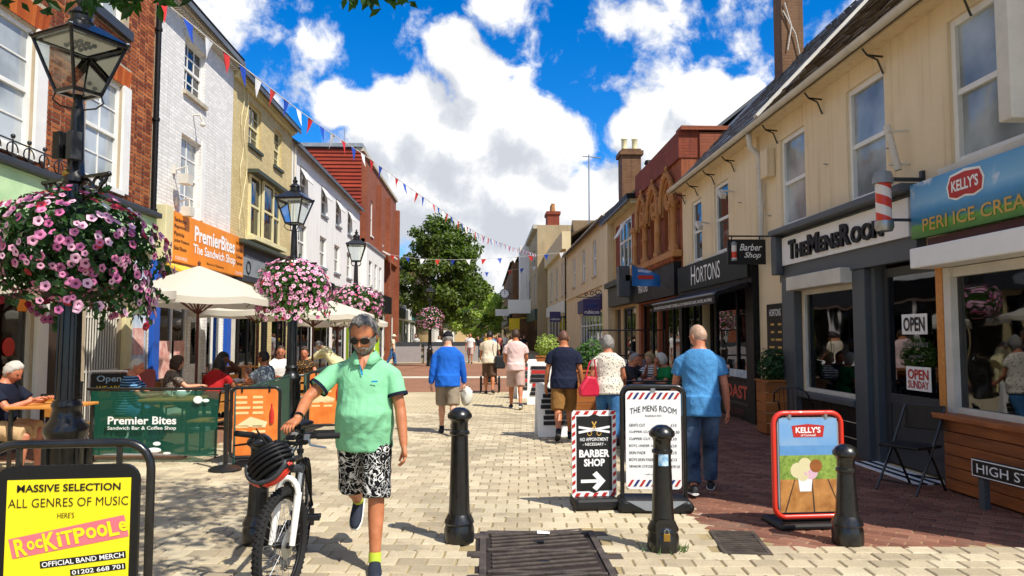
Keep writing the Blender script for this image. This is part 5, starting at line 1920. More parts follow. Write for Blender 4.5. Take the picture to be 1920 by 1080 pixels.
def make_basket(label, loc, rx, rz, n, near=False, pale=False, seed=1):
 rnd = random.Random(seed)
 t = thing('flower_basket', label, 'flower basket', loc, 0, 'petunia baskets on the lamp posts')
 mb = MB()
 for s in (-1, 1):
  prof = [(.02, -.34), (.18, -.30), (.30, -.2), (.36, -.05), (.36, 0)]
  mb.lathe([(r * rx / .62, z) for r, z in prof], (0, 0, -.05), 14, caps=False)
 mb.tube([(.36 * rx / .62 * math.cos(a), .36 * rx / .62 * math.sin(a), -.05) for a in [2 * PI * i / 20 for i in range(20)]], .015, 6, closed=True)
 mb.build('basket', 'black_plastic', t, smooth=60)

 lobes = [(rnd.uniform(0, 2 * PI), rnd.uniform(.10, .34) * (1.2 if near else 1)) for _ in range(7)]

 def surf():
  if rnd.random() < .2:                          # trailing tresses
   az, ln = rnd.choice(lobes)
   az += rnd.gauss(0, .22)
   u = rnd.random()
   r_ = rx * (.86 + .12 * math.sin(u * 2.2)) + rnd.uniform(-.05, .03)
   return Vector((r_ * math.cos(az), r_ * math.sin(az), -rz * .25 - u * (ln + rz * .25))), Vector((math.cos(az), math.sin(az), -.1)).normalized()
  while True:
   d = Vector((rnd.gauss(0, 1), rnd.gauss(0, 1), rnd.gauss(0, 1))).normalized()
   if d.z < -.93: continue
   k = 1.0 + .24 * noise.noise(d * 1.9 + Vector((seed * 3.1, 0, 0))) + .10 * noise.noise(d * 5.0)
   if d.z < -.1: k *= 1 - .16 * ss_(-.1, -.9, d.z)
   if d.z < -.15: k *= 1.0 + .22 * noise.noise(Vector((d.x * 3, d.y * 3, seed)))
   p = Vector((d.x * rx * k, d.y * rx * k, d.z * rz * k + .03))
   return p, d
 fb = MB()
 for i in range(int(n * (6 if near else 4))):
  p, d = surf()
  p *= rnd.uniform(.55, 1.02)
  nn = (d + Vector((rnd.uniform(-.8, .8), rnd.uniform(-.8, .8), rnd.uniform(-.4, .8)))).normalized()
  leaf_quad(fb, p, nn, .07, rnd, .9)
 for i in range(int(n * .10)):                      # trailing stems
  p, d = surf()
  if d.z > 0: continue
  for k in range(rnd.randint(3, 9)):
   p = p + Vector((d.x * .008 + rnd.uniform(-.012, .012), d.y * .008 + rnd.uniform(-.012, .012), -.02))
   leaf_quad(fb, p, d, .055, rnd)
 for i in range(26):                               # loose shoots standing out of the outline
  p, d = surf()
  g = (d + Vector((0, 0, rnd.uniform(-.9, .7)))).normalized()
  for k in range(rnd.randint(3, 7)):
   p = p + g * .026 + Vector((0, 0, -.004 * k))
   leaf_quad(fb, p, Vector((rnd.uniform(-1, 1), rnd.uniform(-1, 1), rnd.uniform(-.3, 1))), .06, rnd)
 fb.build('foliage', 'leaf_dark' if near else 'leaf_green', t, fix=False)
 cols = [('petal_pale' if pale else 'petal_pink', 'petal_heart'), ('petal_pink', 'petal_heart'), ('petal_red', 'petal_heart'), ('petal_white', 'leaf_green')]
 if near: cols[1] = ('petal_pale', 'petal_heart')
 meshes = [petunia_mesh('blossom', c) for c in cols]
 tocam = (Vector((0, 0, 1.6)) - Vector(loc)).normalized()
 pts = []
 for i in range(n):
  for tr in range(12):
   p, d = surf()
   if all((p - q).length > (.046 if near else .045) for q, _ in pts[-160:]): break
  pts.append((p, d))
 pts.sort(key=lambda pd: -pd[1].dot(tocam))
 rest = [MB() for _ in cols]
 nobj = 290 if near else 0
 for i, (p, d) in enumerate(pts):
  r_ = rnd.random()
  ci = 0 if r_ < .62 else 1
  if d.z > .55 and near: ci = rnd.choice((2, 2, 3, 0, 1))
  elif d.z > .8: ci = rnd.choice((3, 0, 1))
  elif rnd.random() < .05: ci = 2
  nn = (d * 1.3 + Vector((rnd.uniform(-.5, .5), rnd.uniform(-.5, .5), rnd.uniform(-.2, .5)))).normalized()
  sz = rnd.uniform(.024, .044)
  q = nn.to_track_quat('Z', 'Y')
  if i < nobj:
   o = bpy.data.objects.new('blossom', meshes[ci])
   C.objects.link(o)
   o.parent = t
   o.location = p + d * .02
   o.rotation_mode = 'QUATERNION'
   o.rotation_quaternion = q
   o.scale = (sz, sz, sz)
  else:
   me = meshes[ci]
   b = len(rest[ci].v)
   for v in me.vertices: rest[ci].v.append(tuple(p + d * .02 + q @ (v.co * sz)))
   for f in me.polygons:
    rest[ci].f.append(tuple(b + k for k in f.vertices)); rest[ci].m.append(f.material_index)
 allb = MB()
 mats = []
 for ci, mb in enumerate(rest):
  if not mb.v: continue
  b = len(allb.v)
  allb.v += mb.v
  allb.f += [tuple(b + k for k in f) for f in mb.f]
  allb.m += [len(mats) + x for x in mb.m]
  mats += list(cols[ci])
 if allb.v:
  o = allb.build('blossoms', mats, t, smooth=60, fix=False)
  o['kind'] = 'stuff'
 return t

make_lamp('nearest black Victorian lamp post, with control boxes and shaded petunia basket', (-3.32, 6.1, 0), rad(-28), boxes=True)
make_lamp('black lamp post rising beside the orange menu panel, second from the camera', (-3.37, 13.2, 0), rad(-10))
make_lamp('third black lamp post, in front of the long white rendered building', (-3.42, 19.8, 0), rad(8))
make_lamp('far black lamp post standing in front of the street tree', (-2.95, 40.0, 0), rad(0))
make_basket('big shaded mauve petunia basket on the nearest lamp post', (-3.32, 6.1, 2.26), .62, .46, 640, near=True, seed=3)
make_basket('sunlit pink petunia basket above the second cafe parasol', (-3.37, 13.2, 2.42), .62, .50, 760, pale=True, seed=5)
make_basket('pink petunia basket in front of the white rendered building', (-3.42, 19.8, 2.45), .64, .46, 640, pale=True, seed=8)
make_basket('small far pink petunia basket in front of the street tree', (-2.95, 40.0, 2.45), .66, .62, 480, pale=True, seed=9)
q = MB()
letters(q, '3', (-3.37, 13.02, 1.92), (1, 0, 0), (0, 0, 1), .07, .13, bold=.02)
tag(q.build('post_number', 'ink_white'), 'white figure 3 on the second lamp post', 'number')

# ------------------------------------------------------------------ bollards
def make_bollard(label, loc, h, variant=0):
 t = thing('bollard', label, 'bollard', loc, 0, 'black iron bollards across the street')
 k = h / 1.04
 mb = MB()
 mb.lathe([(.115, 0), (.118, .03), (.118, .10), (.108, .135), (.118, .15), (.112, .17), (.088, .215)], n=24)
 mb.build('base', 'black_iron', t, smooth=35)
 mb = MB()
 top = h - .22
 mb.lathe([(.086, .21), (.080, .30), (.066, top)], n=24)
 mb.build('shaft', 'black_iron', t, smooth=35)
 mb = MB()
 mb.lathe([(.066, top), (.078, top + .012), (.078, top + .03), (.066, top + .04), (.066, top + .10), (.075, top + .12), (.095, top + .135), (.098, top + .15), (.095, top + .165), (.072, top + .195), (.04, top + .215), (.0, top + .22)], n=24)
 mb.build('cap', 'black_iron', t, smooth=35)
 return t

make_bollard('tall black bollard alone in the middle of the paving', (-.20, 5.96, 0), 1.04)
b2 = make_bollard('black bollard with blue sticker and padlock before the price board', (1.34, 5.68, 0), .93)
mb = MB()
mb.v = []
pts = []
for i in range(7):
 a = rad(-125 + i * 10)
 pts.append((.0735 * math.cos(a), .0735 * math.sin(a)))
vs = [(x, y, .63) for x, y in pts] + [(x * .985, y * .985, .73) for x, y in pts]
mb.add(vs, [(i, i + 1, 8 + i, 7 + i) for i in range(6)])
mb.build('sticker', 'sticker_blue' if 'sticker_blue' in MATS else mat('sticker_blue', '3f9fd8', .4, 0, .3, 20, c2='cfe6f2'), b2, fix=False)
mb = MB(); mb.prism([(-.075, -.09, .0), (.075, -.09, .0), (.075, -.09, .20), (.05, -.09, .24), (-.05, -.09, .24), (-.075, -.09, .20)], (0, -.012, 0)); mb.build('access_plate', 'black_iron', b2)
mb = MB(); mb.box(-.025, .025, -.125, -.104, .09, .145); pl = mb.build('padlock', 'brass', b2, bevel=.003)
mb = MB(); mb.tube([(-.016, -.115, .145), (-.016, -.115, .165), (0, -.115, .18), (.016, -.115, .165), (.016, -.115, .145)], .004, 6); mb.build('shackle', 'steel', pl)
make_bollard('short black bollard beside the red-framed ice cream board', (2.81, 5.80, 0), .76)
make_bollard('black bollard behind the mountain bike front wheel', (-1.76, 5.97, 0), .84)

# weeds round the padlocked bollard
mb = MB()
rw = random.Random(4)
for i in range(70):
 a = rw.uniform(0, 2 * PI); r = rw.uniform(.10, .19)
 x, y = 1.34 + r * math.cos(a), 5.66 + r * math.sin(a) * .7
 h = rw.uniform(.02, .06); dx, dy = rw.uniform(-.03, .03), rw.uniform(-.03, .03)
 mb.add([(x - .004, y, 0), (x + .004, y, 0), (x + dx, y + dy, h)], [(0, 1, 2)])
tag(mb.build('weeds', 'leaf_green', fix=False), 'green weeds round the foot of the padlocked bollard', 'weeds', kind='stuff')

# ------------------------------------------------------------------ manhole and drain
def make_cover():
 t = thing('manhole_cover', 'rusty iron access cover with diagonal ribs set in the paving', 'manhole cover', (.0, 4.1, 0))
 mb = MB(); mb.box(-.07, .91, -.1, 2.15, -.03, -.012); mb.build('tray', 'rust_dark', t)
 mb = MB()
 for x in (-.04, .84): mb.box(x, x + .05, -.1, 2.1, -.012, .004)
 mb.box(-.04, .89, 2.08, 2.14, -.012, .004)
 for x, y in ((-.10, 1.95), (-.13, 1.45), (.86, 1.98), (.87, 1.35), (-.12, .9), (.87, .8)): mb.box(x, x + .13, y, y + .13, -.0115, .0035)
 mb.build('frame', 'rust', t, bevel=.004)
 n = 0
 for k in range(4):                                # triangular plates, ribs laid on the slant
  y0 = .08 + k * .52
  for i in range(5):
   a = y0 + i * .095
   mb = MB(); mb.beam((.05, a, -.004), (.80, a + .17, -.004), .03, .016)
   mb.build('rib', 'rust', t, bevel=.003)
  mb = MB(); mb.beam((.02, y0 + .50, -.002), (.83, y0 + .42, -.002), .035, .018); mb.build('seam_bar', 'rust', t, bevel=.003)
 mb = MB()
 for k in range(4): mb.box(.38, .46, .3 + k * .5, .34 + k * .5, -.004, .006)
 mb.build('keyhole', 'shop_black', t)

mat('rust', '453d38', .65, .35, .3, 8, .3, 60, c2='64594f')
mat('rust_dark', '2b211d', .8, .2, .3, 8, .3, 60)
make_cover()
t = thing('drain_grate', 'small square iron drain grate at the edge of the red brick paving', 'drain', (1.98, 5.86, 0), rad(-8))
mb = MB(); mb.box(-.17, .17, -.32, .32, -.03, -.014); mb.build('tray', 'rust_dark', t)
mb = MB()
for i in range(11): mb.box(-.15, .15, -.29 + i * .055, -.265 + i * .055, -.013, .003)
mb.build('bars', 'rust', t)
mb = MB(); mb.box(-.18, -.15, -.33, .33, -.013, .005); mb.box(.15, .18, -.33, .33, -.013, .005); mb.box(-.15, .15, -.33, -.30, -.013, .004); mb.box(-.15, .15, .30, .33, -.013, .004); mb.build('frame', 'rust', t)
mb = MB(); mb.add([(.42, 6.12, .012), (.52, 6.10, .014), (.53, 6.17, .012), (.43, 6.19, .018)], [(0, 1, 2, 3)])
tag(mb.build('paper_scrap', 'ink_white', fix=False), 'white scrap of paper lying on the iron cover', 'litter')

# ------------------------------------------------------------------ pavement signs
def ring_tube(mb, w, h, r, tr, z, n=5, y=0.0, open_bottom=False):
 pts = mb.rrect_pts(w, h, r, n)
 p3 = [(x, y, z + yy) for x, yy in pts]
 mb.tube(p3, tr, 8, closed=True)

def panel_slab(mb, w, h, r, z, y0, y1):
 mb.prism([(x, y0, z + yy) for x, yy in mb.rrect_pts(w, h, r)], (0, y1 - y0, 0))

mat('a_yellow', 'f0de1c', .45, 0, .05, 2)
mat('a_pink', 'e0717a', .5, 0, .1, 5)
mat('a_black', '060606', .45, 0, .2, 5)
mat('menu_orange', 'd96a1f', .45, 0, .15, 4, c2='ea8a3a')
mat('menu_pale', 'f0c98c', .5, 0, .1, 6)
mat('red_white_edge', 'e8e2de', .5)

def front(t):
 """basis on the camera-facing side of a board built in its XZ plane"""
 return (1, 0, 0), (0, 0, 1)

# yellow band-merchandise board, nearest the camera
t = thing('pavement_sign', 'black-framed yellow music merchandise pavement sign nearest the camera', 'pavement sign', (-1.775, 3.30, 0), rad(6))
mb = MB(); ring_tube(mb, .66, 1.04, .11, .019, .62); mb.build('tube_frame', 'black_iron', t, smooth=60)
mb = MB(); panel_slab(mb, .575, .93, .07, .585, -.012, .012); pn = mb.build('panel', 'a_black', t)
mb = MB(); mb.prism([(x, -.0165, z) for x, z in ((-.235, .14), (.255, .14), (.255, .985), (-.235, .985))], (0, .004, 0)); po = mb.build('poster', 'a_yellow', pn)
po.scale.z = .87
po.location.z = .985 * .13 + .008
mb = MB()
letters(mb, 'MASSIVE SELECTION', (.01, -.019, .945), (1, 0, 0), (0, 0, 1), .41, .036, bold=.02)
letters(mb, 'ALL GENRES OF MUSIC', (.01, -.019, .875), (1, 0, 0), (0, 0, 1), .475, .042, bold=-.006)
letters(mb, "HERE'S", (.0, -.019, .812), (1, 0, 0), (0, 0, 1), .066, .026, bold=-.004)
mb.build('black_lettering', 'ink_black', po)
up = Vector((-math.sin(rad(12)), 0, math.cos(rad(12)))); rt = Vector((math.cos(rad(12)), 0, math.sin(rad(12))))
mb = MB()
c = Vector((.015, -.018, .71))
mb.add([c - rt * .232 - up * .05, c + rt * .232 - up * .058, c + rt * .232 + up * .048, c - rt * .232 + up * .045], [(0, 1, 2, 3)])
mb.build('pink_strip', 'a_pink', po, fix=False)
mb = MB()
x = -.215
for ch, s, w in (('R', .085, .046), ('o', .045, .03), ('c', .045, .03), ('K', .088, .052), ('i', .07, .016), ('T', .07, .046), ('P', .075, .046), ('o', .055, .042), ('o', .06, .042), ('L', .075, .042), ('e', .05, .034)):
 letters(mb, ch, c + rt * x - up * .004 - Vector((0, .002, 0)), rt, up, w, s, bold=.03, align='L')
 x += w + .0025
mb.build('logo_lettering', 'a_yellow', po)
mb = MB()
for (cx, cz, w, h) in ((.075, .597, .34, .034), (.135, .548, .22, .03)):
 cc = Vector((cx, -.018, cz))
 r2 = Vector((math.cos(rad(6)), 0, math.sin(rad(6)))); u2 = Vector((-math.sin(rad(6)), 0, math.cos(rad(6))))
 mb.add([cc - r2 * w / 2 - u2 * h / 2, cc + r2 * w / 2 - u2 * h / 2, cc + r2 * w / 2 + u2 * h / 2, cc - r2 * w / 2 + u2 * h / 2], [(0, 1, 2, 3)])
mb.build('black_strip', 'ink_black', po, fix=False)
mb = MB()
letters(mb, 'OFFICIAL BAND MERCH', Vector((.075, -.0195, .597)), r2, u2, .325, .024, bold=.012)
letters(mb, '01202 668 701', Vector((.135, -.0195, .548)), r2, u2, .205, .021, bold=.012)
mb.build('white_lettering', 'ink_white', po)
for x in (-.2, .2):
 mb = MB(); mb.box(x - .009, x + .009, -.012, .012, 1.05, 1.125); mb.build('hanger', 'black_iron', t)
mb = MB()
for s in (-1, 1): mb.tube([(s * .33, 0, .3), (s * .33, 0, .10)], .019, 8)
mb.prism([(x, -.22, z) for x, z in ((-.38, 0), (.38, 0), (.36, .09), (-.36, .09))], (0, .44, 0))
mb.build('base', 'black_plastic', t, bevel=.02)

# ice cream board with red frame
t = thing('pavement_sign', 'red-framed ice cream picture pavement sign on the brick paving', 'pavement sign', (2.72, 6.28, 0), rad(4))
mb = MB(); ring_tube(mb, .60, .86, .09, .022, .52); mb.build('tube_frame', 'red_paint', t, smooth=60)
mb = MB(); panel_slab(mb, .54, .79, .06, .52, -.010, .010); pn = mb.build('panel', 'lead', t)
zs = [(.13, .40, 'deck_print'), (.40, .60, 'grass_print'), (.60, .68, 'sea_print'), (.68, .905, 'sky_print')]
mat('deck_print', 'a86a2c', .5, 0, .3, 9, c2='cf9450')
mat('grass_print', '6b8f35', .5, 0, .35, 30, c2='9db64e')
mat('sea_print', '5f93c4', .5, 0, .1, 9)
mat('sky_print', '9fc0de', .5, 0, .2, 4, c2='5d9ad2')
for a, b, m in zs:
 mb = MB(); mb.box(-.255, .255, -.014, -.011, a, b); mb.build('print', m, pn)
mb = MB()
for x in (-.13, 0.02, .16): mb.add([(x, -.0152, .40), (x + .008, -.0152, .40), (x * 1.7 + .012, -.0152, .13), (x * 1.7, -.0152, .13)], [(0, 1, 2, 3)])
mb.build('print_board_lines', 'dark_wood', pn, fix=False)
mb = MB(); mb.add([(-.10, -.0155, .42), (-.085, -.0155, .30), (.015, -.0155, .30), (.03, -.0155, .42)], [(0, 3, 2, 1)]); mb.build('tub_print', 'ink_white', pn, fix=False)
for x, z, r, m in ((-.10, .475, .065, 'cream_paint'), (-.035, .52, .06, 'cream_paint'), (.06, .51, .055, 'planter_wood'), (.015, .46, .062, 'petal_white_flat'), (-.055, .435, .05, 'cream_paint')):
 if m not in MATS: mat('petal_white_flat', 'd9b3c0', .5, 0, .1)
 mb = MB(); mb.add([(x + r * math.cos(2 * PI * i / 14), -.0155 - R.uniform(0.0001, .0009), z + r * math.sin(2 * PI * i / 14)) for i in range(14)], [tuple(range(14))]); mb.build('scoop_print', m, pn, fix=False)
mb = MB(); mb.add([(x, -.0155, .80 + z) for x, z in ((-.13, -.05), (.13, -.05), (.145, .045), (0, .06), (-.145, .045))], [tuple(range(5))]); bd = mb.build('badge', 'ink_red', pn, fix=False)
mb = MB(); letters(mb, "KELLY'S", (0, -.0165, .81), (1, 0, 0), (0, 0, 1), .22, .05, bold=.03); letters(mb, 'of Cornwall', (0, -.0165, .767), (1, 0, 0), (0, 0, 1), .13, .02); mb.build('lettering', 'ink_white', bd)
for x in (-.16, .16):
 mb = MB(); mb.box(x - .012, x + .012, -.018, .018, .90, .965); mb.build('hanger', 'steel', t)
mb = MB(); mb.prism([(x, -.10, z) for x, z in ((-.30, 0), (.30, 0), (.28, .05), (-.28, .05))], (0, .40, 0)); mb.box(-.23, .23, .0, .05, .05, .12); mb.build('base', 'black_plastic', t, bevel=.02)

# barber price board
t = thing('pavement_sign', 'tall white haircut price list pavement sign with red and blue striped ends', 'pavement sign', (1.56, 6.95, 0), rad(-4))
mb = MB(); ring_tube(mb, .58, 1.10, .08, .020, .58); mb.build('tube_frame', 'black_iron', t, smooth=60)
mb = MB(); panel_slab(mb, .51, .90, .04, .64, -.010, .010); pn = mb.build('panel', 'ink_white', t)
for k, z in enumerate((1.015, .215)):
 for i in range(9):
  x = -.245 + i * .054
  mb = MB(); mb.add([(x, -.013, z), (x + .026, -.013, z), (min(x + .066, .25), -.013, z + .06), (x + .04, -.013, z + .06)], [(0, 1, 2, 3)])
  mb.build('stripe', 'ink_red' if i % 2 == 0 else 'ink_blue', pn, fix=False)
mb = MB()
letters(mb, 'THE MENS ROOM', (0, -.013, .90), (1, 0, 0), (0, 0, 1), .43, .055, bold=.0, arc=.03)
letters(mb, 'Established 2012', (0, -.013, .862), (1, 0, 0), (0, 0, 1), .15, .016)
for i, (a, b) in enumerate((('GENTS CUT', '£13'), ('CLIPPER CUT, grade 1-4', '£9.50'), ('CLIPPER CUT, senior', '£10'), ('BOYS, UNDER 16', '£10'), ('SKIN FADE', '£15'), ('BOYS SKIN FADE', '£13'), ('SENIOR CITIZENS,', '£9/10'))):
 z = .775 - i * .063
 letters(mb, a, (-.225, -.013, z), (1, 0, 0), (0, 0, 1), .0155 * len(a) + .01, .026, bold=.006, align='L')
 letters(mb, b, (.16, -.013, z), (1, 0, 0), (0, 0, 1), .014 * len(b) + .01, .026, bold=.006, align='L')
letters(mb, '- walk in only -', (-.02, -.013, .325), (1, 0, 0), (0, 0, 1), .14, .016)
mb.build('lettering', 'ink_black', pn)
mb = MB(); mb.box(-.02, .02, -.018, .018, 1.085, 1.115); mb.build('hanger', 'steel', t)
mb = MB(); mb.prism([(x, -.16, z) for x, z in ((-.33, 0), (.33, 0), (.35, .06), (.30, .12), (-.30, .12), (-.35, .06))], (0, .34, 0)); mb.build('base', 'black_plastic', t, bevel=.04)
mb = MB(); mb.add([(-.27, -.163, .115), (.27, -.163, .115), (.10, -.163, .02), (-.10, -.163, .03)], [(0, 1, 2, 3)]); mb.build('base_label', 'lead', t, fix=False)

# small barber arrow board
t = thing('pavement_sign', 'small black BARBER SHOP arrow sign with red and white striped border', 'pavement sign', (1.02, 7.05, 0), rad(6))
mb = MB(); panel_slab(mb, .425, .80, .03, .50, -.012, .012); pn = mb.build('panel', 'ink_white', t)
for i in range(5):
 for z0 in (.865, .11):
  x = -.19 + i * .085
  mb = MB(); mb.add([(x, -.014, z0), (x + .04, -.014, z0), (x + .062, -.014, z0 + .033), (x + .022, -.014, z0 + .033)], [(0, 1, 2, 3)]); mb.build('stripe', 'ink_red', pn, fix=False)
for i in range(10):
 for x0 in (-.21, .178):
  z = .135 + i * .075
  mb = MB(); mb.add([(x0, -.014, z), (x0 + .03, -.014, z + .02), (x0 + .03, -.014, z + .055), (x0, -.014, z + .035)], [(0, 1, 2, 3)]); mb.build('stripe', 'ink_red', pn, fix=False)
mb = MB(); mb.add([(-.17, -.0145, .16), (-.05, -.0145, .16), (0, -.0145, .14), (.05, -.0145, .16), (.17, -.0145, .16), (.17, -.0145, .85), (.05, -.0145, .85), (0, -.0145, .87), (-.05, -.0145, .85), (-.17, -.0145, .85)], [tuple(range(10))]); bk = mb.build('black_field', 'ink_black', pn, fix=False)
mb = MB()
letters(mb, 'NO APPOINTMENT', (0, -.016, .635), (1, 0, 0), (0, 0, 1), .27, .032, bold=.01)
letters(mb, '- NECESSARY -', (0, -.016, .59), (1, 0, 0), (0, 0, 1), .22, .026, bold=.01)
letters(mb, 'BARBER', (0, -.016, .505), (1, 0, 0), (0, 0, 1), .29, .07, bold=.04)
letters(mb, 'SHOP', (0, -.016, .42), (1, 0, 0), (0, 0, 1), .20, .07, bold=.04)
mb.add([(-.13, -.016, .235), (.04, -.016, .235), (.04, -.016, .265), (-.13, -.016, .265)], [(0, 1, 2, 3)])
mb.add([(.02, -.0165, .34), (.105, -.0165, .25), (.02, -.0165, .16), (-.02, -.0165, .19), (.04, -.0165, .25), (-.02, -.0165, .31)], [tuple(range(6))])
for a, b in (((-.15, .75), (.15, .70)), ((.15, .75), (-.15, .70))): mb.beam((a[0], -.0155, a[1]), (b[0], -.0155, b[1]), .012, .02, (0, 0, 1))
mb.build('lettering', 'ink_white', bk, fix=False)
mb = MB()
for s in (-1, 1):
 mb.beam((s * .035, -.016, .70), (-s * .02, -.016, .80), .003, .012, (1, 0, 0))
 mb.tube([(s * .045 + .02 * math.cos(a), -.016, .69 + .02 * math.sin(a)) for a in [2 * PI * i / 10 for i in range(10)]], .004, 5, closed=True)
mb.build('scissors_print', 'gold_print', bk)
mb = MB(); mb.prism([(x, -.13, z) for x, z in ((-.20, .0), (.20, .0), (.21, .05), (.205, .11), (-.205, .11), (-.21, .05))], (0, .28, 0)); mb.build('base', 'black_plastic', t, bevel=.03)

# distant A-boards
def a_board(label, loc, rz, w, h, red=True):
 t = thing('pavement_sign', label, 'pavement sign', loc, rz, 'white A-boards along the right-hand side')
 for s in (-1, 1):
  mb = MB()
  m = Matrix.Rotation(rad(9) * s, 3, 'X')
  mb.obox((0, -.11 * -s, h / 2), (w, .03, h), m)
  p = mb.build('panel', 'ink_white', t)
  if s == -1:
   pass
 rows = 7
 for i in range(rows):
  z = h * (.86 - i * .10)
  y = -.11 - .036 + (h / 2 - z) * -.155
  q = MB(); q.obox((R.uniform(-.03, .03), y + .004, z), (w * R.uniform(.6, .84), .006, h * .075), Matrix.Rotation(rad(-9), 3, 'X'))
  q.build('printed_line', ('ink_black', 'ink_red', 'ink_black')[i % 3] if red else 'ink_black', t)
 return t

a_board('white A-board with red and black menu behind the person in pink', (1.28, 17.6, 0), rad(-10), .55, 1.0)
a_board('white A-board standing next to the pale planter', (1.05, 19.4, 0), rad(12), .55, 1.0)
a_board('black and white A-board just behind the person in navy', (1.12, 12.1, 0), rad(6), .6, .85, False)

# street name plate
t = thing('street_sign', 'black HIGH STREET name plate on a short post before the kiosk planks', 'street sign', (4.64, 6.48, -.16), rad(-85))
mb = MB(); mb.box(-.50, .62, -.012, .012, .44, .62); pl = mb.build('plate', 'ink_black', t, bevel=.012)
mb = MB(); mb.box(-.495, .615, -.0135, -.0125, .452, .608); mb.build('plate_border', 'ink_white', pl)
mb = MB(); mb.box(-.483, .603, -.0150, -.0138, .462, .598); mb.build('plate_field', 'ink_black', pl)
mb = MB(); letters(mb, 'HIGH STREET', (.06, -.0165, .53), (1, 0, 0), (0, 0, 1), .98, .085, bold=.004); mb.build('lettering', 'ink_white', pl)
for x in (-.42, .52):
 mb = MB(); mb.box(x - .035, x + .035, .014, .08, .15, .58); mb.build('post', 'grey_paint', t, bevel=.006)

# ------------------------------------------------------------------ cafe barriers
def banner_mat(name, c, tr):
 m = bpy.data.materials.new(name)
 m.use_nodes = True
 MATS[name] = m
 t = NT(m.node_tree)
 m.node_tree.nodes.clear()
 d = t.n('ShaderNodeBsdfPrincipled', i_Roughness=0.35)
 d.inputs['Base Color'].default_value = (*lin(c), 1)
 tp = t.n('ShaderNodeBsdfTransparent')
 tp.inputs['Color'].default_value = (.45, .78, .66, 1)
 mx = t.n('ShaderNodeMixShader', i_Fac=tr)
 t.l(d.outputs[0], mx.inputs[1]); t.l(tp.outputs[0], mx.inputs[2])
 o = t.n('ShaderNodeOutputMaterial')
 t.l(mx.outputs[0], o.inputs[0])

banner_mat('green_mesh', '0d5140', .33)
mat('panel_green', '2c4638', .5, 0, .12, 4)

def barrier_post(label, loc):
 t = thing('barrier_post', label, 'barrier post', loc, 0, 'black cafe barrier posts')
 mb = MB(); mb.lathe([(.19, 0), (.19, .02), (.15, .045), (.05, .055), (.03, .07)], n=24); mb.build('base', 'black_plastic', t, smooth=35)
 mb = MB(); mb.lathe([(.028, .06), (.028, 1.0), (.033, 1.0), (.033, 1.02), (.0, 1.03)], n=14); mb.build('pole', 'black_iron', t, smooth=35)
 return t

barrier_post('black barrier post on a round base at the banner corner', (-3.10, 9.15, 0))
barrier_post('black barrier post behind the yellow sign and nearest lamp', (-5.15, 9.76, 0))
t = thing('cafe_banner', 'see-through green cafe windbreak banner with white lettering', 'banner', (-5.02, 9.78, 0), rad(-1))
mb = MB()
n = 14
vs, fs = [], []
for i in range(n + 1):
 u = i / n
 y = .02 * math.sin(u * 5) - .02
 vs += [(u * 1.62, y, .10 - .02 * math.sin(u * 9)), (u * 1.62, y * .4, .90)]
for i in range(n): fs.append((2 * i, 2 * i + 2, 2 * i + 3, 2 * i + 1))
mb.add(vs, fs); cl = mb.build('cloth', 'green_mesh', t, smooth=80, fix=False)
mb = MB(); mb.tube([(-.05, 0, .925), (1.72, 0, .925)], .018, 8); mb.build('top_rail', 'black_iron', t, smooth=50)
mb = MB(); mb.tube([(0, 0, .10), (1.62, 0, .09)], .012, 8); mb.build('bottom_rail', 'lead', t, smooth=50)
mb = MB()
letters(mb, 'Premier Bites', (.26, -.085, .535), (1, 0, 0), (0, 0, 1), .86, .10, bold=.025, align='L')
letters(mb, 'Sandwich Bar & Coffee Shop', (.26, -.085, .435), (1, 0, 0), (0, 0, 1), .86, .055, bold=.01, align='L')
mb.build('lettering', 'ink_white', cl)
mb = MB(); mb.ball((1.37, -.05, .79), .06, 10, 6, (1, .05, .8)); mb.ball((1.47, -.05, .78), .045, 8, 6, (1, .05, .5)); mb.build('teapot_print', 'ink_white', cl)
mb = MB()
for x, z, r, s in ((.87, .24, .05, .5), (.84, .16, .09, .35), (1.0, .12, .05, .3)): mb.ball((x, -.055, z), r, 10, 6, (1, .03, s))
mb.build('leaf_print', 'ink_white', cl)

def side_panel(label, a, b, h0, h1, loc=None):
 t = thing('cafe_screen', label, 'screen', (a[0], a[1], 0), math.atan2(b[1] - a[1], b[0] - a[0]), 'dark green cafe side panels')
 L = math.hypot(b[0] - a[0], b[1] - a[1])
 mb = MB(); mb.prism([(.0, -.012, .08), (L, -.012, .08), (L, -.012, h1), (0, -.012, h0)], (0, .024, 0)); p = mb.build('panel', 'panel_green', t, bevel=.004)
 mb = MB(); mb.tube([(0, 0, .02), (0, 0, h0 + .02), (L, 0, h1 + .02), (L, 0, .02)], .018, 8); mb.build('frame', 'dark_green', t, smooth=50)
 mb = MB(); mb.box(-.03, .05, -.2, .2, 0, .03); mb.box(L - .05, L + .03, -.2, .2, 0, .03); mb.build('feet', 'lead', t)
 return t

side_panel('dark green side panel with sloping top behind the near menu poster', (-3.10, 9.45), (-2.78, 10.75), .90, 1.02)
side_panel('farther dark green side panel behind the person in the green polo', (-2.95, 12.4), (-2.60, 15.2), .95, 1.15)

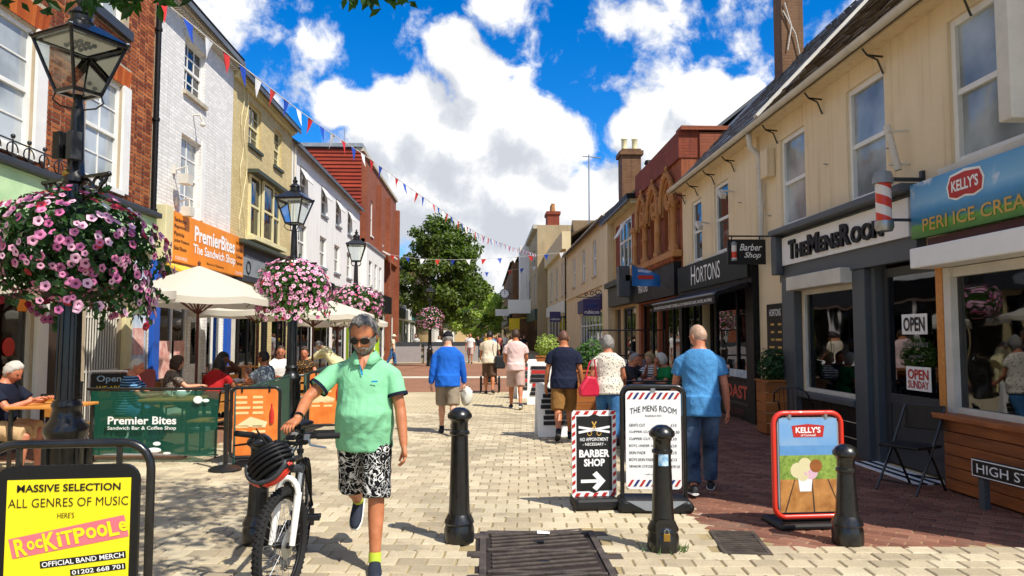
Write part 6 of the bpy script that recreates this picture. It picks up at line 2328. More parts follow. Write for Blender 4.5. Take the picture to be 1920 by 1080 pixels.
def menu_poster(label, loc, rz, w, h, z0):
 t = thing('menu_sign', label, 'menu sign', loc, rz, 'orange cafe menu signs')
 mb = MB(); ring_tube(mb, w, h, .07, .018, z0 + h / 2); mb.build('tube_frame', 'black_iron', t, smooth=50)
 mb = MB(); panel_slab(mb, w - .05, h - .05, .05, z0 + h / 2, -.008, .008); p = mb.build('panel', 'menu_orange', t)
 for i in range(6):
  for c in range(2):
   z = z0 + h * (.86 - i * .075) - (0 if i < 4 else h * .12)
   x0 = -w * .40 + c * w * .34
   q = MB(); q.box(x0, x0 + w * R.uniform(.2, .3), -.0105, -.0092, z - h * .018, z + h * .018); q.build('printed_line', 'menu_pale', p)
 q = MB(); q.add([(-w * .4, -.0105, z0 + h * .45), (-w * .1, -.0105, z0 + h * .58), (w * .25, -.0105, z0 + h * .5), (w * .2, -.0105, z0 + h * .42)], [(0, 1, 2, 3)]); q.build('sandwich_print', 'cream_paint', p, fix=False)
 q = MB(); q.lathe([(.028, .0), (.03, .10), (.028, .14), (.012, .19), (.012, .24)], (w * .33, -.005, z0 + h * .48), 8); q.build('bottle_print', 'ink_red', p, smooth=40)
 q = MB(); q.box(-w * .35, w * .35, -.1, .1, 0, z0 * .4 + .01); q.box(-w * .45, w * .45, -.14, .14, 0, .03); q.build('base', 'black_plastic', t)
 for x in (-w * .28, w * .28):
  q = MB(); q.box(x - .01, x + .01, -.02, .02, z0 + h - .06, z0 + h + .01); q.build('hanger', 'black_iron', t)
 return t

menu_poster('orange framed cafe menu with sauce bottle beside the bollard', (-2.86, 9.50, 0), rad(12), .58, .86, .10)
menu_poster('orange cafe menu half hidden behind the person in the green polo', (-2.58, 12.3, 0), rad(10), .56, .86, .16)

# ------------------------------------------------------------------ parasols, tables, chairs
def cloth_mat(name, c, tr=.35, rough=.8):
 m = bpy.data.materials.new(name)
 m.use_nodes = True
 MATS[name] = m
 t = NT(m.node_tree)
 m.node_tree.nodes.clear()
 d = t.n('ShaderNodeBsdfPrincipled', i_Roughness=rough)
 d.inputs['Base Color'].default_value = (*lin(c), 1)
 tl = t.n('ShaderNodeBsdfTranslucent')
 tl.inputs['Color'].default_value = (*[x * .9 for x in lin(c)], 1)
 mx = t.n('ShaderNodeMixShader', i_Fac=tr)
 t.l(d.outputs[0], mx.inputs[1]); t.l(tl.outputs[0], mx.inputs[2])
 o = t.n('ShaderNodeOutputMaterial')
 t.l(mx.outputs[0], o.inputs[0])
 return m

cloth_mat('canvas', 'e2dccb')

def parasol(label, loc, r, z0, z1, sides=8, rz=0.0):
 t = thing('parasol', label, 'parasol', loc, rz, 'cream cafe parasols')
 mb = MB()
 rings = 6
 vs, fs = [], []
 sub = 4
 n = sides * sub
 for i in range(rings + 1):
  f = i / rings
  for j in range(n):
   a = 2 * PI * j / n
   ph = (j % sub) / sub
   k = math.cos(PI / sides) / math.cos(((j % sub) / sub - .5) * 2 * PI / sides)
   k = 1 - (1 - k) * 1.0
   rr = r * max(f, .02) * (1 - .045 * f * math.sin(PI * ph))
   z = z1 - (z1 - z0) * (f ** 1.12) + .03 * math.sin(PI * f) * 0 - .035 * f * math.sin(PI * ph)
   vs.append((rr * math.cos(a), rr * math.sin(a), z))
 for j in range(n):
  vs.append((vs[rings * n + j][0] * 1.0, vs[rings * n + j][1] * 1.0, vs[rings * n + j][2] - .11))
 for i in range(rings + 1):
  for j in range(n): fs.append((i * n + j, i * n + (j + 1) % n, (i + 1) * n + (j + 1) % n, (i + 1) * n + j))
 mb.add(vs, fs)
 mb.build('canopy', 'canvas', t, smooth=30, fix=False)
 mb = MB(); mb.lathe([(.024, 0.05), (.024, z1 + .04), (.03, z1 + .06), (.0, z1 + .10)], n=10); mb.build('pole', 'pole_wood', t, smooth=40)
 for j in range(sides):
  a = 2 * PI * j / sides
  q = MB(); q.beam((.03 * math.cos(a), .03 * math.sin(a), z1 - .05), (r * .98 * math.cos(a), r * .98 * math.sin(a), z0 - .03), .018, .022)
  q.beam((.03 * math.cos(a), .03 * math.sin(a), z0 - .25), (r * .5 * math.cos(a), r * .5 * math.sin(a), z0 + (z1 - z0) * .42), .015, .02)
  q.build('rib', 'pole_wood', t)
 mb = MB(); mb.lathe([(.25, 0), (.25, .06), (.08, .09), (.04, .3)], n=18); mb.build('base', 'lead', t, smooth=35)
 return t

parasol('cream parasol at the left edge behind the nearest lamp post', (-5.55, 10.1, 0), 1.35, 2.22, 2.62, rz=.2)
parasol('large cream parasol over the people in front of the blue shopfront', (-4.93, 13.0, 0), 1.40, 2.24, 2.80, rz=.1)
parasol('cream parasol partly hidden behind the second flower basket', (-5.0, 16.6, 0), 1.40, 2.14, 2.62, rz=.3)
parasol('cream parasol on the far side of the second lamp post', (-3.95, 17.3, 0), 1.40, 2.08, 2.52, rz=.0)
parasol('farthest cream parasol beneath the third flower basket', (-4.3, 22.0, 0), 1.45, 2.0, 2.5, rz=.25)

def cafe_table(label, loc, z=.74, w=.7, rnd=False, rz=0.0):
 t = thing('cafe_table', label, 'table', loc, rz, 'cafe tables under the parasols')
 mb = MB()
 if rnd: mb.lathe([(w / 2, z - .03), (w / 2, z)], n=24)
 else: mb.box(-w / 2, w / 2, -w / 2, w / 2, z - .03, z)
 mb.build('table_top', 'slat_wood', t, bevel=.006)
 if rnd:
  mb = MB(); mb.lathe([(.22, 0), (.22, .02), (.04, .04), (.035, z - .03)], n=16); mb.build('pedestal', 'black_iron', t, smooth=40)
 else:
  for sx in (-1, 1):
   for sy in (-1, 1):
    q = MB(); q.box(sx * (w / 2 - .05) - .018, sx * (w / 2 - .05) + .018, sy * (w / 2 - .05) - .018, sy * (w / 2 - .05) + .018, 0, z - .03); q.build('leg', 'black_iron', t)
 return t

def make_cafe_chair():
 t = thing('cafe_chair', 'x', 'chair', (0, 0, 0), 0, 'slatted wood cafe chairs')
 for x in (-.2, .2):
  q = MB(); q.tube([(x, -.2, 0), (x, -.2, .45)], .014, 6); q.build('leg', 'black_iron', t)
  q = MB(); q.tube([(x, .2, 0), (x, .2, .45), (x, .25, .86)], .014, 6); q.build('leg', 'black_iron', t)
 for i in range(4):
  q = MB(); q.box(-.21, .21, -.2 + i * .105, -.2 + i * .105 + .085, .455, .475); q.build('seat_slat', 'slat_wood', t)
 for i in range(2):
  z = .58 + i * .15
  q = MB(); q.box(-.19, .19, .205 + i * .018, .225 + i * .018, z, z + .11); q.build('back_slat', 'slat_wood', t)
 q = MB(); q.tube([(-.2, .25, .86), (.2, .25, .86)], .014, 6); q.tube([(-.2, -.2, .45), (.2, -.2, .45)], .012, 6); q.tube([(-.2, .2, .45), (.2, .2, .45)], .012, 6); q.build('rail', 'black_iron', t)
 return t

chair0 = make_cafe_chair()
chairs = [((-5.75, 9.0, 0), rad(90), 'slatted cafe chair under the person in navy at the left edge'), ((-5.35, 9.9, 0), rad(170), 'empty slatted chair at the left end of the green banner'), ((-5.1, 10.75, 0), rad(95), 'slatted chair of the person in the striped top behind the green banner'),
  ((-3.75, 10.35, 0), rad(-95), 'empty slatted chair at the end of the green banner'), ((-5.25, 12.5, 0), rad(75), 'slatted chair under the person in the dark patterned top'), ((-4.55, 13.0, 0), rad(20), 'slatted chair under the person in red'),
  ((-5.35, 15.3, 0), rad(160), 'empty slatted chair near the blue pilaster'), ((-3.85, 13.4, 0), rad(-70), 'slatted chair under the person in grey by the second lamp'), ((-5.9, 17.9, 0), rad(10), 'empty slatted chair in front of the sandwich shop door'),
  ((-4.2, 15.1, 0), rad(-30), 'slatted chair under the person behind the second lamp'), ((-3.9, 16.2, 0), rad(0), 'slatted chair under the person in the floral dress'), ((-3.35, 11.6, 0), rad(-90), 'empty slatted chair between the two green side panels'),
  ((-3.6, 14.6, 0), rad(200), 'empty slatted chair against the farther green panel')]
for i, (l, a, lab) in enumerate(chairs):
 o = chair0 if i == 0 else copy_tree(chair0)
 o.location = l
 o.rotation_euler.z = a
 o['label'] = lab
cafe_table('square cafe table of the person in navy at the left edge', (-5.08, 9.05, 0), .80)
cafe_table('square cafe table behind the green banner', (-4.35, 10.7, 0))
cafe_table('square cafe table with crumpled wrappers below the large parasol', (-4.45, 13.7, 0), .76, .75)
cafe_table('round cafe table in front of the blue pilaster', (-5.35, 16.6, 0), .95, .75, True)
cafe_table('square cafe table of the person in the floral dress', (-3.55, 15.7, 0))
q = MB()
rr = random.Random(6)
for k in range(4):
 c_ = Vector((-4.45 + rr.uniform(-.2, .2), 13.6 + rr.uniform(-.2, .2), .79))
 q.ball(c_, .07, 7, 5, (1.3, 1, .6))
for i in range(len(q.v)): q.v[i] = tuple(Vector(q.v[i]) + Vector((rr.uniform(-.018, .018), rr.uniform(-.018, .018), rr.uniform(-.008, .018))))
tag(q.build('food_wrappers', 'ink_white'), 'crumpled white food wrappers on the table below the large parasol', 'litter', kind='stuff')
t = thing('teapot', 'small white teapot seen through the green banner', 'teapot', (-4.22, 10.6, .74))
mb = MB(); mb.lathe([(.04, 0), (.075, .03), (.08, .07), (.05, .11), (.03, .115)], n=14); mb.build('body', 'ink_white', t, smooth=50)
mb = MB(); mb.lathe([(.05, .11), (.03, .125), (.012, .13), (.014, .15), (0, .155)], n=12); mb.build('lid', 'ink_white', t, smooth=50)
mb = MB(); mb.tube([(.07, 0, .05), (.12, 0, .07), (.14, 0, .11)], [.016, .012, .009], 7); mb.build('spout', 'ink_white', t, smooth=50)
mb = MB(); mb.tube([(-.07, 0, .09), (-.12, 0, .09), (-.12, 0, .045), (-.075, 0, .035)], .008, 6); mb.build('handle', 'ink_white', t, smooth=50)
# small board signs on the shop side of the seating
t = thing('pavement_sign', 'white-framed black chalk menu board behind the green banner', 'pavement sign', (-5.55, 11.3, 0), rad(6))
mb = MB(); ring_tube(mb, .56, 1.0, .06, .016, .58); mb.build('tube_frame', 'ink_white', t, smooth=50)
mb = MB(); panel_slab(mb, .5, .9, .03, .6, -.008, .008); p = mb.build('panel', 'ink_black', t)
mb = MB(); letters(mb, 'Open', (0, -.011, .96), (1, 0, 0), (0, 0, 1), .34, .12, bold=.01); mb.build('blue_lettering', 'sticker_blue', p)
mb = MB(); letters(mb, 'WE ARE', (0, -.011, .83), (1, 0, 0), (0, 0, 1), .34, .07, bold=.01); mb.build('yellow_lettering', 'a_yellow', p)
t = thing('pavement_sign', 'red sign with fruit print behind the person in stripes', 'pavement sign', (-5.45, 12.0, 0), rad(4))
mb = MB(); panel_slab(mb, .52, .92, .06, .62, -.01, .01); p = mb.build('panel', 'maroon', t)
mb = MB(); mb.ball((-.05, -.012, .9), .10, 10, 6, (1, .05, 1.1)); mb.build('fruit_print', 'a_pink', p)
mb = MB(); mb.ball((-.17, -.012, .82), .06, 10, 6, (1, .05, 1)); mb.build('cream_print', 'ink_white', p)
mb = MB(); mb.box(-.2, .2, -.15, .15, 0, .16); mb.build('base', 'black_plastic', t)

# ------------------------------------------------------------------ chairs, planters and barrier on the shaded side
t = thing('folding_chair', 'black plastic folding chair outside the barber door', 'chair', (4.42, 7.72, 0), rad(-62))
mb = MB(); mb.prism([(x, -.20, .445 + z) for x, z in ((-.22, 0), (.22, 0), (.22, .03), (-.22, .03))], (0, .42, 0)); mb.build('seat', 'black_plastic', t, bevel=.012)
mb = MB()
for k in range(7): pass
m_ = Matrix.Rotation(rad(-12), 3, 'X')
mb.obox((0, .275, .74), (.42, .022, .26), m_)
bk = mb.build('backrest', 'black_plastic', t, bevel=.012)
for s in (-1, 1):
 q = MB(); q.tube([(s * .215, -.26, 0), (s * .215, .0, .36), (s * .215, .30, .86)], .013, 8); q.build('leg', 'black_iron', t, smooth=50)
 q = MB(); q.tube([(s * .19, .30, 0), (s * .19, .02, .44)], .013, 8); q.build('leg', 'black_iron', t, smooth=50)
q = MB(); q.tube([(-.215, -.19, .10), (.215, -.19, .10)], .010, 6); q.tube([(-.19, .22, .12), (.19, .22, .12)], .010, 6); q.tube([(-.215, .30, .86), (.215, .30, .86)], .013, 8); q.build('stretcher', 'black_iron', t, smooth=50)
t = thing('wire_chair', 'black wire chair with curved back below the barber window', 'chair', (4.40, 10.6, 0), rad(150))
for s in (-1, 1):
 q = MB(); q.tube([(s * .20, -.2, 0), (s * .2, -.2, .44), (s * .24, -.2, .64), (s * .25, .1, .66), (s * .22, .24, .8)], .011, 7); q.build('leg', 'black_iron', t, smooth=60)
 q = MB(); q.tube([(s * .20, .2, 0), (s * .2, .2, .44)], .011, 7); q.build('leg', 'black_iron', t, smooth=60)
q = MB(); q.tube([(-.22, .24, .8), (-.12, .28, .88), (.12, .28, .88), (.22, .24, .8)], .011, 7)
for i in range(6): q.tube([(-.15 + i * .06, .2, .44), (-.15 + i * .06, .27, .86)], .005, 5)
q.build('backrest', 'black_iron', t, smooth=60)
q = MB(); q.box(-.2, .2, -.2, .2, .43, .45); q.build('seat', 'black_plastic', t, bevel=.01)

def planter(label, loc, w, d, h, plant, leafm, ph, rz=0.0, seed=1):
 rnd = random.Random(seed)
 t = thing('planter_box', label, 'planter', loc, rz, 'orange wood planters')
 nb = 5
 for i in range(nb):
  z = .03 + (h - .03) * i / nb
  q = MB(); q.box(-w / 2, w / 2, -d / 2, -d / 2 + .02, z, z + (h - .03) / nb - .008); q.build('plank', 'planter_wood', t)
  q = MB(); q.box(-w / 2, -w / 2 + .02, -d / 2 + .021, d / 2, z, z + (h - .03) / nb - .008); q.build('plank', 'planter_wood', t)
  q = MB(); q.box(w / 2 - .02, w / 2, -d / 2 + .021, d / 2, z, z + (h - .03) / nb - .008); q.build('plank', 'planter_wood', t)
 q = MB(); q.box(-w / 2 - .02, w / 2 + .02, -d / 2 - .02, -d / 2 + .03, h, h + .03); q.box(-w / 2 - .02, w / 2 + .02, d / 2 - .03, d / 2 + .02, h, h + .03); q.box(-w / 2 - .02, -w / 2 + .03, -d / 2 + .03, d / 2 - .03, h, h + .029); q.box(w / 2 - .03, w / 2 + .02, -d / 2 + .03, d / 2 - .03, h, h + .029)
 q.box(-w / 2 + .03, w / 2 - .03, -d / 2 + .03, d / 2 - .03, h - .06, h - .03)
 q.build('rim', 'planter_wood', t)
 q = MB()
 for i in range(700):
  v = Vector((rnd.gauss(0, 1), rnd.gauss(0, 1), rnd.gauss(0, 1))).normalized() * rnd.uniform(.3, 1) ** .5
  k = 1 + .25 * noise.noise(v * 2 + Vector((seed, 0, 0)))
  leaf_quad(q, Vector((v.x * w * .55 * k, v.y * d * .55 * k, h + ph * .45 + v.z * ph * .55 * k)), (v + Vector((rnd.uniform(-.5, .5), rnd.uniform(-.5, .5), .4))), .07, rnd)
 q.build('plant', leafm, t, fix=False)['kind'] = 'stuff'
 return t

planter('orange wood planter with dark shrub beside the black wall menu board', (4.74, 12.2, 0), .42, .42, .86, 1, 'leaf_dark', .55, seed=2)
planter('tall orange planter with clipped shrub between the navy T-shirt and the flowered blouse', (1.95, 13.9, 0), .6, .5, .95, 1, 'leaf_green', .6, seed=3)
planter('orange planter with pale variegated shrub by the far A-boards', (1.66, 19.9, 0), .62, .6, 1.05, 1, 'leaf_lime', .6, seed=5)
t = thing('seating_barrier', 'low black barrier round the outdoor tables outside the black shopfront', 'barrier', (2.15, 11.9, 0), rad(3))
mb = MB(); mb.box(0, 1.35, -.012, .012, .10, .84); mb.build('panel', 'shop_black', t)
mb = MB(); mb.tube([(0, 0, 0), (0, 0, .88), (1.35, 0, .88), (1.35, 0, 0)], .02, 8); mb.build('frame', 'black_iron', t, smooth=50)
mb = MB(); mb.box(-.05, .05, -.2, .2, 0, .025); mb.box(1.3, 1.4, -.2, .2, 0, .025); mb.build('feet', 'black_plastic', t)
t = thing('clothes_rail', 'black clothes rail with dark shirts outside the gothic building', 'clothes rail', (3.75, 19.2, 0))
mb = MB(); mb.tube([(-1.1, 0, 0), (-1.1, 0, 1.75), (.9, 0, 1.75), (.9, 0, 0)], .025, 7); mb.tube([(-1.1, 0, 1.1), (.9, 0, 1.1)], .02, 7); mb.build('frame', 'black_iron', t, smooth=50)
for i in range(7):
 q = MB(); x = -.95 + i * .26
 q.prism([(x - .02, -.2, 1.0), (x - .02, .2, 1.0), (x - .02, .2, .35), (x - .02, -.2, .35)], (.05, 0, 0)); q.build('garment', ('shop_black', 'purple', 'inside_wall', 'ink_white')[i % 4], t, bevel=.01)
q = cafe_table('dark cafe table of the people seated outside the black shopfront', (3.0, 13.9, 0), .74, .8)
for c in q.children:
 if c.name.startswith('table_top'):
  me = c.data.copy(); me.materials.clear(); me.materials.append(M('shop_black')); c.data = me

# grey canvas barrier far down the street
for i in range(3):
 x0 = -5.25 + i * 1.65
 y0 = 43.0 + i * .9
 t = thing('street_barrier', ['grey canvas barrier at the far street tables, left of three', 'grey canvas barrier at the far street tables, middle of three', 'grey canvas barrier at the far street tables, right of three'][i], 'barrier', (x0, y0, 0), rad(28), 'grey canvas barriers')
 mb = MB(); mb.box(.04, 1.72, -.01, .01, .08, 1.0); mb.build('canvas', 'canvas_grey' if 'canvas_grey' in MATS else mat('canvas_grey', '8c8786', .8, 0, .1, 3), t)
 mb = MB(); mb.tube([(0, 0, 0), (0, 0, 1.1)], .03, 8); mb.tube([(1.78, 0, 0), (1.78, 0, 1.1)], .03, 8); mb.build('post', 'black_iron', t)
 mb = MB(); mb.box(.0, 1.78, .30, .34, .95, 1.25); mb.build('rear_panel', 'dark_grey_paint', t)

# crockery on the tables
rc = random.Random(12)
spots_ = [(-5.0, 9.2, .80, 'white cup on the table of the person in navy'), (-4.5, 10.85, .74, 'white cup behind the green banner'), (-4.25, 13.9, .76, 'white cup near the crumpled wrappers'), (-5.3, 16.5, .95, 'white cup on the round table'), (-3.45, 15.6, .74, 'white cup before the person in the flowered dress'), (2.85, 13.8, .74, 'white cup on the dark table outside the black shopfront')]
for x, y, z, lab in spots_:
 t = thing('cup_and_saucer', lab, 'cup', (x, y, z + .003), rc.uniform(0, 6), 'cups on the tables')
 q = MB(); q.lathe([(.03, 0), (.07, .008), (.072, .014), (.03, .01)], n=16); q.build('saucer', 'ink_white', t, smooth=50)
 q = MB(); q.lathe([(.022, .01), (.034, .04), (.038, .075), (.034, .075), (.02, .02)], n=14); c = q.build('cup', 'ink_white', t, smooth=50)
 q = MB(); q.tube([(.034, 0, .06), (.056, 0, .055), (.054, 0, .035), (.03, 0, .03)], .005, 6); q.build('handle', 'ink_white', t, smooth=50)

# ------------------------------------------------------------------ people
def skin_mat(name, c, c2):
 m, t, b = newmat(name)
 nz = t.n('ShaderNodeTexNoise', i_Scale=14.0, i_Detail=5.0)
 t.l(objco(t), nz.inputs['Vector'])
 t.l(t.ramp(nz.outputs[0], [(.3, lin(c)), (.7, lin(c2))]), b.inputs['Base Color'])
 b.inputs['Roughness'].default_value = 0.5
 b.inputs['Subsurface Weight'].default_value = 0.08
 b.inputs['Subsurface Radius'].default_value = (.02, .008, .004)
 n2 = t.n('ShaderNodeTexNoise', i_Scale=90.0, i_Detail=3.0)
 t.l(objco(t), n2.inputs['Vector'])
 bump(t, b, n2.outputs[0], .12, .003)
 return m

def fabric(name, c, c2=None, kind='plain', scale=30.0, c3=None):
 """clothing: plain weave, woven check dots, flower print, squiggle print or stripes"""
 m, t, b = newmat(name)
 co = objco(t)
 nz = t.n('ShaderNodeTexNoise', i_Scale=7.0, i_Detail=5.0)
 t.l(co, nz.inputs['Vector'])
 a = lin(c)
 base = t.ramp(nz.outputs[0], [(.3, tuple(x * .90 for x in a)), (.7, tuple(min(1, x * 1.06) for x in a))])
 col = base
 if kind == 'flower':
  vo = t.n('ShaderNodeTexVoronoi', i_Scale=scale)
  t.l(co, vo.inputs['Vector'])
  col = t.mix(t.math('SUBTRACT', 1.0, t.smooth(vo.outputs['Distance'], .22, .34)), base, lin(c2))
  if c3:
   v2 = t.n('ShaderNodeTexVoronoi', i_Scale=scale * 1.4)
   t.l(co, v2.inputs['Vector'])
   col = t.mix(t.math('SUBTRACT', 1.0, t.smooth(v2.outputs['Distance'], .18, .28)), col, lin(c3))
 elif kind == 'squiggle':
  n2 = t.n('ShaderNodeTexNoise', i_Scale=scale, i_Detail=1.5, i_Distortion=2.2)
  t.l(co, n2.inputs['Vector'])
  d = t.math('ABSOLUTE', t.math('SUBTRACT', n2.outputs[0], .5))
  n3 = t.n('ShaderNodeTexNoise', i_Scale=scale * 1.5, i_Detail=1.0, i_Distortion=2.8)
  t.l(co, n3.inputs['Vector'])
  d2 = t.math('ABSOLUTE', t.math('SUBTRACT', n3.outputs[0], .47))
  dd = t.math('MINIMUM', d, d2)
  col = t.mix(t.math('SUBTRACT', 1.0, t.smooth(dd, .012, .022)), base, lin(c2))
 elif kind == 'stripe':
  sp = t.n('ShaderNodeSeparateXYZ')
  t.l(co, sp.inputs[0])
  f = t.math('FRACT', t.math('MULTIPLY', sp.outputs[2], scale))
  col = t.mix(t.math('GREATER_THAN', f, .62), base, lin(c2))
 elif kind == 'check':
  sp = t.n('ShaderNodeSeparateXYZ')
  t.l(co, sp.inputs[0])
  fx = t.math('FRACT', t.math('ADD', t.math('MULTIPLY', sp.outputs[0], scale), t.math('MULTIPLY', sp.outputs[1], scale)))
  fz = t.math('FRACT', t.math('MULTIPLY', sp.outputs[2], scale))
  v = t.math('MULTIPLY', t.math('GREATER_THAN', fx, .5), t.math('GREATER_THAN', fz, .45))
  col = t.mix(v, base, lin(c2))
 elif kind == 'denim':
  n2 = t.n('ShaderNodeTexNoise', i_Scale=3.5, i_Detail=4.0)
  t.l(co, n2.inputs['Vector'])
  col = t.ramp(n2.outputs[0], [(.35, lin(c)), (.65, lin(c2))])
 t.l(col, b.inputs['Base Color'])
 b.inputs['Roughness'].default_value = 0.85
 b.inputs['Specular IOR Level'].default_value = 0.2
 n4 = t.n('ShaderNodeTexNoise', i_Scale=9.0, i_Detail=4.0, i_Distortion=1.2)
 t.l(co, n4.inputs['Vector'])
 bump(t, b, n4.outputs[0], .35, .03)
 return m

skin_mat('skin_tan', 'a9653f', 'c07c54')
skin_mat('skin_fair', 'c58e6e', 'd8a588')
skin_mat('skin_ruddy', 'b06a4c', 'c88262')
skin_mat('skin_brown', '7a4a30', '8f5c3e')
mat('hair_grey', '6d6a66', .7, 0, .5, 60, .5, 110, c2='a8a49e')
mat('beard_grey', '857c73', .8, 0, .3, 90, .6, 150, c2='b5ada4')
mat('hair_steel', '3f3c39', .7, 0, .5, 45, .6, 110, c2='8d8984')
mat('hair_white', 'b9b4ab', .7, 0, .25, 60, .5, 110)
mat('hair_dark', '1d1612', .55, 0, .4, 60, .5, 110)
mat('hair_brown', '3f2a1c', .6, 0, .4, 60, .5, 110)
mat('hair_blonde', 'a58a5c', .65, 0, .3, 60, .5, 110)
mat('stubble_dark', '5f3f2e', .6, 0, .3, 40)
mat('stubble_pale', 'b58a70', .6, 0, .25, 40, c2='c4a48c')
mat('lens_dark', '0a0808', .08, 0, .1)
mat('sole_white', 'd8d8d4', .6)
mat('shoe_black', '14161a', .6, 0, .3, 20, .1, 60)
mat('shoe_navy', '1a2233', .65, 0, .3, 20, .1, 60)
mat('sock_lime', 'b6c83a', .85)
mat('plastic_bag', 'd9d6c8', .4, 0, .12, 12, .4, 14)
mat('red_leather', 'c4213f', .45, 0, .15, 8, .1, 30)

def remesh(mb, voxel, smooth=2, wrinkle=0.0, seed=0, freq=9.0, fade=None):
 """fuse overlapping closed shapes into one continuous surface"""
 me = mb.mesh('scratch', fix=True)
 o = bpy.data.objects.new('scratch', me)
 SCR.collection.objects.link(o)
 md = o.modifiers.new('remesh', 'REMESH')
 md.mode = 'VOXEL'
 md.voxel_size = voxel
 vl = SCR.view_layers[0]
 vl.update()
 ev = o.evaluated_get(vl.depsgraph)
 out = bpy.data.meshes.new_from_object(ev)
 bpy.data.objects.remove(o)
 bpy.data.meshes.remove(me)
 bm = bmesh.new()
 bm.from_mesh(out)
 for _ in range(smooth): bmesh.ops.smooth_vert(bm, verts=bm.verts, factor=.5, use_axis_x=True, use_axis_y=True, use_axis_z=True)
 if wrinkle:
  bm.normal_update()
  so = Vector((seed * 7.7, seed * 3.3, 0))
  for v in bm.verts:
   c = v.co
   n1 = noise.noise(Vector((c.x * freq * 1.3 + c.z * freq * .5, c.y * freq * 1.3, c.z * freq * .75)) + so)
   n2 = noise.noise(Vector((c.x * freq * 2.2 - c.z * freq * 1.2, c.y * freq * 2.2, c.z * freq * 2.0)) - so)
   a = wrinkle * (fade(c) if fade else 1.0)
   v.co = c + v.normal * ((1 - abs(n1) * 2.2) * a + n2 * a * .5)
 bm.to_mesh(out)
 bm.free()
 out.materials.clear()
 return out

def frame_of(d, ref):
 d = d.normalized()
 x = ref - d * ref.dot(d)
 if x.length < 1e-4: x = d.orthogonal()
 x.normalize()
 return x, d.cross(x)

def loft(mb, rings, n=20, right=Vector((1, 0, 0))):
 """rings: (centre, axis, half-width, half-depth front, half-depth back)"""
 vs, fs = [], []
 for c, ax, a, bf, bb in rings:
  ax = ax.normalized()
  x = (right - ax * right.dot(ax)).normalized()
  y = ax.cross(x)
  for j in range(n):
   t = 2 * PI * j / n
   cs, sn = math.cos(t), math.sin(t)
   e = .95
   px = math.copysign(abs(cs) ** e, cs) * a
   py = math.copysign(abs(sn) ** e, sn) * (bf if sn > 0 else bb)
   vs.append(c + x * px + y * py)
 k = len(rings)
 for i in range(k - 1):
  for j in range(n):
   fs.append((i * n + j, i * n + (j + 1) % n, (i + 1) * n + (j + 1) % n, (i + 1) * n + j))
 fs.append(tuple(range(n - 1, -1, -1)))
 fs.append(tuple((k - 1) * n + j for j in range(n)))
 mb.add(vs, fs)

def limb(mb, pts, rr, n=12, extra=True):
 """tapered tube along joints with rounded ends and rounded bends"""
 P = [Vector(p) for p in pts]
 if extra:
  a = P[0] + (P[0] - P[1]).normalized() * rr[0] * .6
  b = P[-1] + (P[-1] - P[-2]).normalized() * rr[-1] * .5
  P = [a] + P + [b]
  rr = [rr[0] * .6] + list(rr) + [rr[-1] * .6]
 mb.tube(P, list(rr), n)

def lerp(a, b, t):
 return a + (b - a) * t

def ss(a, b, x):
 t = max(0, min(1, (x - a) / (b - a)))
 return t * t * (3 - 2 * t)

def head_point(d, fem=False):
 rx, ry, rz = (.074, .096, .116)
 p = Vector((d.x * rx, d.y * ry, d.z * rz))
 if d.z < 0:
  k = 1 - (.34 if fem else .26) * (-d.z) ** 1.4
  p.x *= k
  if d.y < 0: p.y *= 1 - .38 * (-d.z)
  else: p.y *= 1 + .05 * (-d.z)
 if d.y > .2:
  p.y -= .006 * ss(.2, .9, d.y)
  g = lambda x, s: math.exp(-(x / s) ** 2)
  for s in (-1, 1):
   p.y -= .011 * g(d.x - s * .40, .17) * g(d.z - .02, .13)
   p.y += .005 * g(d.x - s * .42, .2) * g(d.z + .32, .2)
  p.y += .006 * g(d.x, .5) * g(d.z - .20, .10)
  p.y += (.030 * g(d.x, .095) * (ss(.12, -.20, d.z) if d.z > -.2 else 1) * (1 if d.z > -.24 else g(d.z + .24, .07)))
  p.y += .010 * g(d.x, .17) * g(d.z + .24, .07)
  p.y += .006 * g(d.x, .26) * g(d.z + .50, .06)
  p.y -= .005 * g(d.x, .26) * g(d.z + .565, .03)
  p.y += .006 * g(d.x, .24) * g(d.z + .63, .05)
  p.y += .010 * g(d.x, .25) * g(d.z + .86, .13)
 return p

def hair_thick(d, kind):
 """how thick the hair lies in direction d; negative means bare"""
 t = (d.y + 1) / 2
 if kind == 'short':
  zmin = lerp(-.55, .60, ss(.32, .86, t))
  return .012 if d.z > zmin else -1
 if kind == 'receding':
  zmin = lerp(-.55, .78, ss(.30, .80, t)) - .12 * ss(.0, .5, .45 - abs(d.x)) * ss(.5, .9, t)
  return .014 if d.z > zmin else -1
 if kind == 'bald':
  return .006 if (d.y < .15 and -.5 < d.z < .28 - .4 * ss(-.4, .15, d.y)) else -1
 if kind == 'crop':
  zmin = lerp(-.5, .66, ss(.32, .84, t))
  return .005 if d.z > zmin else -1
 if kind == 'bob':
  zmin = lerp(-.98, .50, ss(.62, .88, t))
  if abs(d.x) > .55: zmin = lerp(-.9, zmin, ss(.7, 1.0, t))
  return .026 if d.z > zmin else -1
 if kind == 'fluffy':
  zmin = lerp(-.6, .50, ss(.40, .86, t))
  return .026 if d.z > zmin else -1
 if kind == 'beard':
  return .008 if (d.y > -.05 and d.z < -.34 - .12 * ss(.3, .6, abs(d.x)) * ss(.9, .5, abs(d.x)) and not (abs(d.x) < .26 and -.62 < d.z < -.48)) else (.004 if (d.y > .05 and abs(d.x) > .62 and d.z < .1) else -1)
 return -1

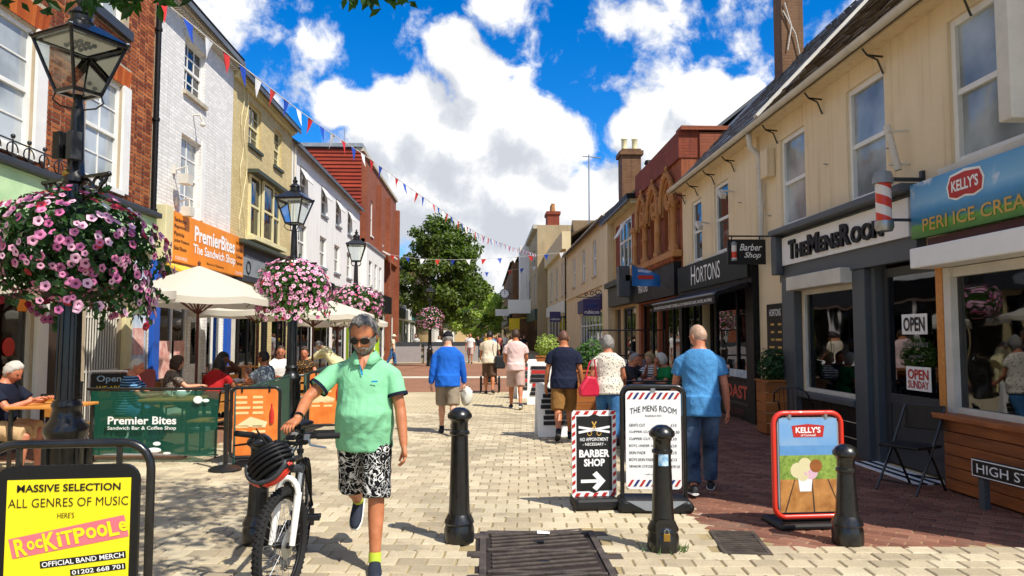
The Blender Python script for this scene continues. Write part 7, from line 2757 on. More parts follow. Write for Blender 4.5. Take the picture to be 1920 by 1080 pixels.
def add_grid_head(mb, nu, nv, fn, X):
 b = len(mb.v)
 for i in range(nv + 1):
  th = PI * i / nv
  for j in range(nu):
   a = 2 * PI * j / nu
   d = Vector((math.sin(th) * math.sin(a), math.sin(th) * math.cos(a), math.cos(th)))
   mb.v.append(tuple(X @ fn(d)))
 for i in range(nv):
  for j in range(nu):
   mb.f.append((b + i * nu + j, b + (i + 1) * nu + j, b + (i + 1) * nu + (j + 1) % nu, b + i * nu + (j + 1) % nu))
   mb.m.append(mb.cur)

def add_hand(mb, wrist, d, palm, side, s=1.0, curl=28, spread=0.0, seg=3):
 """palm and five unequal bent fingers; palm = direction the palm faces; side +1 right hand"""
 d = d.normalized()
 n = (palm - d * palm.dot(d)).normalized()
 w = n.cross(d) * side                            # towards the thumb
 k = s
 # palm
 vs, fs = [], []
 for (t, hw, ht) in ((-.01, .024, .018), (.02, .034, .017), (.055, .040, .015), (.085, .040, .013)):
  c = wrist + d * t * k
  for (a, b_) in ((-1, -.7), (-.6, -1), (.6, -1), (1, -.7), (1, .7), (.6, 1), (-.6, 1), (-1, .7)):
   vs.append(c + w * a * hw * k + n * b_ * ht * k)
 for i in range(3):
  for j in range(8): fs.append((i * 8 + j, i * 8 + (j + 1) % 8, (i + 1) * 8 + (j + 1) % 8, (i + 1) * 8 + j))
 fs.append(tuple(range(7, -1, -1))); fs.append(tuple(24 + j for j in range(8)))
 mb.add(vs, fs)
 for i, (off, ln) in enumerate(((.030, .072), (.010, .080), (-.011, .074), (-.030, .058))):
  p = wrist + d * .078 * k + w * off * k
  dr = d + w * off * spread
  pts = [p]
  ang = rad(curl * .5)
  cur = p
  for q in range(seg):
   dir_ = (dr * math.cos(ang) + n * math.sin(ang)).normalized()
   cur = cur + dir_ * ln * k * (.42, .33, .25)[q]
   pts.append(cur)
   ang += rad(curl)
  mb.tube(pts, [.0095 * k, .009 * k, .008 * k, .006 * k][:seg + 1], 6)
 p = wrist + d * .022 * k + w * .028 * k
 d1 = (d * .62 + w * .72 + n * .25).normalized()
 d2 = (d * .88 + w * .25 + n * .40).normalized()
 mb.tube([p, p + d1 * .038 * k, p + d1 * .038 * k + d2 * .032 * k, p + d1 * .038 * k + d2 * .055 * k], [.013 * k, .011 * k, .010 * k, .007 * k], 6)

def ik(S, T, a, b, pole):
 v = T - S
 L = min(v.length, (a + b) * .999)
 dr = v.normalized()
 x = (a * a - b * b + L * L) / (2 * L)
 h = math.sqrt(max(0, a * a - x * x))
 p = pole - dr * pole.dot(dr)
 p = p.normalized() if p.length > 1e-5 else dr.orthogonal().normalized()
 return S + dr * x + p * h, S + dr * L

def person(label, loc, rz, H=1.74, legs=((18, 8), (-16, 22)), lean=3, arms=(None, None), head=(0, 0), sit=None, belly=0.0, girth=1.0, fem=False,
  top=('tee', 'x'), bottom=('shorts', 'x'), skin='skin_fair', hair=('short', 'hair_grey'), shoes=('shoe_black', None), voxel=.014, beard=None, glasses=False, cap=None, sleeve=None, hem=None, grp=None, seed=1, legz=None, detail=1, sock=None, collar=False, hs=1.07, hz=.648):
 t = thing('person', label, 'person', loc, rz, grp)
 s = H / 1.75
 V = Vector
 body = MB()
 hipw = .088
 thigh, shin = .44 * s, .42 * s
 ank = .085 * s
 J = {}
 rel = []
 for (a, k) in legs:
  ta, tb = rad(a), rad(a - k)
  kn = V((0, math.sin(ta) * thigh, -math.cos(ta) * thigh))
  an = kn + V((0, math.sin(tb) * shin, -math.cos(tb) * shin))
  rel.append((kn, an))
 pz = sit if sit is not None else ank - min(r[1].z for r in rel)
 pel = V((0, 0, pz))
 la = rad(lean)
 sp = V((0, math.sin(la), math.cos(la)))
 fwd = V((0, math.cos(la), -math.sin(la)))
 at = lambda z, y=0.0, x=0.0: pel + sp * (z * s) + fwd * (y * s) + V((x * s, 0, 0))
 sw = (.165 if fem else .185) * (1 + (girth - 1) * .5)
 # ---- legs
 feet = []
 for i, sd in enumerate((-1, 1)):
  hip = pel + V((sd * hipw * s, 0, -.02 * s))
  out = V((sd * .035 * s, 0, 0)) if sit is not None else V((sd * .008 * s, 0, 0))
  kn = hip + rel[i][0] + out
  an = hip + rel[i][1] + out * 1.2
  feet.append((hip, kn, an, sd))
  g = girth
  md = kn.lerp(an, .30) - V((0, .012, 0))
  limb(body, [hip, hip.lerp(kn, .5), kn.lerp(hip, .08), kn, md, kn.lerp(an, .62), an], [.088 * g * s, .076 * g * s, .060 * s, .056 * s, .058 * s * (.5 + .5 * g), .046 * s, .036 * s])
 # ---- torso
 bl = belly
 rings = [(-.10, .10, .08, .08), (-.06, .150, .11, .12), (.02, .165, .115, .125), (.13, .150 if not fem else .135, .11, .105), (.24, .158 if not fem else .145, .112, .105), (.36, .172 if not fem else .152, .115, .110), (.43, .168 if not fem else .148, .092, .100), (.475, .135 if not fem else .115, .074, .088), (.51, .088, .062, .074), (.54, .064, .058, .062), (.60, .057, .057, .058), (.65, .055, .055, .055)]
 bell = lambda z: bl * math.exp(-((z - .12) / .13) ** 2)

 def torso(mb, infl, z0, z1, flare=0.0, n=24):
  R_ = []
  for z, a, bf, bb in rings:
   if z < z0 - 1e-6 or z > z1 + 1e-6: continue
   k = flare * ss(.30, z0, z)
   bust = (.035 * math.exp(-((z - .34) / .06) ** 2) if fem else 0)
   R_.append((at(z), sp, (a * girth + infl + k + bell(z) * .35) * s, (bf * girth + infl + k * .8 + bell(z) + bust) * s, (bb * girth + infl + k * .5) * s))
  loft(mb, R_, n)
 torso(body, -.004, -.10, .65)
 # ---- arms
 AR = []
 for i, sd in enumerate((-1, 1)):
  S = at(.425, -.005, sd * sw)
  A = arms[i] or {}
  if 'to' in A:
   T = V(A['to'])
   E, Wr = ik(S, T, .29 * s, .255 * s, V(A.get('pole', (sd * .6, -.6, -.6))))
  else:
   f_, o_, fx = rad(A.get('f', 0)), rad(A.get('o', 9)), rad(A.get('x', 14))
   d1 = V((sd * math.sin(o_), math.sin(f_) * math.cos(o_), -math.cos(f_) * math.cos(o_)))
   d2 = V((sd * math.sin(o_) * .5 + sd * A.get('in', 0), math.sin(f_ + fx), -math.cos(f_ + fx))).normalized()
   E = S + d1 * .29 * s
   Wr = E + d2 * .255 * s
  g = .6 + .4 * girth
  limb(body, [S - V((sd * .03 * s, 0, .012 * s)), S.lerp(E, .45), E.lerp(S, .06), E, E.lerp(Wr, .3), Wr], [.042 * g * s, .047 * g * s, .041 * s, .039 * s, .041 * s, .028 * s])
  AR.append((S, E, Wr, sd, A))
 me = remesh(body, voxel, 3)
 # head, hands and feet belong to the same skin mesh
 bb = MB()
 bb.v = [tuple(v.co) for v in me.vertices]
 bb.f = [tuple(p.vertices) for p in me.polygons]
 bb.m = [0] * len(bb.f)
 bpy.data.meshes.remove(me)
 for S, E, Wr, sd, A in AR:
  d = V(A['hd']) if 'hd' in A else (Wr - E)
  pn = V(A['palm']) if 'palm' in A else V((-sd, .15, 0))
  add_hand(bb, Wr, d, pn, sd, s * (1.0 if not fem else .9), curl=A.get('curl', 26))
 hc = at(hz, .024)
 yaw, pit = head[1], head[0]
 X = Matrix.Translation(hc) @ Matrix.Rotation(rad(-yaw), 4, 'Z') @ Matrix.Rotation(-rad(pit + lean * .3), 4, 'X') @ Matrix.Translation(V((0, .012, 0))) @ Matrix.Scale(s * hs, 4)
 nu, nv = (56, 42) if detail > 1 else (28, 20)
 add_grid_head(bb, nu, nv, lambda d: head_point(d, fem), X)
 for sd in (-1, 1):                                # ears
  q = MB(); q.ball((0, 0, 0), 1, 8, 6, (.010, .019, .031))
  mt = X @ Matrix.Translation(V((sd * .076, -.006, -.006))) @ Matrix.Rotation(rad(12 * sd), 4, 'Z')
  bb.add([mt @ V(p) for p in q.v], q.f)
 bm_ = bb.mesh('body', smooth=180, fix=False)
 body_o = link('body', bm_, t, skin)
 # eyes and brows for faces one can see
 if detail > 0 and not glasses:
  q = MB()
  for sd in (-1, 1):
   c = X @ V((sd * .031, .080, .004))
   q.ball(c, .0095 * s, 8, 6)
  q.build('eyes', 'shoe_black', t, smooth=60)
 if detail > 1:
  q = MB()
  for sd in (-1, 1): q.tube([X @ V((sd * .014, .0925, .022)), X @ V((sd * .032, .090, .027)), X @ V((sd * .05, .078, .022))], [.0035, .0045, .003], 6)
  q.build('eyebrows', hair[1] if hair else 'hair_grey', t, smooth=60)
 if glasses:
  q = MB()
  for sd in (-1, 1):
   pts = [X @ V((sd * .033 + .027 * math.cos(a), .097 - .012 * abs(math.cos(a)) * (1 if math.cos(a) * sd > 0 else 0), .004 + .020 * math.sin(a))) for a in [2 * PI * i / 14 for i in range(14)]]
   nrm = (X.to_3x3() @ V((0, 1, 0))).normalized() * .004
   q.prism(pts, nrm)
   q.tube([X @ V((sd * .058, .085, .012)), X @ V((sd * .078, .03, .014)), X @ V((sd * .080, -.012, .010))], .003, 5)
  q.tube([X @ V((-.01, .1, .010)), X @ V((.01, .1, .010))], .003, 5)
  q.build('sunglasses', 'lens_dark', t, smooth=40)
 # hair
 rs = random.Random(seed)

 def hfn(kind):
  def fn(d):
   th = hair_thick(d, kind)
   p = head_point(d, fem)
   if kind in ('beard',):
    if th <= 0: return p * .90
    return p + d * (th * (.8 + .5 * noise.noise(d * 9 + V((seed, 0, 0)))))
   if th <= 0: return p * .88
   q = p + d * th * (1 + .55 * noise.noise(V((d.x * 8, d.y * 5, d.z * 8)) + V((seed * 2.0, 0, 0))))
   if kind == 'bob' and d.z < -.2:
    q.z -= .03 * ss(-.2, -.9, d.z); q.x *= 1.12 + .25 * ss(-.2, -.9, d.z); q.y -= .012
   return q
  return fn
 if hair:
  q = MB(); add_grid_head(q, nu, nv, hfn(hair[0]), X); q.build('hair', hair[1], t, smooth=180, fix=False)
 if beard:
  q = MB(); add_grid_head(q, nu, nv, hfn('beard'), X); q.build('beard', beard, t, smooth=180, fix=False)
 if cap:
  q = MB()
  add_grid_head(q, 28, 20, lambda d: (head_point(d) + d * .017) if d.z > .22 else head_point(d) * .88, X)
  if cap[0] == 'brim':
   q.lathe([(.08, .0), (.155, -.012), (.155, -.006), (.08, .012)], (0, 0, 0), 24)
   k = 24 * 4
   mt = X @ Matrix.Translation(V((0, 0, .034)))
   for i in range(len(q.v) - k, len(q.v)): q.v[i] = tuple(mt @ V(q.v[i]))
  elif cap[0] == 'peak':
   pts = [(.065 * math.cos(a), .062 + .075 * math.sin(a), .032 - .02 * math.sin(a)) for a in [PI * i / 10 for i in range(11)]]
   q.prism([X @ V(p) for p in pts], (X.to_3x3() @ V((0, 0, .006))))
  q.build('cap' if cap[0] != 'brim' else 'hat', cap[1], t, smooth=60)
 # ---- top
 kind, tm = top
 tb = MB()
 inf = .016 if kind != 'blouse' else .022
 torso(tb, inf, -.06 if hem is None else hem, .51, flare=.012 if kind != 'blouse' else .035)
 if hem is not None and hem < -.06:
  c = at(hem)
  loft(tb, [(at(hem), sp, (.168 * girth + .03) * s, (.125 * girth + .03 + bell(hem)) * s, (.145 * girth + .03) * s), (at(.03), sp, (.166 * girth + .026 + bell(0) * .35) * s, (.12 * girth + .026 + bell(0)) * s, (.138 * girth + .028) * s)], 24)
 sl = {'tee': .62, 'polo': .66, 'long': 2.0, 'blouse': .5, 'vest': 0}[kind] if sleeve is None else sleeve
 for S, E, Wr, sd, A in AR:
  if sl <= 0: continue
  g = .6 + .4 * girth
  S2 = S - V((sd * .05 * s, 0, .006 * s))
  if sl < 1.0:
   e = S.lerp(E, sl)
   tb.tube([S2, S.lerp(E, .2), S.lerp(E, sl * .6), e], [.060 * g * s, .066 * g * s, .068 * g * s, .070 * g * s], 14)
  else:
   e = E.lerp(Wr, min(1, sl - 1.0) * .97)
   tb.tube([S2, S.lerp(E, .3), E.lerp(S, .1), E, E.lerp(e, .4), e], [.060 * g * s, .062 * g * s, .054 * s, .053 * s, .052 * s, .044 * s], 14)
 mt = remesh(tb, voxel * .9, 2, .0065 * s, seed, 8.0, lambda c: .45 + .55 * ss(.42, .05, (c - pel).dot(sp) / s))
 mt.polygons.foreach_set('use_smooth', [True] * len(mt.polygons))
 top_o = link({'tee': 'shirt', 'polo': 'shirt', 'long': 'shirt', 'blouse': 'blouse', 'vest': 'dress'}[kind], mt, t, tm)
 if collar:
  q = MB()
  for sd in (-1, 1):
   b0 = at(.540, .070, sd * .046); b1 = at(.55, -.01, sd * .075); b2 = at(.55, -.07, sd * .03)
   o0 = at(.468, .118, sd * .066); o1 = at(.490, .02, sd * .118); o2 = at(.505, -.10, sd * .03)
   q.add([b0, b1, b2, o0, o1, o2, at(.472, .118, sd * .024)], [(0, 1, 4, 3), (1, 2, 5, 4), (0, 3, 6)])
  c = q.build('collar', tm, top_o, smooth=60, fix=False)
  sd_ = c.modifiers.new('thick', 'SOLIDIFY'); sd_.thickness = .006
 # ---- bottom
 kind, bmname = bottom
 pb = MB()
 R_ = []
 zs = [(-.10, .11, .09, .09), (-.06, .158, .112, .125), (.02, .166, .116, .126), (.08, .155, .112, .112)]
 loft(pb, [(at(z), sp, (a * girth + .008 + bell(z) * .25) * s, (bf * girth + .008 + bell(z) * .7) * s, (b_ * girth + .012) * s) for z, a, bf, b_ in zs], 24)
 for hip, kn, an, sd in feet:
  g = girth
  if kind == 'shorts':
   e = hip.lerp(kn, 1.02)
   pb.tube([hip + V((0, 0, .05)), hip.lerp(kn, .35), hip.lerp(kn, .7), e], [.100 * g * s, .102 * g * s, .100 * g * s, .098 * g * s], 16)
  elif kind == 'skirt':
   pb.tube([hip + V((0, 0, .05)), hip.lerp(kn, .5), kn], [.11 * g * s, .12 * g * s, .12 * g * s], 16)
  else:
   e = kn.lerp(an, .93)
   pb.tube([hip + V((0, 0, .05)), hip.lerp(kn, .5), kn.lerp(hip, .05), kn.lerp(an, .1), kn.lerp(an, .6), e], [.104 * g * s, .094 * g * s, .078 * s, .076 * s, .070 * s, .068 * s], 16)
 mp = remesh(pb, voxel * .9, 2, .006 * s, seed + 5, 8.0)
 mp.polygons.foreach_set('use_smooth', [True] * len(mp.polygons))
 link({'shorts': 'shorts', 'skirt': 'skirt'}.get(kind, 'trousers'), mp, t, bmname)
 # ---- shoes
 for i, (hip, kn, an, sd) in enumerate(feet):
  sh = (an - kn).normalized()
  pitch = 0.0
  if an.z > ank + .015 and sit is None:
   pitch = min(rad(62), math.atan2(an.z - ank, .14 * s) * .95)
  dr = V((sd * .10, math.cos(pitch), -math.sin(pitch))).normalized()
  up = V((0, math.sin(pitch), math.cos(pitch)))
  base = an - up * ank
  q = MB()
  rg = []
  for y, w_, h_ in ((-.075, .026, .055), (-.05, .036, .085), (0, .040, .092), (.05, .042, .075), (.10, .046, .058), (.15, .045, .046), (.185, .034, .036), (.205, .018, .026)):
   rg.append((base + dr * y * s + up * (.014 + h_ * .5) * s, dr, w_ * s, h_ * .5 * s, h_ * .5 * s))
  loft(q, rg, 14, V((1, 0, 0)))
  so = q.build('shoe', shoes[0], t, smooth=60)
  if shoes[1]:
   q = MB()
   rg = [(base + dr * y * s + up * .012 * s, dr, (w_ + .004) * s, .013 * s, .013 * s) for y, w_, h_ in ((-.078, .026, 0), (-.05, .038, 0), (.0, .040, 0), (.05, .042, 0), (.10, .047, 0), (.15, .046, 0), (.19, .034, 0), (.21, .018, 0))]
   loft(q, rg, 12, V((1, 0, 0)))
   q.build('sole', shoes[1], so, smooth=40)
  if sock:
   q = MB(); q.tube([an - (an - kn).normalized() * .0 + up * -.01, an.lerp(kn, .13)], [.043 * s, .043 * s], 14); q.build('sock', sock, t, smooth=50)
 t['_pel'] = list(pel)
 return t, dict(pel=pel, AR=AR, X=X, at=at, s=s)

def drape(o, prob=1):
 return o

# materials for the clothes
fabric('polo_green', '84c99a')
fabric('polo_blue_trim', '1f86c4')
fabric('squiggle_shorts', '0c0c0d', 'dcdcd8', 'squiggle', 6.5)
fabric('royal_blue', '1f63c4')
fabric('khaki', '9a7f58')
fabric('khaki_grey', '8f8270')
fabric('cream_tee', 'dccdb4')
fabric('pink_tee', 'e2c3bd')
fabric('pink_shorts', 'b79c92')
fabric('brown_shorts', '5b4636')
fabric('navy_tee', '1b2136')
fabric('tan_shorts', '8a6436')
fabric('floral_blouse', 'e0d8c8', '6d7068', 'flower', 26.0)
fabric('jeans', '27507c', '4478a8', 'denim')
fabric('dark_jeans', '1d2c42', '5b7390', 'denim')
fabric('blue_print_tee', '4d8cc0', '3a6f9f', 'flower', 60.0)
fabric('navy_polo', '161b2c')
fabric('beige_shorts', 'c0a078')
fabric('stripe_navy', '1d3152', '6fa0c4', 'stripe', 28.0)
fabric('patterned_top', '6d6258', '23201f', 'flower', 30.0, 'c9c0b4')
fabric('red_top', 'a81f22')
fabric('brown_top', '6d4a3c')
fabric('grey_tee', '7c8790')
fabric('floral_dress', '3a2a20', 'a8793f', 'flower', 24.0, '5f6b3a')
fabric('cream_coat', 'd8cfa0')
fabric('white_tee', 'e2e2de')
fabric('green_top', '17743f')
fabric('stripe_white', 'd8d8d4', '2c3348', 'stripe', 22.0)
fabric('dark_top', '2b2a30')
fabric('salmon_top', 'c46a5c')
fabric('yellow_top', 'c9a63c')
fabric('black_trousers', '16161a')
fabric('black_cap', '1c1c20')
fabric('straw', 'd8cfb4')
WALK = 'people walking in the street'
SEAT = 'people seated at the cafe tables'
VEC = Vector

def build_people():
 # person with the bicycle, walking towards the camera
 polo, K = person('person in a mint green polo shirt and black white print shorts walking a bike', (-.86, 5.42, 0), rad(183), 1.77, legs=((13, 3), (-20, 46)), lean=5, belly=.085, girth=.98, hs=1.18, hz=.672,
     arms=({'f': 10, 'o': 14, 'x': 6, 'curl': 34}, {'to': (.40, .38, 1.05), 'pole': (.9, -.3, -.5), 'hd': (.35, .9, -.3), 'palm': (0, .1, -1), 'curl': 42}), head=(24, 12), top=('polo', 'polo_green'), bottom=('shorts', 'squiggle_shorts'),
     skin='skin_tan', hair=('receding', 'hair_steel'), shoes=('shoe_navy', 'sole_white'), voxel=.0085, beard='beard_grey', glasses=True, hem=-.13, seed=3, detail=2, sock='sock_lime', collar=True)
 at = K['at']
 q = MB()                                          # placket, logo and cuff bands
 q.add([at(.535, .066, -.045), at(.52, .086, 0), at(.535, .066, .045), at(.475, .112, .022), at(.428, .1265, 0), at(.475, .112, -.022)], [(0, 1, 5), (1, 2, 3), (1, 3, 4, 5)])
 q.build('neck_opening', 'skin_tan', polo, fix=False)
 q = MB(); q.add([at(.475, .1135, .024), at(.50, .098, .034), at(.425, .1285, .004), at(.40, .134, -.004), at(.40, .134, .010)], [(0, 1, 2), (0, 2, 3, 4)])
 q.build('placket', 'polo_blue_trim', polo, fix=False)
 q = MB(); q.add([at(.352, .1455, -.105), at(.352, .149, -.062), at(.362, .1485, -.060), at(.364, .145, -.100)], [(0, 1, 2, 3)]); q.build('chest_logo', 'polo_blue_trim', polo, fix=False)
 for S, E, Wr, sd, A in K['AR']:
  q = MB()
  e = S.lerp(E, .655)
  dd = (E - S).normalized()
  q.tube([e - dd * .012, e + dd * .012], .0775, 16, caps=False)
  q.build('sleeve_band', 'navy_polo', polo, smooth=50, fix=False)
 E, Wr = K['AR'][1][1], K['AR'][1][2]
 q = MB(); w = Wr.lerp(E, .12); dd = (Wr - E).normalized(); q.tube([w - dd * .012, w + dd * .012], .033, 12); q.build('watch', 'lens_dark', polo, smooth=50)
 # blue jumper person walking away
 p, K = person('person in royal blue long-sleeved top and dark flat cap walking away', (-.62, 12.45, 0), rad(2), 1.72, legs=((12, 10), (-14, 22)), lean=6, girth=1.08, belly=.03,
    arms=({'f': -6, 'o': 12, 'x': 16}, {'f': 4, 'o': 12, 'x': 12}), head=(8, -6), top=('long', 'royal_blue'), bottom=('shorts', 'khaki_grey'), hair=('crop', 'hair_grey'), cap=('peak', 'black_cap'), skin='skin_fair', voxel=.013, hem=-.16, grp=WALK, seed=4, sock='navy_polo')
 w = K['AR'][1][2]
 bag = thing('carrier_bag', 'crumpled white carrier bag hanging from the hand of the person in blue', 'bag', (-.62, 12.45, 0), rad(2))
 q = MB(); q.ball(w + VEC((.04, .02, -.22)), .12, 12, 9, (.85, .6, 1.3))
 rr_ = random.Random(2)
 q.v = [tuple(VEC(v) * 1.0 + VEC((rr_.uniform(-.015, .015),) * 3)) for v in q.v]
 q.build('sack', 'plastic_bag', bag, smooth=60)
 q = MB(); q.tube([w + VEC((.01, .0, -.05)), w + VEC((.0, .0, -.12)), w + VEC((-.04, .02, -.2))], .008, 5); q.tube([w + VEC((.01, .0, -.05)), w + VEC((.06, .0, -.12)), w + VEC((.09, .02, -.2))], .008, 5); q.build('handles', 'plastic_bag', bag)
 # cream shirt person with wheeled trolley
 p, K = person('person in cream shirt and brown shorts pushing a trolley away', (.12, 20.9, 0), rad(-3), 1.78, legs=((8, 8), (-10, 16)), lean=7, girth=1.12, arms=({'f': 22, 'o': 10, 'x': 40}, {'f': 20, 'o': 10, 'x': 40}), top=('tee', 'cream_tee'), bottom=('shorts', 'brown_shorts'), hair=('short', 'hair_dark'),
    skin='skin_tan', voxel=.018, hem=-.12, grp=WALK, seed=5, detail=0)
 bag = thing('shoulder_bag', 'black shoulder bag at the hip of the person in cream', 'bag', (.40, 20.75, 0))
 q = MB(); q.box(-.13, .15, -.10, .06, .70, 1.06); q.build('pouch', 'shoe_black', bag, bevel=.04)
 q = MB(); q.tube([(-.05, -.05, 1.06), (-.06, -.08, 1.5), (-.10, 0, 1.55)], .014, 6); q.build('strap', 'shoe_black', bag)
 tr = thing('wheeled_trolley', 'black wheeled trolley in front of the person in cream', 'trolley', (.12, 21.5, 0))
 for x in (-.24, .28):
  q = MB(); q.tube([(x, .22 * math.cos(a), .23 + .20 * math.sin(a)) for a in [2 * PI * i / 20 for i in range(20)]], .03, 7, closed=True); wv = q.build('wheel', 'black_rubber', tr, smooth=60)
  q = MB()
  for a in range(6): q.tube([(x, 0, .23), (x, .2 * math.cos(a * PI / 3), .23 + .2 * math.sin(a * PI / 3))], .008, 4)
  q.build('spokes', 'steel', wv)
 q = MB(); q.tube([(-.24, 0, .23), (.28, 0, .23)], .016, 6); q.tube([(-.15, 0, .23), (-.15, -.4, .95)], .014, 6); q.tube([(.2, 0, .23), (.2, -.4, .95)], .014, 6); q.tube([(-.15, -.4, .95), (.2, -.4, .95)], .016, 6); q.build('frame', 'black_iron', tr)
 q = MB(); q.box(-.16, .2, -.12, .2, .28, .75); q.build('seat_bag', 'shoe_black', tr, bevel=.04)
 # pink tee person
 person('person in pale pink T-shirt and shorts walking away', (.68, 16.7, 0), rad(-2), 1.80, legs=((15, 12), (-16, 14)), lean=3, girth=1.05, arms=({'f': 6, 'o': 10, 'x': 60, 'in': -.2}, {'f': 4, 'o': 10, 'x': 60, 'in': -.2}), top=('tee', 'pink_tee'), bottom=('shorts', 'pink_shorts'), hair=('short', 'hair_brown'), skin='skin_tan',
  shoes=('shoe_navy', 'sole_white'), voxel=.016, hem=-.12, grp=WALK, seed=6, detail=0)
 # navy tee person
 person('person in navy T-shirt and tan shorts walking away', (1.22, 11.6, 0), rad(-4), 1.74, legs=((-14, 26), (15, 8)), lean=3, girth=1.10, belly=.02, arms=({'f': 2, 'o': 12, 'x': 14}, {'f': -4, 'o': 12, 'x': 18}), head=(4, -10), top=('tee', 'navy_tee'), bottom=('shorts', 'tan_shorts'), hair=('crop', 'stubble_dark'), skin='skin_tan',
  shoes=('shoe_black', None), voxel=.013, hem=-.13, grp=WALK, seed=7, sock='navy_polo')
 # person with red bag
 p, K = person('person in cream flowered blouse and jeans walking away', (1.82, 11.05, 0), rad(-6), 1.64, legs=((14, 8), (-14, 20)), lean=4, girth=1.14, fem=True, arms=({'f': -4, 'o': 16, 'x': 50}, {'f': 10, 'o': 14, 'x': 50}), top=('blouse', 'floral_blouse'), bottom=('trousers', 'jeans'), hair=('fluffy', 'hair_grey'), skin='skin_ruddy',
    voxel=.013, hem=-.14, grp=WALK, seed=8)
 bag = thing('handbag', 'bright red handbag on the left arm of the person in the flowered blouse', 'bag', (1.52, 10.92, 0), rad(20))
 q = MB(); q.prism([(-.15, -.05, .72), (.13, -.05, .72), (.17, -.05, .80), (.10, -.05, 1.0), (-.04, -.05, 1.02), (-.17, -.05, .84)], (0, .11, 0)); o = q.build('pouch', 'red_leather', bag, bevel=.03)
 q = MB(); q.tube([(-.06, 0, 1.0), (.02, .02, 1.22), (.10, .03, 1.26), (.12, .0, .98)], .012, 6); q.build('strap', 'red_leather', bag, smooth=60)
 # patterned blue tee person
 person('person in blue patterned T-shirt and jeans stepping towards the shops', (2.24, 7.75, 0), rad(-12), 1.78, legs=((-12, 16), (14, 4)), lean=6, girth=1.0, belly=.03, arms=({'f': 12, 'o': 12, 'x': 34}, {'f': -4, 'o': 12, 'x': 16}), head=(14, -38), top=('tee', 'blue_print_tee'), bottom=('trousers', 'dark_jeans'), hair=('crop', 'stubble_pale'), skin='skin_ruddy',
  shoes=('shoe_black', 'sole_white'), voxel=.010, hem=-.17, grp=WALK, seed=9, detail=2)
 # ---- left cafe seats
 st = dict(legs=((84, 84), (80, 88)), sit=.56)
 onT = lambda z=.80: ({'to': (-.16, .46, z), 'palm': (0, 0, -1)}, {'to': (.14, .46, z), 'palm': (0, 0, -1)})
 person('person in navy polo seated at the left edge', (-5.72, 9.0, 0), rad(-90), 1.76, lean=14, girth=1.12, belly=.05, arms=({'to': (-.12, .52, .86), 'palm': (0, 0, -1)}, {'to': (.12, .50, .86), 'palm': (0, 0, -1)}), head=(26, 0), top=('polo', 'navy_polo'), bottom=('shorts', 'beige_shorts'), hair=('short', 'hair_white'), skin='skin_ruddy', voxel=.013, grp=SEAT, seed=11, shoes=('sole_white', None), **st)
 person('person in navy striped top behind the green banner', (-5.05, 10.78, 0), rad(-78), 1.66, lean=8, girth=1.1, arms=onT(.78), head=(14, 0), top=('tee', 'stripe_navy'), bottom=('trousers', 'jeans'), hair=('crop', 'hair_white'), skin='skin_ruddy', voxel=.014, grp=SEAT, seed=12, **st)
 person('person in a dark patterned top seated beyond the green banner', (-5.2, 12.55, 0), rad(-60), 1.62, lean=8, fem=True, girth=1.1, arms=onT(.78), head=(8, 20), top=('tee', 'patterned_top'), bottom=('trousers', 'black_trousers'), hair=('bob', 'hair_brown'), voxel=.015, grp=SEAT, seed=13, **st)
 person('person in red leaning over the table', (-4.62, 12.85, 0), rad(-10), 1.62, lean=22, fem=True, girth=1.08, arms=onT(.80), head=(10, -40), top=('tee', 'red_top'), bottom=('trousers', 'black_trousers'), hair=('bob', 'hair_dark'), skin='skin_brown', voxel=.015, grp=SEAT, seed=14, **st)
 person('person in sunglasses and brown top with hand to chin', (-5.02, 14.25, 0), rad(-120), 1.68, lean=10, fem=True, girth=1.1, arms=({'to': (-.02, .30, 1.12), 'palm': (0, -.6, .6)}, {'to': (.14, .44, .80), 'palm': (0, 0, -1)}), head=(6, -10), top=('long', 'brown_top'), bottom=('trousers', 'black_trousers'), hair=('bob', 'hair_dark'), skin='skin_brown', glasses=True, voxel=.015, grp=SEAT, seed=15, **st)
 person('person in grey T-shirt and sunglasses beside the second lamp post', (-3.88, 13.45, 0), rad(78), 1.76, lean=2, girth=1.15, belly=.05, arms=({'to': (-.10, .34, .96), 'palm': (0, -1, 0)}, {'to': (.08, .36, .94), 'palm': (0, -1, 0)}), head=(0, 6), top=('tee', 'grey_tee'), bottom=('trousers', 'black_trousers'), hair=('short', 'hair_dark'), skin='skin_tan', glasses=True, voxel=.014, grp=SEAT, seed=16, **st)
 person('person in plain white seated behind the person in grey', (-4.15, 15.2, 0), rad(-140), 1.82, lean=8, girth=1.1, arms=onT(.8), head=(10, 30), top=('tee', 'white_tee'), bottom=('shorts', 'khaki'), hair=('crop', 'hair_brown'), skin='skin_ruddy', voxel=.016, grp=SEAT, seed=17, legs=((84, 84), (80, 88)), sit=.62)
 person('person in a flowered brown dress by the second lamp post', (-3.88, 16.3, 0), rad(-172), 1.72, lean=6, fem=True, girth=1.14, arms=onT(.8), head=(4, 8), top=('blouse', 'floral_dress'), bottom=('skirt', 'floral_dress'), hair=('short', 'hair_brown'), skin='skin_ruddy', voxel=.016, grp=SEAT, seed=18, legs=((84, 84), (80, 88)), sit=.60)
 person('person in a pale yellow coat stooping among the far tables', (-3.95, 19.9, 0), rad(70), 1.72, legs=((8, 10), (-6, 8)), lean=46, girth=1.1, arms=({'f': 50, 'o': 10, 'x': 20}, {'f': 55, 'o': 10, 'x': 24}), head=(10, 0), top=('long', 'cream_coat'), bottom=('trousers', 'cream_coat'), hair=('short', 'hair_grey'), voxel=.018, hem=-.16, seed=19, detail=0)
 # ---- right cafe seats
 S2 = 'people seated outside the black shopfront'
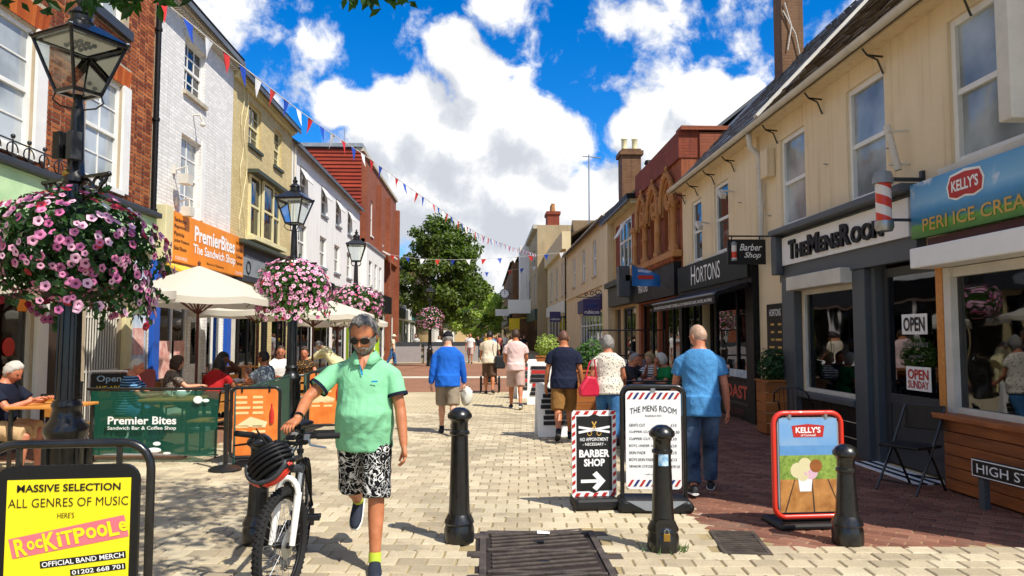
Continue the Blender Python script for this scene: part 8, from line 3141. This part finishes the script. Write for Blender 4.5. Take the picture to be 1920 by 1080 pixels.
 person('person in emerald green top seated outside the black shopfront', (3.38, 13.75, 0), rad(100), 1.64, lean=10, fem=True, girth=1.2, arms=({'to': (-.05, .34, .80), 'palm': (0, 0, -1)}, {'to': (-.02, .26, 1.10), 'palm': (0, -.6, .5)}), head=(4, 40), top=('blouse', 'green_top'), bottom=('trousers', 'black_trousers'), hair=('fluffy', 'hair_white'), skin='skin_ruddy', voxel=.014, grp=S2, seed=21, **st)
 person('person in dark T-shirt with one hand raised, seated outside the black shopfront', (2.62, 13.85, 0), rad(-110), 1.68, lean=12, girth=1.1, arms=({'to': (-.12, .36, 1.0), 'palm': (0, -1, 0)}, {'to': (.12, .40, .8), 'palm': (0, 0, -1)}), head=(4, 30), top=('tee', 'dark_top'), bottom=('trousers', 'black_trousers'), hair=('short', 'hair_grey'), skin='skin_ruddy', voxel=.014, grp=S2, seed=22, **st)
 person('person in white and navy stripes seated outside the black shopfront', (3.3, 14.75, 0), rad(150), 1.64, lean=10, fem=True, girth=1.1, arms=onT(.8), head=(4, 20), top=('long', 'stripe_white'), bottom=('trousers', 'black_trousers'), hair=('fluffy', 'hair_blonde'), voxel=.015, grp=S2, seed=23, **st)
 person('person in a dark vest facing the street outside the black shopfront', (2.92, 14.9, 0), rad(180), 1.68, lean=6, fem=True, girth=1.1, arms=onT(.8), head=(4, 0), top=('blouse', 'dark_top'), bottom=('trousers', 'black_trousers'), hair=('short', 'hair_brown'), skin='skin_ruddy', voxel=.015, grp=S2, seed=24, **st)
 person('person in brown seated beyond the person in the flowered blouse', (2.4, 14.8, 0), rad(-150), 1.66, lean=10, girth=1.05, arms=onT(.8), head=(6, 10), top=('tee', 'brown_top'), bottom=('trousers', 'black_trousers'), hair=('bob', 'hair_brown'), voxel=.016, grp=S2, seed=25, detail=0, **st)
 # ---- far walkers
 F = 'far pedestrians'
 person('far person in white sun hat and jeans crossing by the lime green shop', (-5.0, 40.6, 0), rad(-80), 1.74, legs=((16, 8), (-14, 16)), cap=('brim', 'straw'), top=('tee', 'cream_tee'), bottom=('trousers', 'jeans'), voxel=.026, grp=F, seed=31, detail=0)
 person('far person in white T-shirt and pale shorts walking this way', (-.88, 44.0, 0), rad(176), 1.84, legs=((18, 6), (-16, 16)), top=('tee', 'white_tee'), bottom=('shorts', 'pink_shorts'), hair=('short', 'hair_brown'), skin='skin_tan', voxel=.026, grp=F, seed=32, detail=0)
 far = [(-2.2, 47, 'far person in a dark dress left of the person in white', 'dark_top', 'hair_blonde', True), (.1, 50, 'far person in a yellow top behind the person in white', 'yellow_top', 'hair_blonde', True), (1.0, 52, 'far person in a salmon top near the street centre', 'salmon_top', 'hair_brown', True),
  (2.9, 56, 'far person in black beside the dark green shop', 'dark_top', 'hair_dark', False), (2.2, 46, 'far person in dark blue walking past the purple sign', 'navy_tee', 'hair_dark', False), (-3.2, 52, 'far person in white near the petunia basket', 'white_tee', 'hair_brown', True),
  (-1.2, 60, 'distant person in red under the tree', 'red_top', 'hair_dark', True), (1.7, 64, 'distant person in white down the street', 'white_tee', 'hair_dark', False), (-.2, 70, 'distant person in grey down the street', 'grey_tee', 'hair_grey', False),
  (.45, 47, 'far person in pale blue at the left of the crowd', 'blue_print_tee', 'hair_grey', False), (1.5, 43, 'far person in cream near the person pushing the trolley', 'cream_tee', 'hair_brown', True), (-.5, 55, 'far person in black behind the person in white T-shirt', 'dark_top', 'hair_dark', False), (2.0, 60, 'far person in green in the crowd', 'green_top', 'hair_brown', True), (.9, 58, 'far person in brown in the crowd', 'brown_top', 'hair_dark', False), (-1.6, 68, 'distant person in pale pink under the lime tree', 'pink_tee', 'hair_blonde', True), (2.6, 68, 'distant person in navy by the far signs', 'navy_tee', 'hair_grey', False), (.2, 88, 'tiny distant person in white at the end of the street', 'white_tee', 'hair_dark', False),
  (3.3, 34, 'person in black walking along the purple fascia shop window', 'dark_top', 'hair_dark', False), (.7, 80, 'tiny distant person in orange at the end of the street', 'salmon_top', 'hair_dark', True), (-4.6, 50, 'far person in a white and black outfit by the teal shop', 'stripe_white', 'hair_dark', True)]
 for i, (x, y, lab, tm, hm, fem) in enumerate(far):
  a = 8 + 10 * ((i * 37) % 7) / 7
  person(lab, (x, y, 0), rad((i * 71) % 60 - 30 + (180 if i % 2 else 0)), 1.62 + .035 * ((i * 5) % 6), legs=((a, 8), (-a, 16)), top=('tee', tm), bottom=('shorts' if i % 3 == 0 else 'trousers', 'jeans' if i % 2 else 'black_trousers'), hair=('short' if not fem else 'bob', hm), fem=fem, voxel=.03, grp=F, seed=40 + i, detail=0)

build_people()

# ------------------------------------------------------------------ bicycle
def build_bike():
 FR, RR = VEC((-1.22, 4.62, .345)), VEC((-1.35, 5.71, .345))
 t = thing('mountain_bike', 'white-forked black mountain bike wheeled by the person in green', 'bicycle', (0, 0, 0))
 ax = (FR - RR).normalized()                        # forward along the frame
 fwd_w = VEC((-.17, -.985, 0)).normalized()         # front wheel is turned
 lat = VEC((-ax.y, ax.x, 0))                        # bike's left... used as cross axis
 lat_w = VEC((-fwd_w.y, fwd_w.x, 0))
 up = VEC((0, 0, 1))

 def wheel(c, f, l, name):
  r = .315
  q = MB()
  k = 40
  q.tube([c + (f * math.cos(2 * PI * i / k) + up * math.sin(2 * PI * i / k)) * r for i in range(k)], .028, 10, closed=True)
  for i in range(66):                           # knobbly tread
   a = 2 * PI * i / 66
   d = f * math.cos(a) + up * math.sin(a)
   tn = -f * math.sin(a) + up * math.cos(a)
   for o in ((-.017, .0), (.0, .5), (.017, .0)):
    aa = a + o[1] * 2 * PI / 66
    d2 = f * math.cos(aa) + up * math.sin(aa)
    t2 = -f * math.sin(aa) + up * math.cos(aa)
    q.obox(c + d2 * (r + .027 - abs(o[0]) * .35) + l * o[0], (.011, .012, .012), Matrix((l, t2, d2)).transposed())
  w = q.build('wheel', 'black_rubber', t, smooth=35)
  q = MB(); q.tube([c + (f * math.cos(2 * PI * i / k) + up * math.sin(2 * PI * i / k)) * (r - .036) for i in range(k)], .011, 8, closed=True); q.build('rim', 'shop_black', w, smooth=60)
  q = MB()
  for i in range(28):
   a = 2 * PI * i / 28
   d = f * math.cos(a) + up * math.sin(a)
   s = 1 if i % 2 else -1
   q.tube([c + l * .03 * s + (f * math.cos(a + .8 * s) + up * math.sin(a + .8 * s)) * .02, c + d * (r - .04)], .0014, 4)
  q.build('spokes', 'steel', w)
  q = MB(); q.tube([c - l * .05, c + l * .05], .018, 10); q.build('hub', 'shop_black', w, smooth=50)
  q = MB(); q.tube([c + l * .035, c + l * .037], .08, 20); q.build('brake_disc', 'steel', w, smooth=50)
  return w
 wheel(FR, fwd_w, lat_w, 'front')
 wheel(RR, ax, lat, 'rear')
 BB = RR + ax * .43 - up * .03
 HT = FR - ax * .20 + up * .50                       # head tube top
 HB = FR - ax * .155 + up * .36
 ST = BB - ax * .17 + up * .46
 q = MB()
 q.tube([HB, BB], .026, 10); q.tube([HT - up * .03, ST - up * .04], .020, 10); q.tube([BB, ST], .017, 10); q.tube([HT + up * .01, HB - up * .01], .026, 12)
 for s in (-1, 1):
  q.tube([BB + lat * .03 * s, RR + lat * .062 * s], .010, 8)
  q.tube([ST - up * .05 + lat * .02 * s, RR + lat * .062 * s], .009, 8)
 q.build('frame', 'shop_black', t, smooth=50)
 q = MB(); q.tube([HB.lerp(BB, .15), HB.lerp(BB, .6)], .0275, 10, caps=False); q.build('frame_decal', 'white_paint', t, smooth=50)
 crown = FR - fwd_w * .10 + up * .385
 q = MB()                                           # white suspension fork lowers
 for s in (-1, 1):
  q.tube([FR + lat_w * .065 * s, FR - fwd_w * .062 + lat_w * .062 * s + up * .20, FR - fwd_w * .085 + lat_w * .062 * s + up * .30], [.018, .022, .024], 10)
 pts = [FR - fwd_w * .075 + lat_w * (.064 * math.cos(a)) + up * (.29 + .095 * math.sin(a)) for a in [PI * i / 10 for i in range(11)]]
 q.tube(pts, .019, 8)
 q.build('fork', 'white_paint', t, smooth=60)
 q = MB()
 for s in (-1, 1): q.tube([FR - fwd_w * .085 + lat_w * .062 * s + up * .30, FR - fwd_w * .125 + lat_w * .060 * s + up * .43], .014, 10)
 q.build('stanchion', 'lead', t, smooth=60)
 q = MB(); q.tube([FR - fwd_w * .125 + lat_w * .075 * s + up * .435 for s in (-1, 1)], .026, 10); q.build('fork_crown', 'dark_grey_paint', t, smooth=60)
 # stem and bar
 SB = HT + up * .07
 q = MB(); q.tube([HT, SB], .018, 10); q.tube([SB, SB + fwd_w * .07 + up * .015], .02, 10); q.build('stem', 'shop_black', t, smooth=50)
 bc = SB + fwd_w * .07 + up * .02
 bl = lambda s, d, dz=0.0, df=0.0: bc + lat_w * (s * d) + up * dz - fwd_w * df
 q = MB(); q.tube([bl(-1, .33, .045, .05), bl(-1, .17, .04, .01), bl(-1, .08, .0), bl(1, .08, .0), bl(1, .17, .04, .01), bl(1, .33, .045, .05)], .013, 10); q.build('handlebar', 'shop_black', t, smooth=60)
 for s in (-1, 1):
  q = MB(); q.tube([bl(s, .21, .042, .02), bl(s, .345, .046, .055)], .019, 10); q.build('grip', 'black_rubber', t, smooth=50)
  q = MB(); q.tube([bl(s, .17, .03, -.01), bl(s, .20, .0, -.06), bl(s, .30, -.015, -.05)], [.009, .007, .006], 6); q.obox(bl(s, .16, .04, -.01), (.035, .035, .03), Matrix.Identity(3)); q.build('brake_lever', 'steel' if s > 0 else 'shop_black', t, smooth=50)
  q = MB(); q.tube([bl(s, .15, .04, -.01), bl(s, .12, .10, -.12), bl(s, .03, .0, -.14), HB + up * .02 + fwd_w * .04], .0045, 5); q.build('cable', 'black_rubber', t, smooth=60)
 q = MB(); q.obox(bl(1, .05, .035, .0), (.05, .04, .03), Matrix.Identity(3)); q.tube([bl(-1, .11, .03, -.02), bl(-1, .11, .05, -.09)], .018, 8); q.build('bar_light', 'shop_black', t, smooth=40)
 # saddle and post
 SP = ST + (ST - BB).normalized() * .16
 q = MB(); q.tube([ST, SP], .0145, 8); q.tube([ST - up * .01, ST + up * .02], .024, 10); q.build('seat_post', 'shop_black', t, smooth=50)
 q = MB()
 loft(q, [(SP + ax * y + up * .04, ax, w, .018, .03) for y, w in ((-.13, .05), (-.11, .075), (-.05, .07), (.03, .035), (.10, .022), (.15, .016))], 14, lat)
 q.build('saddle', 'shop_black', t, smooth=50)
 q = MB(); q.obox(SP - ax * .10 - up * .08, (.09, .12, .08), Matrix.Identity(3)); q.build('saddle_bag', 'shoe_black', t, bevel=.02)
 q = MB()                                           # crank, chainring and pedals
 q.tube([BB + lat * .05, BB + lat * .056], .085, 24); q.tube([BB - lat * .07, BB + lat * .07], .022, 10)
 dn = (ax * .75 + up * .35).normalized()
 q.tube([BB + lat * .075, BB + lat * .08 + dn * .17], .011, 8); q.tube([BB - lat * .075, BB - lat * .08 - dn * .17], .011, 8)
 q.build('crankset', 'shop_black', t, smooth=50)
 for s in (1, -1):
  c = BB + lat * .13 * s + dn * .17 * s
  q = MB(); q.obox(c + ax * .045, (.095, .014, .026), Matrix((lat, ax, up)).transposed()); q.obox(c - ax * .045, (.095, .014, .026), Matrix((lat, ax, up)).transposed()); q.obox(c + lat * .04, (.012, .1, .026), Matrix((lat, ax, up)).transposed()); q.obox(c - lat * .04, (.012, .1, .026), Matrix((lat, ax, up)).transposed()); q.obox(c, (.085, .02, .02), Matrix((lat, ax, up)).transposed())
  q.build('pedal', 'black_plastic', t)
 q = MB(); q.tube([BB + lat * .05 + up * .08, RR + lat * .05 + up * .04], .004, 5); q.tube([BB + lat * .05 - up * .08, RR + lat * .05 - up * .10, RR + lat * .05 - up * .05], .004, 5); q.obox(RR + lat * .065 - up * .09, (.02, .03, .12), Matrix.Identity(3)); q.build('chain', 'rust', t)
 # helmet hanging from the bar
 h = thing('cycle_helmet', 'black and red cycle helmet hanging on the bike handlebar', 'helmet', (0, 0, 0))
 hc = VEC((-1.255, 4.50, .845))
 az = VEC((-.22, -.86, .30)).normalized()            # crown of the helmet faces the street
 hx = VEC((.80, -.05, .60))
 hx = (hx - az * hx.dot(az)).normalized()
 ay = az.cross(hx)
 B = Matrix((hx, ay, az)).transposed()
 q = MB()
 for rib in range(-3, 4):                          # shell made of ribs with vents between
  w = rib * .029
  rr_ = math.sqrt(max(.0, 1 - (w / .112) ** 2))
  q.tube([hc + B @ VEC((.138 * math.cos(a) * rr_ ** .6, w, .110 * math.sin(a) * rr_)) for a in [PI * i / 14 for i in range(15)]], .0125, 7)
 for k in (.25, .75): q.tube([hc + B @ VEC((.13 * math.cos(k * PI), .10 * math.cos(a), .105 * math.sin(a) * math.sin(k * PI))) for a in [PI * i / 10 for i in range(11)]], .012, 6)
 q.build('shell', 'shop_black', h, smooth=60)
 q = MB(); q.ball((0, 0, 0), 1, 16, 10, (.122, .096, .092)); q.v = [tuple(hc + B @ VEC((x, y, max(z, 0)))) for x, y, z in q.v]; q.build('liner', 'black_rubber', h, smooth=60)
 ring = lambda a, k, z: hc + B @ VEC((.138 * k * math.cos(a), .108 * k * math.sin(a), z))
 q = MB(); q.tube([ring(2 * PI * i / 28, 1.0, .0) for i in range(28)], .013, 8, closed=True); q.build('rim', 'dark_grey_paint', h, smooth=60)
 dn_ = B.transposed() @ VEC((0, 0, -1))
 a0 = math.atan2(dn_.y, dn_.x)
 for k, z, m in ((1.02, .012, 'red_paint'), (.99, .036, 'red_paint'), (.93, .060, 'dark_grey_paint')):
  q = MB(); q.tube([ring(a0 + rad(-95 + 190 * i / 20), k, z) for i in range(21)], [.004] + [.0155] * 19 + [.004], 8); q.build('lower_shell', m, h, smooth=60)
 q = MB()
 for s in (-1, 1): q.tube([hc + B @ VEC((.05, s * .09, 0)), hc + B @ VEC((.02, s * .05, -.06)), bl(1, .10, .0)], .006, 5)
 q.build('strap', 'black_rubber', h)

 for o_, b_ in ((t, VEC((-1.29, 5.17, 0))), (h, VEC((-1.255, 4.5, .74)))):
  o_.location = b_
  for c_ in o_.children: c_.location = -b_

build_bike()

# ------------------------------------------------------------------ trees
mat('bark', '4a4034', .9, 0, .3, 8, .6, 30, c2='6b5f50')

def clump_leaves(mb, c, r, n, size, rnd, up=.3, k=1.0):
 for i in range(n):
  v = Vector((rnd.gauss(0, 1), rnd.gauss(0, 1), rnd.gauss(0, 1))).normalized() * (rnd.random() ** .45)
  p = c + Vector((v.x * r[0], v.y * r[1], v.z * r[2]))
  leaf_quad(mb, p, v * .7 + Vector((rnd.uniform(-1, 1), rnd.uniform(-1, 1), rnd.uniform(-.6, 1) + up)), size, rnd, k)

def street_tree(label, loc, rx, zc, rz, n, size, leafm, seed, trunk_h, per=170):
 rnd = random.Random(seed)
 t = thing('street_tree', label, 'tree', loc)
 cl = []
 for i in range(n):
  d = Vector((rnd.gauss(0, 1), rnd.gauss(0, 1), rnd.gauss(0, 1))).normalized()
  rr = rnd.uniform(.35, 1.0) ** .6
  k = 1 + .22 * noise.noise(d * 1.8 + Vector((seed, 2, 0)))
  w = 1.0 if d.z < .2 else 1.0 - .25 * d.z
  cl.append(Vector((d.x * rx * rr * k * w, d.y * rx * rr * k * w, zc + d.z * rz * rr * k)))
 mb = MB()
 for c in cl:
  f = rnd.uniform(.7, 1.2)
  clump_leaves(mb, c, (.85 * f * rx / 3.5, .85 * f * rx / 3.5, .6 * f * rx / 3.5), int(per * f), size, rnd, .4)
 cr = mb.build('crown', leafm, t, fix=False)
 mb = MB()
 mb.tube([(0, 0, 0), (.05, 0, trunk_h * .5), (0, .05, trunk_h), (.05, 0, zc)], [rx * .07, rx * .06, rx * .05, rx * .03], 10)
 mb.build('trunk', 'bark', t, smooth=60)
 for c in cl[::4]:
  mb = MB()
  z0 = rnd.uniform(trunk_h * .7, max(trunk_h, c.z * .8))
  mb.tube([(0, 0, min(z0, zc)), Vector((0, 0, min(z0, zc))).lerp(c, .5) + Vector((0, 0, .2)), c], [rx * .022, rx * .014, rx * .006], 6)
  mb.build('limb', 'bark', t, smooth=60)
 return t

street_tree('broad leafy street tree standing in the street beyond the grey barriers', (-3.3, 56.0, 0), 3.5, 6.3, 4.2, 120, .30, 'leaf_tree', 4, 2.2)
street_tree('lower lime tinted tree beyond the street tree at the end of the street', (-1.6, 84.0, 0), 4.2, 4.6, 3.4, 60, .36, 'leaf_lime', 6, 1.8, 120)
street_tree('distant dark tree closing the far end of the street', (1.2, 150.0, 0), 7.0, 6.0, 5.0, 50, .6, 'leaf_dark', 8, 3.0, 110)

# tree over the camera: trunk behind, limbs reach forward above the picture
rnd = random.Random(21)
t = thing('overhanging_tree', 'tree above the camera whose leaf tips hang into the top of the view', 'tree', (-1.55, -1.5, 0))
mb = MB()
mb.tube([(0, 0, 0), (.05, .1, 1.6), (.1, .3, 3.2), (.3, 1.0, 4.8), (.5, 1.8, 6.2)], [.19, .16, .14, .11, .07], 12)
mb.build('trunk', 'bark', t, smooth=60)
org = Vector((-1.55, -1.5, 0))
lb = [((.1, .3, 3.4), (.5, 2.4, 4.6), (.9, 5.0, 4.75)), ((.15, .5, 3.8), (.1, 2.6, 4.9), (-.2, 5.2, 4.9)), ((.25, .9, 4.6), (1.2, 3.0, 5.3), (2.0, 5.4, 5.2)), ((.3, 1.2, 5.0), (.9, 3.4, 5.8), (1.2, 6.0, 5.7)), ((.15, .5, 3.8), (-.5, 2.2, 4.6), (-.9, 4.6, 4.6))]
for a, b, c in lb:
 mb = MB(); mb.tube([a, b, c], [.07, .05, .02], 8); mb.build('limb', 'bark', t, smooth=60)
mb = MB()
for i in range(150):
 x, y = rnd.uniform(-1.9, .75), rnd.uniform(1.9, 5.5)
 z = rnd.uniform(4.0, 6.4)
 lo = 1.6 + .462 * y + .25
 if z < lo + .1: z = lo + .1 + rnd.uniform(0, .7)
 # keep the light on the person and on the yellow sign
 if x > .35 and y < 3.2: continue
 clump_leaves(mb, Vector((x, y, z)) - org, (.30, .30, .18), 42, .11, rnd, .5, .8)
# hanging sprays at the top edge of the view
for (x, y, z, w) in ((-.50, 3.6, 3.30, .12), (-.66, 3.6, 3.27, .13), (-.40, 3.6, 3.28, .07), (-.60, 3.55, 3.22, .06), (-2.33, 3.6, 3.23, .12), (-1.75, 3.6, 3.22, .12), (-1.90, 3.6, 3.24, .10), (-1.62, 3.62, 3.24, .10), (-2.25, 3.65, 3.26, .1), (-1.78, 3.6, 3.20, .06), (-2.05, 3.6, 3.27, .1)):
 for k in range(34):
  p = Vector((x + rnd.gauss(0, w * .55), y + rnd.uniform(-.15, .15), z + rnd.uniform(-.03, .20)))
  leaf_quad(mb, p - org, Vector((rnd.uniform(-.5, .5), -1, rnd.uniform(-.4, .6))), .085, rnd, .75)
mb.build('crown', 'leaf_dark', t, fix=False)
for (x, z) in ((-.55, 3.35), (-1.75, 3.4), (-2.3, 3.4)):
 mb = MB(); mb.tube([Vector((x, 3.6, z)) - org, Vector((x + .1, 3.3, 4.2)) - org, Vector((x * .6 - .2, 2.8, 4.9)) - org], [.006, .012, .02], 6); mb.build('twig', 'bark', t, smooth=60)

# ------------------------------------------------------------------ bunting
petal_mat('flag_red', 'c8281f', 'd83a2c')
petal_mat('flag_blue_cloth', '1c3fa0', '2450b8')
petal_mat('flag_white', 'dcdcda', 'ececea')

def bunting(label, pts, step, size, seed=1, phase=0):
 rnd = random.Random(seed)
 P = [Vector(p) for p in pts]
 # smooth the line through the points
 Q = []
 for i in range(len(P) - 1):
  p0, p1, p2, p3 = P[max(i - 1, 0)], P[i], P[i + 1], P[min(i + 2, len(P) - 1)]
  for k in range(16):
   u = k / 16
   Q.append(.5 * ((2 * p1) + (p2 - p0) * u + (2 * p0 - 5 * p1 + 4 * p2 - p3) * u * u + (3 * p1 - p0 - 3 * p2 + p3) * u ** 3))
 Q.append(P[-1])
 t = thing('bunting', label, 'bunting', P[0], 0, 'strings of red, white and blue bunting')
 mb = MB(); mb.tube([q - P[0] for q in Q], .009, 5); mb.build('cord', 'string', t)
 acc, nxt, n = 0.0, step * .5, phase
 for a, b in zip(Q, Q[1:]):
  L = (b - a).length
  while acc + L > nxt:
   p = a.lerp(b, (nxt - acc) / L) - P[0]
   d = (b - a).normalized()
   w = size * .42
   sway = Vector((rnd.uniform(-.10, .10), rnd.uniform(-.12, .05), 0))
   tip = p + Vector((0, 0, -size)) + sway
   q = MB()
   m1 = (p - d * w).lerp(tip, .5) + Vector((rnd.uniform(-.02, .02), rnd.uniform(-.03, .03), 0))
   m2 = (p + d * w).lerp(tip, .5) + Vector((rnd.uniform(-.02, .02), rnd.uniform(-.03, .03), 0))
   mc = p.lerp(tip, .4) + Vector((rnd.uniform(-.03, .03), rnd.uniform(-.03, .03), 0))
   q.add([p - d * w, p, p + d * w, m1, mc, m2, tip], [(0, 1, 4, 3), (1, 2, 5, 4), (3, 4, 6), (4, 5, 6)])
   q.build('flag', ('flag_red', 'flag_blue_cloth', 'flag_white')[n % 3], t, smooth=80, fix=False)
   n += 1
   nxt += step
  acc += L

bunting('long string of bunting running down the street from the brick building', [(-6.35, 1.6, 6.9), (-5.0, 5.5, 6.2), (-4.14, 9.6, 5.9), (-3.96, 12.2, 6.0), (-3.6, 15.6, 6.1), (-3.01, 19, 6.16), (-2.16, 23, 6.05), (-1.05, 29, 6.07), (-.13, 35, 6.32), (1.64, 46, 7.11), (4.1, 60, 8.2)], .66, .34, 3)
bunting('string of bunting across the street in front of the tree', [(-6.2, 46.0, 6.65), (-4.2, 45.8, 6.35), (-2.3, 45.5, 6.25), (.5, 45.2, 6.3), (3.2, 45.0, 6.5), (4.9, 45, 6.7)], .95, .36, 5)
bunting('farther string of bunting across the street beyond the tree', [(-6.2, 64.0, 7.6), (-2.0, 63, 7.0), (1.0, 62.5, 7.0), (4.1, 62, 7.4)], 1.0, .42, 6, 1)

# ------------------------------------------------------------------ end of the street
f = Fac('distant_pale_building', 'distant pale building closing the left end of the street', 'building', 1, -6.0, 96.2, 150.0)
ws = [(u, u + 1.6, 4.2, 6.4) for u in range(100, 148, 8)]
f.wall('white_render', 0, 8.6, ws)
for w in ws: f.window(*w, n=-.1, each=False)
f.part('fascia', 'dark_grey_paint', 97, 149, .003, .2, 2.8, 3.8)
f.roof('slate', 8.6)
f = Fac('distant_cream_building', 'distant cream building closing the right end of the street', 'building', -1, 3.2, 110.2, 170.0)
ws = [(u, u + 1.6, 4.2, 6.4) for u in range(114, 165, 8)]
f.wall('pale_cream_render', 0, 9.0, ws)
for w in ws: f.window(*w, n=-.1, each=False)
f.part('fascia', 'maroon', 111, 169, .003, .2, 2.8, 3.8)
f.roof('roof_tile', 9.0)
t = thing('end_building', 'very distant building across the end of the street', 'building', (-12, 190, 0))
mb = MB(); mb.box(0, 26, 0, 10, 0, 8.0); mb.build('wall', 'tan_render', t)
mb = MB(); mb.prism([(-.5, -.5, 8.0), (-.5, 5, 11.5), (-.5, 10.5, 8.0)], (27, 0, 0)); mb.build('roof', 'roof_tile', t)
for i in range(6):
 mb = MB(); mb.box(2 + i * 4, 3.4 + i * 4, -.05, .05, 4.2, 6.2); mb.build('window', 'pane_dark', t)

for _o in list(SCR.collection.objects): bpy.data.objects.remove(_o)
bpy.data.scenes.remove(SCR)
